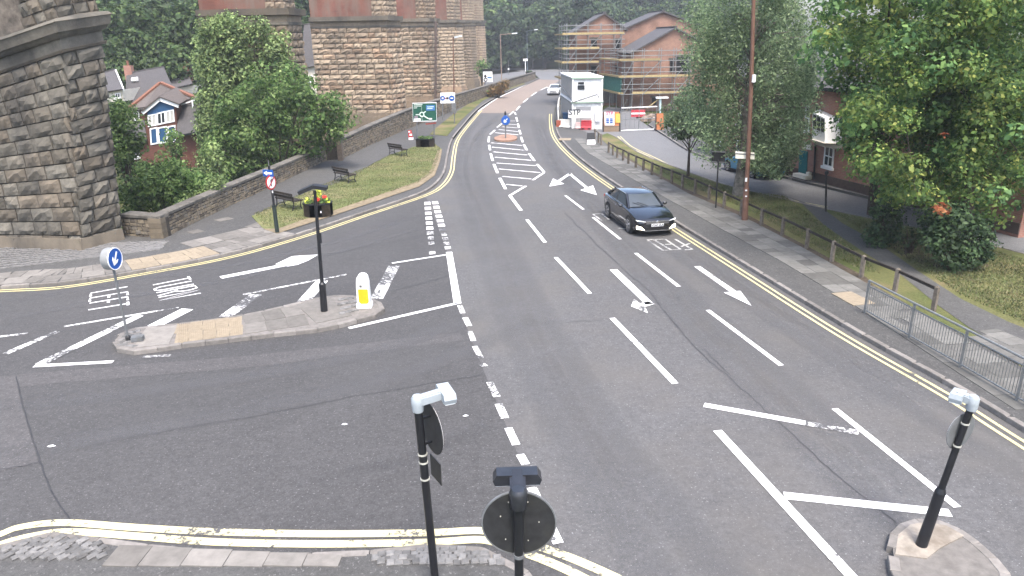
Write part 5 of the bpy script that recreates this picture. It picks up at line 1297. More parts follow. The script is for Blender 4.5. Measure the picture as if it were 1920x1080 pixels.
for x in (1462, 1380, 1340, 1420): win(hd if x > 1440 else he, tq(x, 300, x + 18, 304, x + 20, 268, x + 2, 262), tn, .08, 2, 2); win(hd if x > 1440 else he, tq(x + 4, 232, x + 22, 236, x + 24, 200, x + 6, 195), tn, .08, 2, 2)
# ================================================================== STREET FURNITURE
def text(t, s, c, X, Zv, size, mat, under=None, name='lettering', ext=.004):
    cu = bpy.data.curves.new(name, 'FONT'); cu.body = s; cu.size = size; cu.align_x = 'CENTER'; cu.align_y = 'CENTER'; cu.extrude = ext; cu.materials.append(mat); cu.resolution_u = 3; cu.offset = size * .02
    tmp = link('tmp', cu); me = bpy.data.meshes.new_from_object(tmp.evaluated_get(bpy.context.evaluated_depsgraph_get())); bpy.data.objects.remove(tmp); bpy.data.curves.remove(cu)
    me.name = name; me.materials.clear(); me.materials.append(mat); o = link(name, me, under or t.o); X = X.normalized(); Zv = (Zv - X * Zv.dot(X)).normalized(); n = X.cross(Zv)
    m = Matrix((X, Zv, n)).transposed().to_4x4(); m.translation = Vector(c) - t.base; o.matrix_local = m; return o
UP = Vector((0, 0, 1))
def disc(mb, c, n, r, th, k=28): return mb.lathe([(r * .97, -th / 2), (r, -th * .3), (r, th * .3), (r * .97, th / 2)], c, k, n)
def sign_light(t, top, d, mat, arm=.5, bar=.42, s=1.0, lens=True):
    d = Vector(d).normalized(); side = Vector((-d.y, d.x, 0)); o = t.part('light_cap', MB().lathe([(.075 * s, -.10), (.085 * s, .0), (.085 * s, .09), (.06 * s, .13)], top, 14), mat, smooth=True)
    a = top + d * .04 + UP * .05; b = top + d * arm + UP * (.05 + .12 * arm)
    hd_ = MB(); hd_.beam(a, b, .15 * s, .10); hd_.beam(a + UP * .05, b + UP * .05, .10 * s, .03)
    t.part('light_arm', hd_, mat, smooth=True)
    hb_ = MB(); c = b - d * .02
    pr = [(-.5, -.02), (-.46, -.08), (.46, -.08), (.5, -.02), (.42, .05), (-.42, .05)]
    hb_.slab([c + side * (bar * u) + UP * v - d * .085 for u, v in pr], d * .17)
    t.part('light_head', hb_, mat)
    if lens: t.part('lens', MB().box(tuple(c - UP * .088), (bar * .9, .14, .012), math.atan2(side.y, side.x)), M_LAMP)
def pole_pts(px_top, z_top, px_low, zb=PZ):
    T = at(px_top[0], px_top[1], z_top); m = atY(px_low[0], px_low[1], T.y); f = (zb - T.z) / (m.z - T.z); return T.lerp(m, f) if f else m, T
def lerpz(b, t, z): return b.lerp(t, (z - b.z) / (t.z - b.z))
# -- near pole with white light
b, T = pole_pts((783, 758), 3.2, (812, 1046))
t = Thing('sign_pole', 'black pole with white sign light and narrow turned sign disc, leftmost in foreground', 'sign pole', b)
t.part('pole', MB().tube([b, T], .058, 14), M_BLACK, smooth=True); n = Vector((.86, .5, 0)).normalized()
c = atY(799, 806, T.y + .06); sd = t.part('sign_disc', disc(MB(), c + n * .08, n, .37, .014), M_DARKBACK); t.part('face', disc(MB(), c + n * .09, n, .36, .004), M_SIGNW, sd)
c2 = atY(808, 883, T.y + .05); sv = Vector((-n.y, n.x, 0)); q = [c2 + n * .07 + sv * u + UP * v for u, v in ((-.17, -.17), (.17, -.17), (.17, .17), (-.17, .17))]
t.part('sub_plate', MB().slab(q, n * .012), M_DARKBACK)
for py in (770, 851, 866, 897):
    zz = atY(790, py, T.y).z; p = lerpz(b, T, zz); t.part('clip', MB().lathe([(.066, -.012), (.066, .012)], p, 14), M_CLIP)
t.part('bracket', MB().beam(lerpz(b, T, c.z + .2), c + n * .07 + UP * .2, .03), M_BLACK); t.part('bracket', MB().beam(lerpz(b, T, c.z - .2), c + n * .07 - UP * .2, .03), M_BLACK)
sign_light(t, T, (.93, .36, 0), simple('light_white', (.40, .45, .49), .45, .08, 5, dirt=(.28, .31, .33)), .42, .44)
# -- near pole with round sign back
b, T = pole_pts((972, 936), 3.15, (973, 1046))
t = Thing('sign_pole', 'black pole with black T light over a large round dark sign back', 'sign pole', b)
t.part('pole', MB().tube([b, T], .052, 14), M_BLACK, smooth=True); n = Vector((.02, 1, 0)).normalized(); c = atY(973, 981, T.y + .08)
sd = t.part('sign_disc', disc(MB(), c, n, .405, .014, 40), M_DARKBACK); t.part('face', disc(MB(), c + n * .012, n, .40, .006, 40), M_SIGNW, sd); t.part('rim', MB().lathe([(.398, -.013), (.412, -.013), (.412, .02), (.398, .02)], c, 40, n, True), M_GREYP, sd)
for zz in (c.z + .33, c.z - .36): t.part('clip', MB().lathe([(.060, -.02), (.060, .02)], lerpz(b, T, zz), 14), M_GREYP)
for u, v in ((-.11, .28), (.10, .28), (-.2, .1), (.22, .02), (-.15, -.2), (.1, -.22)): t.part('rivet', MB().box(tuple(c + Vector((u, -.011, v))), (.012, .008, .012)), M_CLIP, sd)
sign_light(t, T, (-.03, 1, 0), simple('light_black', (.025, .027, .034), .32, .3, 8, .55), .34, .54, 1.15)
# -- right pole on the rounded island
b = at(1727, 1022, .13); T = atY(1823, 757, b.y)
t = Thing('sign_pole', 'leaning black sign pole with white light on the rounded island', 'sign pole', b)
m = b.lerp(T, .40); t.part('pole', MB().tube([m - (T - b) * .02, T], .05, 14), M_BLACK, smooth=True); t.part('base_sleeve', MB().tube([b - UP * .03, m], [.085, .078], 14), M_BLACK, smooth=True); t.part('collar', MB().tube([m - (T - b) * .01, m + (T - b) * .02], [.085, .06], 14), M_BLACK)
n = Vector((-.40, .92, 0)).normalized(); c = atY(1801, 808, b.y + .1); sd = t.part('sign_disc', disc(MB(), c, n, .30, .014), M_GREYP); t.part('face', disc(MB(), c + n * .01, n, .29, .006), M_SIGNW, sd)
for f in (.87, .72): t.part('clip', MB().lathe([(.058, -.012), (.058, .012)], b.lerp(T, f), 14), M_CLIP)
sign_light(t, T, (-.72, .7, 0), simple('light_white', (.66, .72, .76)), .22, .30)
# -- keep left sign on the long island
b = at(241, 638, .12); T = atY(213, 505, b.y)
t = Thing('keep_left_sign', 'blue keep left drum sign with white arrow on grey pole', 'sign', b)
t.part('pole', MB().tube([b, T], .032, 12), M_GREYP, smooth=True); t.part('base', MB().lathe([(.07, 0), (.07, .12), (.04, .16)], b - UP * .01, 10), M_DARKBACK); t.part('fuse_box', MB().box(tuple(at(258, 634, .2)), (.3, .22, .12), .2), M_GREYP)
n = Vector((1, -.12, 0)).normalized(); c = atY(208, 485, b.y); R_ = .30
t.part('drum', disc(MB(), c, n, R_, .22, 30), simple('drum_grey', (.32, .34, .35), .5, .12, 5, dirt=(.2, .2, .19)), smooth=True)
fc = t.part('face', disc(MB(), c + n * .116, n, R_ * .93, .01, 30), M_BLUE); t.part('rim', MB().lathe([(R_ * .93, -.01), (R_, -.01), (R_, .012), (R_ * .93, .012)], c + n * .116, 30, n, True), M_SIGNW)
def arrow_on(t, c, n, s, ang, under, mat=M_SIGNW, nm='arrow'):
    X = Vector((-n.y, n.x, 0)); X = X if X.dot(Vector((0, 0, 1)).cross(-n)) < 0 else X
    X = UP.cross(n).normalized(); ca, sa = math.cos(ang), math.sin(ang)
    pts = [(-.09, .75), (-.09, -.2), (-.42, .08), (-.42, -.25), (0, -.72), (.42, -.25), (.42, .08), (.09, -.2), (.09, .75)]
    t.part(nm, MB().slab([c + X * (s * (u * ca - v * sa)) + UP * (s * (u * sa + v * ca)) for u, v in pts], n * .008), mat, under)
arrow_on(t, c + n * .122, n, R_ * .88, -.55, fc)
# -- black lamp post on the long island
b = at(608, 583, .13); T = atY(590, 357, b.y); t = Thing('lamp_post', 'tall black post with flat T lamp head on the long island', 'lamp post', b)
m = b.lerp(T, .235); t.part('pole', MB().tube([m, T], [.055, .045], 14), M_BLACK, smooth=True); t.part('base_sleeve', MB().tube([b - UP * .02, m], [.105, .10], 14), M_BLACK, smooth=True); t.part('collar', MB().tube([m, m + (T - b) * .015], [.10, .06], 14), M_BLACK)
hm = MB(); L_, R2 = atY(560, 358, b.y - .05), atY(613, 351, b.y + .02); md = atY(588, 349, b.y)
hm.beam(L_ - UP * .05, md, .30, .10); hm.beam(md, R2 - UP * .03, .30, .10); t.part('lamp_head', hm, simple('lamp_dark', (.018, .02, .024), .6, .2, 6, .3)); t.part('cable_box', MB().box(tuple(b.lerp(T, .62) + Vector((.06, 0, 0))), (.05, .06, .3)), M_BLACK)
# -- bollard
b = at(684, 575, .12); t = Thing('traffic_bollard', 'white plastic bollard with yellow front panel on the island end', 'bollard', b)
pr = [(-.21, 0), (.21, 0), (.20, .25), (.185, .8), (.16, .96), (.10, 1.04), (0, 1.07), (-.10, 1.04), (-.16, .96), (-.185, .8), (-.20, .25)]
t.part('shell', MB().slab([b + Vector((u, -.11, v)) for u, v in pr], (0, .24, 0)), simple('bollard_white', (.72, .73, .72), .5, .08, 5, dirt=(.5, .49, .46)), smooth=False)
t.part('base_flange', MB().box(tuple(b + Vector((0, .01, .06))), (.46, .30, .14)), M_WHITEP)
yp = [(-.15, .20), (-.09, .12), (.09, .12), (.15, .20), (.145, .60), (-.145, .60)]
t.part('yellow_panel', MB().slab([b + Vector((u + .01, -.122, v)) for u, v in yp], (0, .02, 0)), M_YELPL); t.part('cap_mark', MB().box(tuple(b + Vector((-.05, -.115, .70))), (.06, .012, .05)), M_GREYP)
# -- pole with two small signs by the lawn
b = at(520, 437, .12); T = atY(504, 310, b.y); t = Thing('sign_pole', 'black pole with no turn roundel and blue arrow plate beside the lawn', 'sign pole', b)
m = b.lerp(T, .42); t.part('pole', MB().tube([m, T], .05, 12), M_BLACK, smooth=True); t.part('base_sleeve', MB().tube([b, m], .085, 12), simple('sleeve_green', (.022, .035, .032), .5, .3), smooth=True)
n = Vector((.92, -.40, 0)).normalized(); c = atY(508, 342, b.y - .1); sd = t.part('roundel', disc(MB(), c, n, .31, .02), M_RED); t.part('roundel_face', disc(MB(), c + n * .013, n, .245, .004), M_SIGNW, sd); X = UP.cross(n)
t.part('turn_arrow', MB().beam(c + n * .02 - UP * .16 - X * .02, c + n * .02 + UP * .1 - X * .02, .05, .008, up=n).beam(c + n * .02 + UP * .1 - X * .02, c + n * .02 + UP * .1 + X * .12, .05, .008, up=n), M_INK, sd); t.part('red_bar', MB().beam(c + n * .026 - UP * .17 - X * .17, c + n * .026 + UP * .17 + X * .17, .05, .006, up=n), M_RED, sd)
c = atY(503, 325, b.y - .08); n2 = Vector((-.35, -.93, 0)).normalized(); X2 = UP.cross(n2); pl = t.part('one_way_plate', MB().slab([c + X2 * u + UP * v for u, v in ((-.26, -.13), (.26, -.13), (.26, .15), (-.26, .15))], n2 * .02), M_BLUE); t.part('plate_arrow', MB().slab([c + n2 * .022 + X2 * u + UP * v for u, v in ((.2, -.03), (-.05, -.03), (-.05, -.09), (-.22, .01), (-.05, .1), (-.05, .05), (.2, .05))], n2 * .006), M_SIGNW, pl)
t.part('top_spike', MB().tube([T, T + UP * .22], .02, 8), M_GREYP); t.part('sticker', MB().box(tuple(b.lerp(T, .62) + Vector((.03, -.05, 0))), (.05, .02, .10)), M_SIGNW)
# -- benches
def bench(label, a, b_, first=None):
    a, b_ = at(*a, .15), at(*b_, .15); X = (b_ - a); L = max(X.length, 1.5); X.normalize(); Yf = Vector((X.y, -X.x, 0))
    if Yf.x < 0: Yf = -Yf
    c = (a + b_) / 2; t = Thing('park_bench', label, 'bench', c, 'benches on the lawn'); L = 1.65
    for s in (-.5, .5):
        e = c + X * (s * L * .86); mb = MB()
        mb.tube([e - Yf * .28, e - Yf * .2 + UP * .22, e - Yf * .18 + UP * .44, e - Yf * .34 + UP * .86], .028, 6); mb.tube([e + Yf * .26, e + Yf * .18 + UP * .2, e + Yf * .26 + UP * .43], .028, 6); mb.tube([e - Yf * .22 + UP * .42, e + Yf * .28 + UP * .43], .026, 6); mb.tube([e - Yf * .22 + UP * .12, e + UP * .2, e + Yf * .22 + UP * .12], .02, 6)
        t.part('bench_end', mb, M_BLACK)
    for k in range(4): t.part('seat_slat', MB().beam(c - X * L / 2 + Yf * (-.17 + .135 * k) + UP * .46, c + X * L / 2 + Yf * (-.17 + .135 * k) + UP * .46, .105, .035), M_DWOOD)
    for k in range(2): t.part('back_slat', MB().beam(c - X * L / 2 - Yf * (.24 + .05 * k) + UP * (.62 + .16 * k), c + X * L / 2 - Yf * (.24 + .05 * k) + UP * (.62 + .16 * k), .03, .12), M_DWOOD)
bench('dark slatted bench nearest the road, left of the flower planter', (529, 387), (556, 393)); bench('dark slatted bench in the middle of the lawn', (633, 337), (662, 343)); bench('farthest dark bench, near the green road sign', (734, 289), (760, 293))
# -- planters
def planter(label, px, w, d, h, red, seed, z=.14, tall=0.0):
    b = at(*px, z); t = Thing('flower_planter', label, 'planter', b, 'planters along the verge'); n = 8
    ang = [math.pi * 2 * (k + .5) / n for k in range(n)]
    pts = [(b.x + w / 2 * max(-1, min(1, 1.25 * math.cos(a))), b.y + d / 2 * max(-1, min(1, 1.25 * math.sin(a)))) for a in ang]
    mp = simple('planter_black', (.022, .024, .027), .55, .3, 6)
    for k in range(n):
        p0, p1 = pts[k], pts[(k + 1) % n]; q = [Vector((*p0, b.z)), Vector((*p1, b.z)), Vector((*p1, b.z + h)), Vector((*p0, b.z + h))]; nn = (q[1] - q[0]).cross(UP).normalized()
        t.part('side_panel', MB().slab([v + (v - sum(q, Vector()) / 4) * -.012 for v in q], -nn * .05), mp)
    t.part('soil', MB().prism(pts, b.z + .02, b.z + h - .05), M_SOIL); rim = [Vector((*p, b.z + h)) for p in pts]
    for k in range(n): t.part('rim', MB().beam(rim[k], rim[(k + 1) % n], .06, .05), mp)
    g = np.random.default_rng(seed); cen = np.c_[b.x + g.uniform(-.38, .38, 26) * w, b.y + g.uniform(-.38, .38, 26) * d, b.z + h + g.uniform(.02, .16, 26)]
    Cp, Nn = clump_points(g, cen, g.uniform(.08, .15, 26), 3500, .8); link('foliage', leaf_mesh('foliage', Cp - np.array(b), Nn, .035, LF_BUSH, g), t.o)
    if red:
        cen = np.array([[b.x + .05 * w, b.y - .2 * d, b.z + h + .18], [b.x + .28 * w, b.y, b.z + h + .26], [b.x - .1 * w, b.y - .1, b.z + h + .14]]); Cp, Nn = clump_points(g, cen, [.13, .12, .09], 4500); link('red_flowers', leaf_mesh('red_flowers', Cp - np.array(b), Nn, .03, LF_FLOWR, g), t.o)
        cen = np.array([[b.x + .02 * w, b.y, b.z + h + .35], [b.x + .08 * w, b.y, b.z + h + .5], [b.x + .42 * w, b.y - .2, b.z + h + .08], [b.x - .36 * w, b.y - .2, b.z + h + .1]]); Cp, Nn = clump_points(g, cen, [.16, .16, .12, .12], 2500, 1.3); link('yellow_foliage', leaf_mesh('yellow_foliage', Cp - np.array(b), Nn, .05, LF_FLOWY, g), t.o)
        t.part('crest', MB().box((b.x + .2 * w, b.y - d / 2 - .015, b.z + h * .45), (.05, .02, .09)), M_SIGNW)
    return t
planter('black octagonal planter with red and yellow flowers on the lawn', (598, 404), 1.25, 1.0, .62, True, 1); planter('long dark planter with green plants under the green road sign', (798, 275), 1.4, .8, .6, False, 2, .14)
planter('small dark planter below the far white sign', (915, 181), 1.2, .8, .6, False, 3); planter('dark planter at the end of the verge, on the bend', (970, 157), 1.5, .8, .7, False, 4, .05); planter('farthest dark planter, at the corner of the forecourt', (992, 141), 1.7, .9, .8, False, 5, .05)
# -- direction signs
def board(t, q, th, mat, name='panel', under=None): return t.part(name, MB().slab(q, (0, th, 0)), mat, under)
Yg = at(796, 262).y
t = Thing('road_sign', 'green roundabout direction sign with blue patch on two posts', 'sign', at(796, 262, .12)); G_ = lambda x, y, o=0: atY(x, y, Yg + o)
pn = board(t, [G_(774, 228), G_(819, 227), G_(818, 192), G_(773, 193)], .05, M_GREEN)
for a, c in (((774, 193.5), (818.5, 192.5)), ((774.3, 227.5), (818.7, 226.7)), ((773.7, 193), (774.5, 228)), ((818, 192.5), (818.8, 227))): t.part('border', MB().beam(G_(*a, -.012), G_(*c, -.012), .02, .05), M_SIGNW, pn)
for x in (782, 814): t.part('post', MB().tube([atY(x, 264, Yg + .12), atY(x - .5, 194, Yg + .12)], .045, 8), M_GREYP)
M_PALE = simple('sign_pale', (.55, .66, .60), .5, .05)
ring_c = G_(791, 214.5, -.02); t.part('roundabout_ring', MB().lathe([(.13, -.008), (.21, -.008), (.21, .008), (.13, .008)], ring_c, 20, (0, -1, 0), True), M_PALE, pn)
for a, c, w in (((791, 218.5), (792, 228), .11), ((791, 210), (790.5, 201), .10), ((787.5, 215), (779.5, 215), .07), ((794, 211.5), (798.5, 209), .07), ((794.5, 217), (803, 222.5), .09), ((803, 222.5), (810, 223), .05)): t.part('sign_arm', MB().beam(G_(*a, -.022), G_(*c, -.022), .012, w), M_PALE, pn)
board(t, [G_(799, 207.5, -.03), G_(815.5, 207, -.03), G_(815.3, 197, -.03), G_(798.7, 197.5, -.03)], .02, simple('sign_blue_pale', (.06, .20, .46), .5, .08), 'blue_patch', pn)
for y, x0, x1 in ((196, 776, 792), (199, 776, 791), (202.5, 776, 782), (200.5, 801, 813), (203.5, 801, 811)): t.part('legend_line', MB().beam(G_(x0, y, -.035), G_(x1, y - .3, -.035), .01, .05), M_PALE, pn)
board(t, [G_(776, 227, -.03), G_(788.5, 226.5, -.03), G_(788.5, 222, -.03), G_(776, 222.5, -.03)], .02, M_SIGNW, 'white_patch', pn); board(t, [G_(777, 222, -.035), G_(783.5, 222, -.035), G_(783.5, 217.5, -.035), G_(777, 217.5, -.035)], .02, simple('sign_mauve', (.30, .25, .30), .5, .1), 'grey_patch', pn); board(t, [G_(804, 224, -.03), G_(810, 224, -.03), G_(810, 221.5, -.03), G_(804, 221.5, -.03)], .02, M_SIGNW, 'white_patch', pn)
t.part('lower_plate', MB().slab([G_(798, 234, -.03), G_(818, 232, -.03), G_(818, 229.5, -.03), G_(798, 231, -.03)], (0, .02, 0)), simple('sign_brown', (.25, .06, .05), .5, .1), pn)
# white board with roundabout, bus and blue roundel
bq = at(852, 232, .12); Yw = bq.y; t = Thing('road_sign', 'white lane sign with roundabout, bus and blue roundel by brown pole', 'sign', bq); W_ = lambda x, y, o=0: atY(x, y, Yw + o)
pn = board(t, [W_(826, 194), W_(853, 193), W_(853, 173.5), W_(825.5, 174)], .05, M_SIGNW); t.part('post', MB().tube([bq, W_(852, 190, .08)], .05, 8), M_GREYP); t.part('post', MB().tube([atY(830, 224, Yw + .08), W_(830, 178, .08)], .05, 8), M_GREYP); t.part('control_box', MB().box(tuple(W_(851, 203)), (.42, .2, .95)), M_GREYP)
t.part('roundabout_ring', MB().lathe([(.10, -.01), (.22, -.01), (.22, .01), (.10, .01)], W_(830, 184, -.02), 16, (0, -1, 0), True), M_BLUE, pn)
for a, c in (((830, 180.5), (830, 175.5)), ((830, 187.5), (830, 193)), ((827.5, 184), (826.5, 184))): t.part('sign_arm', MB().beam(W_(*a, -.02), W_(*c, -.02), .012, .10), M_BLUE, pn)
t.part('sign_arm', MB().beam(W_(833, 184, -.02), W_(836, 184, -.02), .012, .12), M_RED, pn); t.part('bus_symbol', MB().slab([W_(836.5, 186, -.03), W_(841, 186, -.03), W_(841, 182, -.03), W_(836.5, 182, -.03)], (0, .02, 0)), M_INK, pn); t.part('blue_roundel', disc(MB(), W_(847, 184, -.03), (0, -1, 0), .27, .02, 20), M_BLUE, pn); t.part('roundel_bar', MB().beam(W_(844.5, 184, -.05), W_(849.5, 184, -.05), .01, .09), M_SIGNW, pn)
bq = at(909, 178, .12); Yv = bq.y; t = Thing('road_sign', 'white map sign with black header on the far verge', 'sign', bq); V_ = lambda x, y, o=0: atY(x, y, Yv + o)
pn = board(t, [V_(906, 154), V_(924, 153.5), V_(923, 134), V_(905.5, 134.5)], .05, M_SIGNW); board(t, [V_(905, 134.2, -.02), V_(923, 133.8, -.02), V_(921.5, 129), V_(905, 129.5)], .08, M_INK, 'header', pn); t.part('post', MB().tube([bq, V_(909.5, 150, .08)], .06, 8), M_INK)
t.part('black_diamond', MB().slab([V_(910, 139, -.02), V_(913, 143, -.02), V_(910, 146, -.02), V_(907, 143, -.02)], (0, .01, 0)), M_INK, pn); t.part('black_loop', MB().lathe([(.16, -.01), (.30, -.01), (.30, .01), (.16, .01)], V_(910.5, 149.5, -.02), 14, (0, -1, 0), True), M_INK, pn); t.part('blue_line', MB().beam(V_(914, 145, -.02), V_(922, 145.5, -.02), .01, .22), simple('sign_blue_pale', (.06, .2, .46)), pn)
# -- keep left sign in the hatched lane
b = at(948, 259, .13); t = Thing('keep_left_sign', 'blue keep left sign with black cap on the small island', 'sign', b); T = atY(947.5, 210, b.y); t.part('pole', MB().tube([b, T], .05, 10), M_GREYP)
n = Vector((0, -1, 0)); c = atY(948, 226, b.y - .1); fc = t.part('face', disc(MB(), c, n, .36, .05), M_BLUE); arrow_on(t, c + n * .03, n, .3, -.78, fc); t.part('beacon', MB().lathe([(.06, 0), (.09, .1), (.06, .28), (.02, .34)], atY(947.5, 216, b.y), 10), M_BLACK); t.part('bracket', MB().box(tuple(atY(948, 218.5, b.y - .04)), (.3, .1, .16)), M_BLUE)
# -- tall brown poles on the far verge
def street_lamp(label, bp, tp_, mat, arm=None, r=.09, z=.12, group='distant lamp posts'):
    b = at(*bp, z); T = atY(*tp_, b.y); t = Thing('lamp_post', label, 'lamp post', b, group); t.part('pole', MB().tube([b, T], [r, r * .7], 8), mat)
    t.part('base_sleeve', MB().tube([b, b.lerp(T, .14)], r * 1.5, 8), mat)
    if arm: e = atY(*arm, b.y - .3); t.part('arm', MB().tube([T, e], .05, 6), mat); t.part('lantern', MB().beam(e, e + (e - T).normalized() * .9, .35, .16), M_LAMP)
street_lamp('thin brown lamp post rising behind the white lane sign', (852, 214), (849.5, 71), M_RUST, (854, 70)); street_lamp('brown lamp post with pale lantern beside the dried hedge', (941, 165), (938, 65), simple('post_tan', (.33, .24, .19), .7, .15), (960, 63)); street_lamp('slender dark lamp post before the wood at the far junction', (989, 134), (988, 58), simple('post_slate', (.10, .13, .15), .6, .2), (1002, 56), .10, .05)
t = Thing('finger_sign', 'small white finger sign on a post at the far corner', 'sign', at(985, 141, .05)); b = at(985, 141, .05); t.part('post', MB().tube([b, atY(985, 112, b.y)], .08, 8), M_SIGNW); t.part('plate', MB().slab([atY(981, 114.5, b.y - .1), atY(989.5, 114, b.y - .1), atY(989.5, 110, b.y - .1), atY(981, 110.5, b.y - .1)], (0, .06, 0)), M_SIGNW)
t = Thing('keep_left_sign', 'tiny dark framed blue sign by the far kerb', 'sign', at(953, 140, .05)); b = at(953, 140, .05); t.part('post', MB().tube([b, atY(953, 112, b.y)], .07, 8), M_GREYP); c = atY(953.5, 129.5, b.y - .1); t.part('backing', MB().box(tuple(c), (.75, .06, .75)), M_INK); t.part('face', disc(MB(), c + Vector((0, -.05, 0)), (0, -1, 0), .2, .03), M_SIGNW)
t = Thing('roadworks_sign', 'small red and white portable sign standing by the wall', 'sign', at(771, 262, .12)); b = at(771, 262, .12); t.part('foot', MB().box(tuple(b + UP * .1), (.36, .3, .18)), M_WHITEP); t.part('panel', MB().slab([b + Vector((-.2, -.1, .2)), b + Vector((.16, -.1, .2)), b + Vector((.06, -.1, .78)), b + Vector((-.2, -.1, .78))], (0, .05, 0)), M_RED); t.part('patch', MB().box(tuple(b + Vector((0, -.13, .42))), (.2, .03, .16)), M_WHITEP); t.part('patch', MB().box(tuple(b + Vector((-.1, -.13, .66))), (.14, .03, .1)), M_WHITEP)
# -- wooden rail fence
posts = [(1115, 262), (1122, 269), (1127, 273), (1141, 287), (1149, 292), (1157, 297), (1168, 302), (1178, 308), (1192, 315), (1206, 321), (1222, 329), (1239, 337), (1259, 345), (1279, 354), (1303, 364), (1329, 377), (1357, 391), (1389, 407), (1427, 425), (1466, 443), (1512, 467), (1559, 492), (1614, 522), (1677, 549), (1749, 586)]
fb = at(1390, 407, .12); fence = Thing('rail_fence', 'low weathered wooden post and rail fence along the right pavement', 'fence', fb)
def fpost(px, h): 
    p = at(*px, .10); q = p + UP * h; mb = MB().box(tuple((p + q) / 2), (.11, .11, h), .5); mb.add([q + Vector((x * .055, y * .055, 0)) for x, y in ((-1.1, -.3), (.3, -1.1), (1.1, .3), (-.3, 1.1))] + [q + UP * .05], [(0, 1, 4), (1, 2, 4), (2, 3, 4), (3, 0, 4)]); fence.part('post', mb, M_WOOD); return q
tops = [fpost(p, .78 if p[0] > 1140 else .85) for p in posts]
for i, (a, c) in enumerate(zip(tops, tops[1:])):
    if i in (2,): continue
    fence.part('rail', MB().beam(a - UP * .06, c - UP * .06, .05, .085), M_DWOOD if i > 3 else M_WOOD)
# -- pedestrian guard rail
gp_ = [at(1621, 587, .12), at(1704, 635, .12), at(1800, 690, .12), at(1906, 752, .12), at(2030, 825, .12)]
t = Thing('guard_rail', 'grey galvanised pedestrian guard rail at the kerb edge', 'railing', gp_[0]); bar_me = MB().tube([(0, 0, 0), (0, 0, 1)], 1, 6).mesh('bar', M_GALV)
for p in gp_: t.part('post', MB().box(tuple(p + UP * .5), (.055, .055, 1.0), .5), M_GALV)
for a, c in zip(gp_, gp_[1:]):
    for z, r in ((1.0, .030), (.84, .018), (.10, .022)): t.part('rail', MB().tube([a + UP * z, c + UP * z], r, 8), M_GALV)
    for k in range(1, 20): piece('bar', bar_me, t.o, t.base, a.lerp(c, k / 20) + UP * .10, None, (.0085, .0085, .74))
# -- brown lamp post and neighbours
b = at(1396, 413, .12); pts_ = [b, atY(1403, 290, b.y), atY(1409, 150, b.y), atY(1413, 0, b.y), atY(1415, -90, b.y)]
t = Thing('lamp_post', 'tall brown lamp post with white plate in front of the birch', 'lamp post', b); t.part('pole', MB().tube(pts_, [.10, .095, .085, .075, .07], 12), M_RUST, smooth=True); t.part('base_sleeve', MB().tube([b, b.lerp(pts_[1], .5)], [.135, .13], 12), M_RUST, smooth=True)
q = [atY(1383, 299, b.y - .14), atY(1419, 301, b.y - .14), atY(1419, 288, b.y - .14), atY(1383, 286, b.y - .14)]; pn = t.part('white_plate', MB().slab([p + Vector((0, .3, 0)) for p in q], (0, .03, 0)), simple('plate_cream', (.70, .68, .58), .6, .08)); t.part('plate_line', MB().beam(q[3].lerp(q[0], .3) + Vector((0, .29, 0)), q[2].lerp(q[1], .3) + Vector((0, .29, 0)), .01, .04), M_GREYP, pn)
t.part('camera_box', MB().box(tuple(atY(1413, 147, b.y - .1)), (.13, .16, .30)), M_WHITEP)
for py, h in ((337, .16), (357, .06), (368, .05)): t.part('sticker', MB().box(tuple(atY(1399, py, b.y - .13)), (.08, .03, h)), M_SIGNW)
b = at(1342, 390, .12); t = Thing('sign_pole', 'square black sign back on a thin black post by the fence', 'sign pole', b); T = atY(1347, 300, b.y); t.part('pole', MB().tube([b, T], .035, 10), M_BLACK); q = [atY(x, y, b.y - .06) for x, y in ((1336, 306), (1361, 307), (1361, 284), (1336, 283))]
pn = t.part('sign_back', MB().slab([p + Vector((0, .12, 0)) for p in q], (0, .02, 0)), M_BLACK)
for v in (.08, .92): t.part('channel', MB().beam(q[0].lerp(q[3], v) + Vector((0, .10, 0)), q[1].lerp(q[2], v) + Vector((0, .10, 0)), .03, .04), M_GREYP, pn)
b = at(1548, 397, .12); t = Thing('bollard_post', 'slim black post with round cap beside the side street', 'post', b); T = atY(1549.5, 327, b.y); t.part('shaft', MB().tube([b, T], .045, 10), M_BLACK); t.part('cap', MB().lathe([(.05, -.02), (.085, .03), (.085, .12), (.03, .18)], T, 10), M_BLACK)
# ================================================================== SITE THINGS
def slabpx(t, name, pts, Y, th, mat, under=None): return t.part(name, MB().slab([atY(x, y, Y) for x, y in pts], (0, th, 0)), mat, under)
b = at(1145, 247); t = Thing('notice_board', 'orange site board with white and yellow notices beside the gate', 'notice board', b)
pn = slabpx(t, 'board', [(1131, 236), (1163, 236), (1162, 210), (1130, 210)], b.y, .1, M_HOARD); slabpx(t, 'foot_panel', [(1132, 247), (1162, 247), (1162, 236.5), (1131, 236.5)], b.y + .01, .1, simple('drab_ply', (.27, .20, .14), .85, .15)); nw = slabpx(t, 'white_notice', [(1134, 235), (1152, 235), (1152, 210), (1133, 210)], b.y - .04, .03, M_SIGNW, pn); slabpx(t, 'yellow_notice', [(1154, 230), (1163, 230), (1162.5, 213), (1154, 213)], b.y - .04, .03, simple('notice_yellow', (.78, .55, .12), .6, .1), pn)
text(t, 'STP', atY(1143, 212.8, b.y - .06), Vector((1, 0, 0)), UP, .40, simple('notice_pink', (.6, .1, .2), .6, .1), nw)
for y in (223, 226.5, 230):
    for x in (1136.5, 1143.5): slabpx(t, 'blue_pictogram', [(x, y + 1.2), (x + 5.5, y + 1.2), (x + 5.5, y - 1.2), (x, y - 1.2)], b.y - .06, .015, M_BLUE, nw)
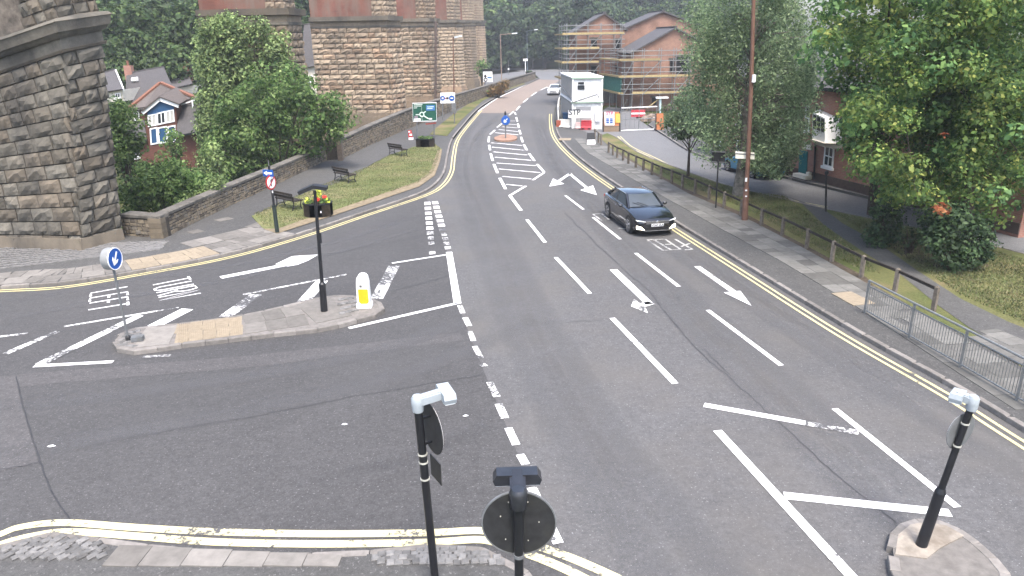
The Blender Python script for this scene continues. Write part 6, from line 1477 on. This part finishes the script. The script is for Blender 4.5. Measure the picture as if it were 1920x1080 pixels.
for x in (1131, 1162): t.part('leg', MB().beam(atY(x, 248, b.y + .02), atY(x, 209, b.y + .02), .09), M_BLACK)
b = at(1074, 241); t = Thing('site_sign', 'white site sign lettered STP in front of the lower cabin', 'sign', b); pn = slabpx(t, 'panel', [(1066, 221), (1091, 221), (1091, 207), (1066, 207)], yc - 1.2, .05, M_SIGNW); text(t, 'STP', atY(1077.5, 211, yc - 1.22), Vector((1, 0, 0)), UP, .66, M_INK, pn); slabpx(t, 'side_panel', [(1092, 221), (1110, 221), (1110, 208), (1092, 208)], yc - 1.15, .04, M_WHITEP)
for x in (1069, 1089): t.part('leg', MB().beam(atY(x, 240, yc - 1.15), atY(x, 212, yc - 1.15), .06), M_GREYP)
def barrier(label, px0, px1, mat, Yoff=0, h=.75, g='water filled site barriers'):
    a = at(*px0); c = at(*px1); t = Thing('site_barrier', label, 'barrier', (a + c) / 2, g); X = (c - a).normalized(); N = Vector((X.y, -X.x, 0)); L = (c - a).length
    pr = [(-.22, 0), (.22, 0), (.2, .18), (.1, .3), (.08, h), (-.08, h), (-.1, .3), (-.2, .18)]
    t.part('body', MB().slab([a + N * u + UP * v for u, v in pr], X * L), mat); t.part('top_lip', MB().beam(a + UP * (h + .03), c + UP * (h + .03), .2, .06), mat)
    for f in (.2, .8): t.part('fork_slot', MB().box(tuple(a.lerp(c, f) + UP * .1), (.24, .46, .1), math.atan2(X.y, X.x)), M_INK)
MW_ = simple('barrier_white', (.68, .66, .60), .6, .1, 4); MR_ = simple('barrier_red', (.55, .05, .07), .6, .12, 4)
barrier('white water filled barrier at the corner by the kerb', (1050, 240), (1079, 242), MW_); barrier('red water filled barrier in front of the lower cabin doors', (1089, 243), (1109, 243), MR_); barrier('short white barrier with red top between the two others', (1079.5, 243.5), (1088.5, 243.5), simple('barrier_pink', (.62, .42, .40), .6, .15, 4), h=.6)
t = Thing('site_barrier', 'tall white barrier panels running along the kerb past the cabins', 'barrier', at(1047, 238)); 
for (x0, y0, x1, y1) in ((1047, 239, 1046, 222), (1046, 222, 1047, 207), (1047, 207, 1050, 194), (1050, 194, 1054, 182)):
    a, c = at(x0, y0), at(x1, y1); t.part('panel', MB().beam(a + UP * .55, c + UP * .55, .1, 1.0), MW_)
t.part('red_end', MB().box(tuple(at(1047, 240) + UP * .35), (.4, .4, .7)), simple('barrier_rust', (.36, .09, .05), .7, .2))
t = Thing('heras_fence', 'mesh security fence along the side of the cabins', 'fence', at(1054, 232)); fp_ = [at(1052, 236), at(1053, 214), at(1056, 196), at(1058, 180)]
for a, c in zip(fp_, fp_[1:]):
    mb = MB(); mb.tube([a, a + UP * 2, c + UP * 2, c, a], .03, 6)
    for k in range(1, 8): mb.tube([a.lerp(c, k / 8), a.lerp(c, k / 8) + UP * 2], .008, 4)
    t.part('mesh_panel', mb, M_GALV)
t = Thing('waste_bin', 'dark blue bin beside the site sign', 'bin', at(1061, 236)); b = at(1061.5, 235); t.part('body', MB().hexa([b + Vector((x * .26, y * .26, .1)) for x, y in ((-1, -1), (1, -1), (1, 1), (-1, 1))], [b + Vector((x * .33, y * .33, 1.1)) for x, y in ((-1, -1), (1, -1), (1, 1), (-1, 1))]), M_DBLUE); t.part('lid', MB().box(tuple(b + UP * 1.14), (.7, .75, .08)), M_DBLUE); t.part('wheel', MB().lathe([(.1, -.03), (.1, .03)], b + Vector((.28, .2, .1)), 10, (1, 0, 0)), M_RUBBER)
ga, gb = at(1164, 246), at(1230, 243)
t = Thing('site_gate', 'wide grey tubular site gate across the side street', 'gate', ga)
for z in (.05, 1.0, 2.0): t.part('rail', MB().tube([ga + UP * z, gb + UP * z], .04, 6), M_WHITEP if z != 1 else M_GALV)
for k in range(0, 9): t.part('upright', MB().tube([ga.lerp(gb, k / 8), ga.lerp(gb, k / 8) + UP * 2], .03 if k in (0, 4, 8) else .012, 6), M_GALV)
b = at(1233, 246); t = Thing('hoarding', 'orange brown hoarding panel at the right end of the site gate', 'hoarding', b); slabpx(t, 'panel', [(1229, 247), (1244, 247), (1244, 213), (1229, 213)], b.y, .1, M_HOARD); slabpx(t, 'dark_post', [(1229, 247), (1231, 247), (1231, 213), (1229, 213)], b.y - .05, .06, M_BLACK)
b = at(1108, 270, .12); t = Thing('pavement_sign', 'small dark folding sign standing at the start of the rail fence', 'sign', b); t.part('front_panel', MB().slab([b + Vector((-.32, -.15, .35)), b + Vector((.3, -.15, .35)), b + Vector((.28, 0, .85)), b + Vector((-.3, 0, .85))], (0, .04, 0)), M_BLACK); t.part('white_skirt', MB().slab([b + Vector((-.34, -.28, .0)), b + Vector((.32, -.28, .0)), b + Vector((.3, -.16, .34)), b + Vector((-.32, -.16, .34))], (0, .04, 0)), M_SIGNW); t.part('back_panel', MB().slab([b + Vector((-.32, .3, .0)), b + Vector((.3, .3, .0)), b + Vector((.28, .06, .85)), b + Vector((-.3, .06, .85))], (0, .04, 0)), M_BLACK)
b = at(1114, 240); t = Thing('sign_pole', 'thin dark post with small white notices beside the lower cabin', 'sign pole', b); t.part('pole', MB().tube([b, atY(1114, 206, b.y)], .06, 8), M_INK); slabpx(t, 'notice', [(1116, 228), (1125, 228), (1125, 208), (1116, 208)], yc - .15, .03, simple('notice_grey', (.55, .57, .62), .6, .15))
b = at(1238, 212); t = Thing('site_light', 'pale site light mast with flat white head behind the gate', 'lamp', b); t.part('mast', MB().tube([b, atY(1238, 185, b.y)], .12, 8), simple('mast_pale', (.45, .56, .58), .6, .1)); t.part('head', MB().box(tuple(atY(1241, 183, b.y)), (1.3, .6, .14)), M_WHITEP); t.part('strut', MB().beam(atY(1213, 203, b.y), atY(1236, 185, b.y), .1), M_PLY)
# rubble and planks in the yard
for lab, pts_ in (('grey plank leaning in the site yard', ((1175, 208), (1183, 196))), ('brown plank propped against the scaffold', ((1168, 206), (1176, 188))), ('long pale plank leaning on the nearest scaffold', ((1202, 205), (1190, 168)))):
    a = at(*pts_[0]); c = atY(*pts_[1], a.y + .8); t = Thing('plank', lab, 'plank', a, 'planks in the yard'); t.part('board', MB().beam(a, c, .35, .06), M_PLY if 'pale' in lab else M_WOOD); t.part('end_band', MB().beam(c, c + (c - a).normalized() * .08, .36, .07), M_GALV)
rr = random.Random(3); hp = MB()
for k in range(60):
    p = at(rr.uniform(1205, 1230), rr.uniform(218, 229)); s = rr.uniform(.15, .45); hp.box((p.x, p.y, s * .4), (s * rr.uniform(.6, 1.6), s, s * .8), rr.uniform(0, 3))
o = struct('rubble_heap', hp, simple('rubble_mix', (.32, .25, .20), .9, .4, 3), kind='stuff'); o['label'] = 'heap of broken brick and timber behind the site gate'; o['category'] = 'rubble'
t = Thing('skip', 'low red safety barrier lying in the yard behind the gate', 'barrier', at(1196, 222)); b = at(1196, 222); t.o.name = 'safety_barrier'; t.part('panel', MB().box(tuple(b + UP * .5), (1.4, .1, .7)), MR_); t.part('stripe', MB().box(tuple(b + UP * .5 + Vector((0, -.06, 0))), (1.4, .02, .16)), M_WHITEP); t.part('foot', MB().box(tuple(b + UP * .06), (.3, .6, .12)), M_INK)
# ================================================================== VEHICLES
def car(label, front_mid, heading, paint_, plate=None, L=4.77, estate=False, scale=1.0, detail=True, lamp_on=False, group=None):
    f = Vector(heading).normalized(); Xl = -f; Yl = Vector((-Xl.y, Xl.x, 0))       # local x runs backwards from the nose
    Mx = Matrix((Xl * scale, Yl * scale, UP * scale)).transposed().to_4x4(); Mx.translation = Vector(front_mid)
    t = Thing('car', label, 'car', Mx @ Vector((L / 2, 0, 0)), group)
    st = [(0, .60, .30, .60, .655), (.06, .74, .23, .66, .70), (.2, .84, .19, .70, .76), (.5, .895, .18, .78, .845), (.95, .915, .18, .87, .93), (1.4, .917, .18, .93, .985), (2.3, .917, .18, .95, 1.0), (3.3, .915, .18, .97, 1.02), (4.0, .90, .19, .985, 1.05), (4.45, .86, .22, .985, 1.055), (4.66, .80, .28, .94, 1.02), (4.77, .68, .36, .82, .86)]
    vs = []; fs = []; n = 0
    for x, w, zb, zs, zt in st:
        half = [(0, zb), (w * .86, zb), (w * .985, zb + .10), (w, zb + .28), (w * .985, zs - .12), (w * .955, zs), (w * .80, zt - .025), (w * .4, zt - .004), (0, zt)]
        ring_ = half + [(-y, z) for y, z in half[-2:0:-1]]; n = len(ring_); vs += [(x, y, z) for y, z in ring_]
    for i in range(len(st) - 1):
        for k in range(n): fs.append((i * n + k, i * n + (k + 1) % n, (i + 1) * n + (k + 1) % n, (i + 1) * n + k))
    fs.append(tuple(range(n))); fs.append(tuple(range((len(st) - 1) * n + n - 1, (len(st) - 1) * n - 1, -1)))
    body = t.part('body', MB(Mx).add(vs, [q[::-1] for q in fs]), paint_, smooth=True)
    zr = 1.45; rb = 3.95 if estate else 3.55
    ws = [(1.38, .74, .97), (2.10, .575, 1.395)]; rw = [(rb, .56, 1.40), (rb + (.55 if estate else .75), .66, 1.04)]
    rf = [(2.06, .60, 1.385), (2.25, .61, 1.43), (2.8, .61, zr), (3.3, .60, zr - .01), (rb, .585, 1.405)]; vs = []; fs = []
    for x, w, z in rf: vs += [(x, -w, z - .035), (x, -w * .8, z - .005), (x, 0, z + .012), (x, w * .8, z - .005), (x, w, z - .035)]
    for i in range(len(rf) - 1):
        for k in range(4): fs.append((i * 5 + k, i * 5 + k + 1, (i + 1) * 5 + k + 1, (i + 1) * 5 + k))
    t.part('roof', MB(Mx).add(vs, [q[::-1] for q in fs]), paint_, smooth=True)
    core = MB(Mx); lo = [(1.36, .72), (rw[1][0] + .03, .64)]; core.add([(1.5, -.72, .94), (1.5, .72, .94), (rw[1][0], .66, .98), (rw[1][0], -.66, .98), (2.14, -.55, 1.38), (2.14, .55, 1.38), (rb, .54, 1.38), (rb, -.54, 1.38)], [(0, 4, 5, 1), (1, 5, 6, 2), (2, 6, 7, 3), (3, 7, 4, 0), (4, 7, 6, 5)]); t.part('cabin', core, M_DKIN)
    gl = M_CARGLASS
    def pan(name, q, o=.012): 
        q = [Mx @ Vector(p) for p in q]; nn = (q[1] - q[0]).cross(q[3] - q[0]).normalized(); ct = sum(q, Vector()) / 4; mid = Mx @ Vector((2.7, 0, 1.0)); nn = nn if nn.dot(ct - mid) > 0 else -nn
        mb = MB(); mb.slab([p + nn * o for p in q], -nn * .012); return t.part(name, mb, gl)
    pan('windscreen', [(1.40, -.70, .975), (1.40, .70, .975), (2.09, .545, 1.385), (2.09, -.545, 1.385)]); pan('rear_window', [(rw[1][0] + .02, .62, 1.06), (rw[1][0] + .02, -.62, 1.06), (rb + .03, -.53, 1.385), (rb + .03, .53, 1.385)])
    for s in (-1, 1):
        xm = 2.95
        pan('side_window', [(1.72, s * .755, .985), (xm - .04, s * .765, .995), (xm - .04, s * .605, 1.395), (2.22, s * .585, 1.375)]); pan('side_window', [(xm + .04, s * .765, .995), (rw[1][0] - .38, s * .72, 1.02), (rb - .02, s * .585, 1.375), (xm + .04, s * .605, 1.395)])
        t.part('pillar', MB(Mx).beam((1.36, s * .755, .965), (2.12, s * .595, 1.405), .07, .06), paint_); t.part('pillar', MB(Mx).beam((rb, s * .585, 1.39), (rw[1][0] + .06, s * .69, 1.03), .10, .08), paint_); t.part('pillar', MB(Mx).beam((xm, s * .775, .99), (xm, s * .615, 1.40), .07, .03), M_BLACK)
        t.part('window_trim', MB(Mx).beam((1.6, s * .80, .965), (rw[1][0] - .3, s * .775, 1.01), .02, .022), M_CHROME); t.part('window_trim', MB(Mx).beam((2.15, s * .61, 1.405), (rb, s * .60, 1.405), .02, .02), M_CHROME)
        t.part('mirror', MB(Mx).ball((1.72, s * 1.0, 1.0), (.08, .11, .07), 8, 6), paint_, smooth=True)
        for wx in (.90, 3.72):
            wy = s * .845; w_ = t.part('wheel', MB(Mx).lathe([(.25, -.10), (.325, -.08), (.335, 0), (.325, .08), (.25, .10)], (wx, wy, .335), 20, (0, 1, 0)), M_RUBBER, smooth=True)
            t.part('arch', MB(Mx).lathe([(.395, -.1), (.395, .004)], (wx, s * .912, .36), 20, (0, s, 0)), M_DKIN); t.part('tyre_wall', MB(Mx).lathe([(.335, -.05), (.335, .01), (.25, .014)], (wx, s * .915, .335), 20, (0, s, 0)), M_RUBBER, w_)
            t.part('rim', MB(Mx).lathe([(.235, .0), (.225, .006)], (wx, s * .932, .335), 20, (0, s, 0)), M_DKIN, w_); sp = MB(Mx)
            for k in range(5):
                a = 2 * math.pi * k / 5; sp.beam((wx + .03 * math.cos(a), s * .942, .335 + .03 * math.sin(a)), (wx + .22 * math.cos(a), s * .942, .335 + .22 * math.sin(a)), .05, .012, up=(0, 1, 0))
            sp.lathe([(.215, -.006), (.24, -.006), (.24, .006), (.215, .006)], (wx, s * .942, .335), 18, (0, s, 0), True); t.part('spokes', sp, M_CHROME, w_)
        t.part('headlight', MB(Mx).slab([(.02, s * .50, .62), (.13, s * .80, .655), (.24, s * .86, .70), (.10, s * .72, .705), (.0, s * .50, .66)], (-.03, s * .02, .01)), M_LAMP); t.part('fog_lamp', MB(Mx).slab([(.02, s * .52, .30), (.16, s * .82, .33), (.16, s * .84, .47), (.05, s * .66, .44)], (-.04, s * .02, 0)), M_DRL if lamp_on else M_LAMP)
        for dx in (1.95, 3.15): t.part('door_handle', MB(Mx).beam((dx + .55, s * .925, .86), (dx + .75, s * .925, .865), .02, .03), M_CHROME)
        t.part('sill', MB(Mx).beam((1.3, s * .90, .21), (3.35, s * .90, .21), .05, .09), M_BLACK); t.part('tail_light', MB(Mx).slab([(4.70, s * .55, .80), (4.62, s * .80, .80), (4.60, s * .80, .92), (4.68, s * .55, .92)], (.03, s * .01, 0)), M_RED)
    t.part('grille', MB(Mx).slab([(-.012, -.48, .56), (-.012, .48, .56), (.0, .48, .665), (.0, -.48, .665)], (-.012, 0, 0)), M_INK)
    for z in (.565, .60, .635, .665): t.part('grille_bar', MB(Mx).beam((-.03, -.49, z), (-.03, .49, z), .012, .012), M_CHROME)
    t.part('badge', MB(Mx).lathe([(.062, 0), (.062, .012), (.05, .016)], (-.03, 0, .625), 14, (-1, 0, 0)), M_CHROME); t.part('badge_mark', MB(Mx).beam((-.05, -.035, .655), (-.05, 0, .60), .01, .012).beam((-.05, .035, .655), (-.05, 0, .60), .01, .012), M_INK)
    t.part('lower_intake', MB(Mx).slab([(.0, -.50, .30), (.0, .50, .30), (-.004, .55, .42), (-.004, -.55, .42)], (-.02, 0, 0)), M_DKIN); t.part('bumper_trim', MB(Mx).beam((-.02, -.55, .265), (-.02, .55, .265), .02, .02), M_CHROME)
    if plate:
        p = t.part('number_plate', MB(Mx).slab([(-.035, -.26, .445), (-.035, .26, .445), (-.035, .26, .555), (-.035, -.26, .555)], (-.012, 0, 0)), M_SIGNW); text(t, plate, Mx @ Vector((-.052, 0, .50)), -(Mx.to_3x3() @ Vector((0, 1, 0))), UP, .115 * scale, M_INK, p)
    for s in (-1, 1): t.part('wiper', MB(Mx).beam((1.37, s * .1, 1.0), (1.6, s * .1 + .42, 1.125), .015, .015), M_INK)
    return t
M_CARGLASS = glassm('car_glass', (.05, .06, .07), .04)
M_NAVY = simple('paint_navy', (.004, .0045, .008), .16, .1, 3, .4, coat=1.0); M_CARW = simple('paint_white', (.75, .76, .77), .3, .04, 3, .5, coat=.6); M_CARB = simple('paint_blue', (.03, .22, .36), .3, .1, 3, .5, coat=.8)
m_, N_, L_n, b_n = nt('day_lamp', .3, .5); b_n.inputs['Base Color'].default_value = (.9, .85, .7, 1); b_n.inputs['Emission Color'].default_value = (1, .93, .78, 1); b_n.inputs['Emission Strength'].default_value = 1.6; M_DRL = m_
fw, rw_ = at(1180, 437), at(1141.5, 409); hd2 = (fw - rw_); hd2.z = 0; hd2.normalize(); sdv = Vector((-hd2.y, hd2.x, 0)); sdv = sdv if sdv.x > 0 else -sdv
car('dark navy saloon car with lit lower lamps driving in the right hand lane', Vector((fw.x, fw.y, .016)) + hd2 * .88 + sdv * .87, hd2, M_NAVY, 'YD67 ZLR', estate=False, lamp_on=True)
p = at(1037, 179); car('white car coming round the bend beside the site cabins', Vector((p.x, p.y, .01)), Vector((-.18, -1, 0)), M_CARW)
p = at(1372, 315); car('blue car parked across the side street behind the birch trunk', Vector((p.x, p.y, .01)) , (-td + Vector((0, 0, 0))), M_CARB, scale=.92)
# small litter on the asphalt
for lab, px, s in (('scrap of white paper on the asphalt near the left edge', (96, 837), .09), ('crushed white cup lying on the road left of the foreground pole', (646, 796), .07), ('thin white straw lying on the road beside the foreground pole', (873, 780), .07)):
    b = at(*px, .012); o = Thing('litter', lab, 'litter', b, 'litter on the road'); mb = MB()
    mb.add([b + Vector((-s, 0, 0)), b + Vector((0, -s * .5, .01)), b + Vector((s, .02, .0)), b + Vector((.1 * s, s * .55, .012)), b + Vector((-.3 * s, s * .1, .025))], [(0, 1, 4), (1, 2, 4), (2, 3, 4), (3, 0, 4), (0, 3, 2, 1)]); o.part('scrap', mb, M_SIGNW)

# ================================================================== AIR
hz = MB().box((0, 165, 25), (330, 420, 62))
hm_, HN, HL, _b = nt('air'); HN.remove(_b)
pvn = HN.new('ShaderNodeVolumePrincipled'); pvn.inputs['Color'].default_value = (.86, .90, .95, 1); pvn.inputs['Density'].default_value = .0006; pvn.inputs['Anisotropy'].default_value = .2
HL.new(pvn.outputs[0], HN['Material Output'].inputs['Volume'])
haze = link('haze', hz.mesh('haze', hm_), kind='stuff'); haze['label'] = 'thin pale evening haze filling the valley'; haze['category'] = 'haze'
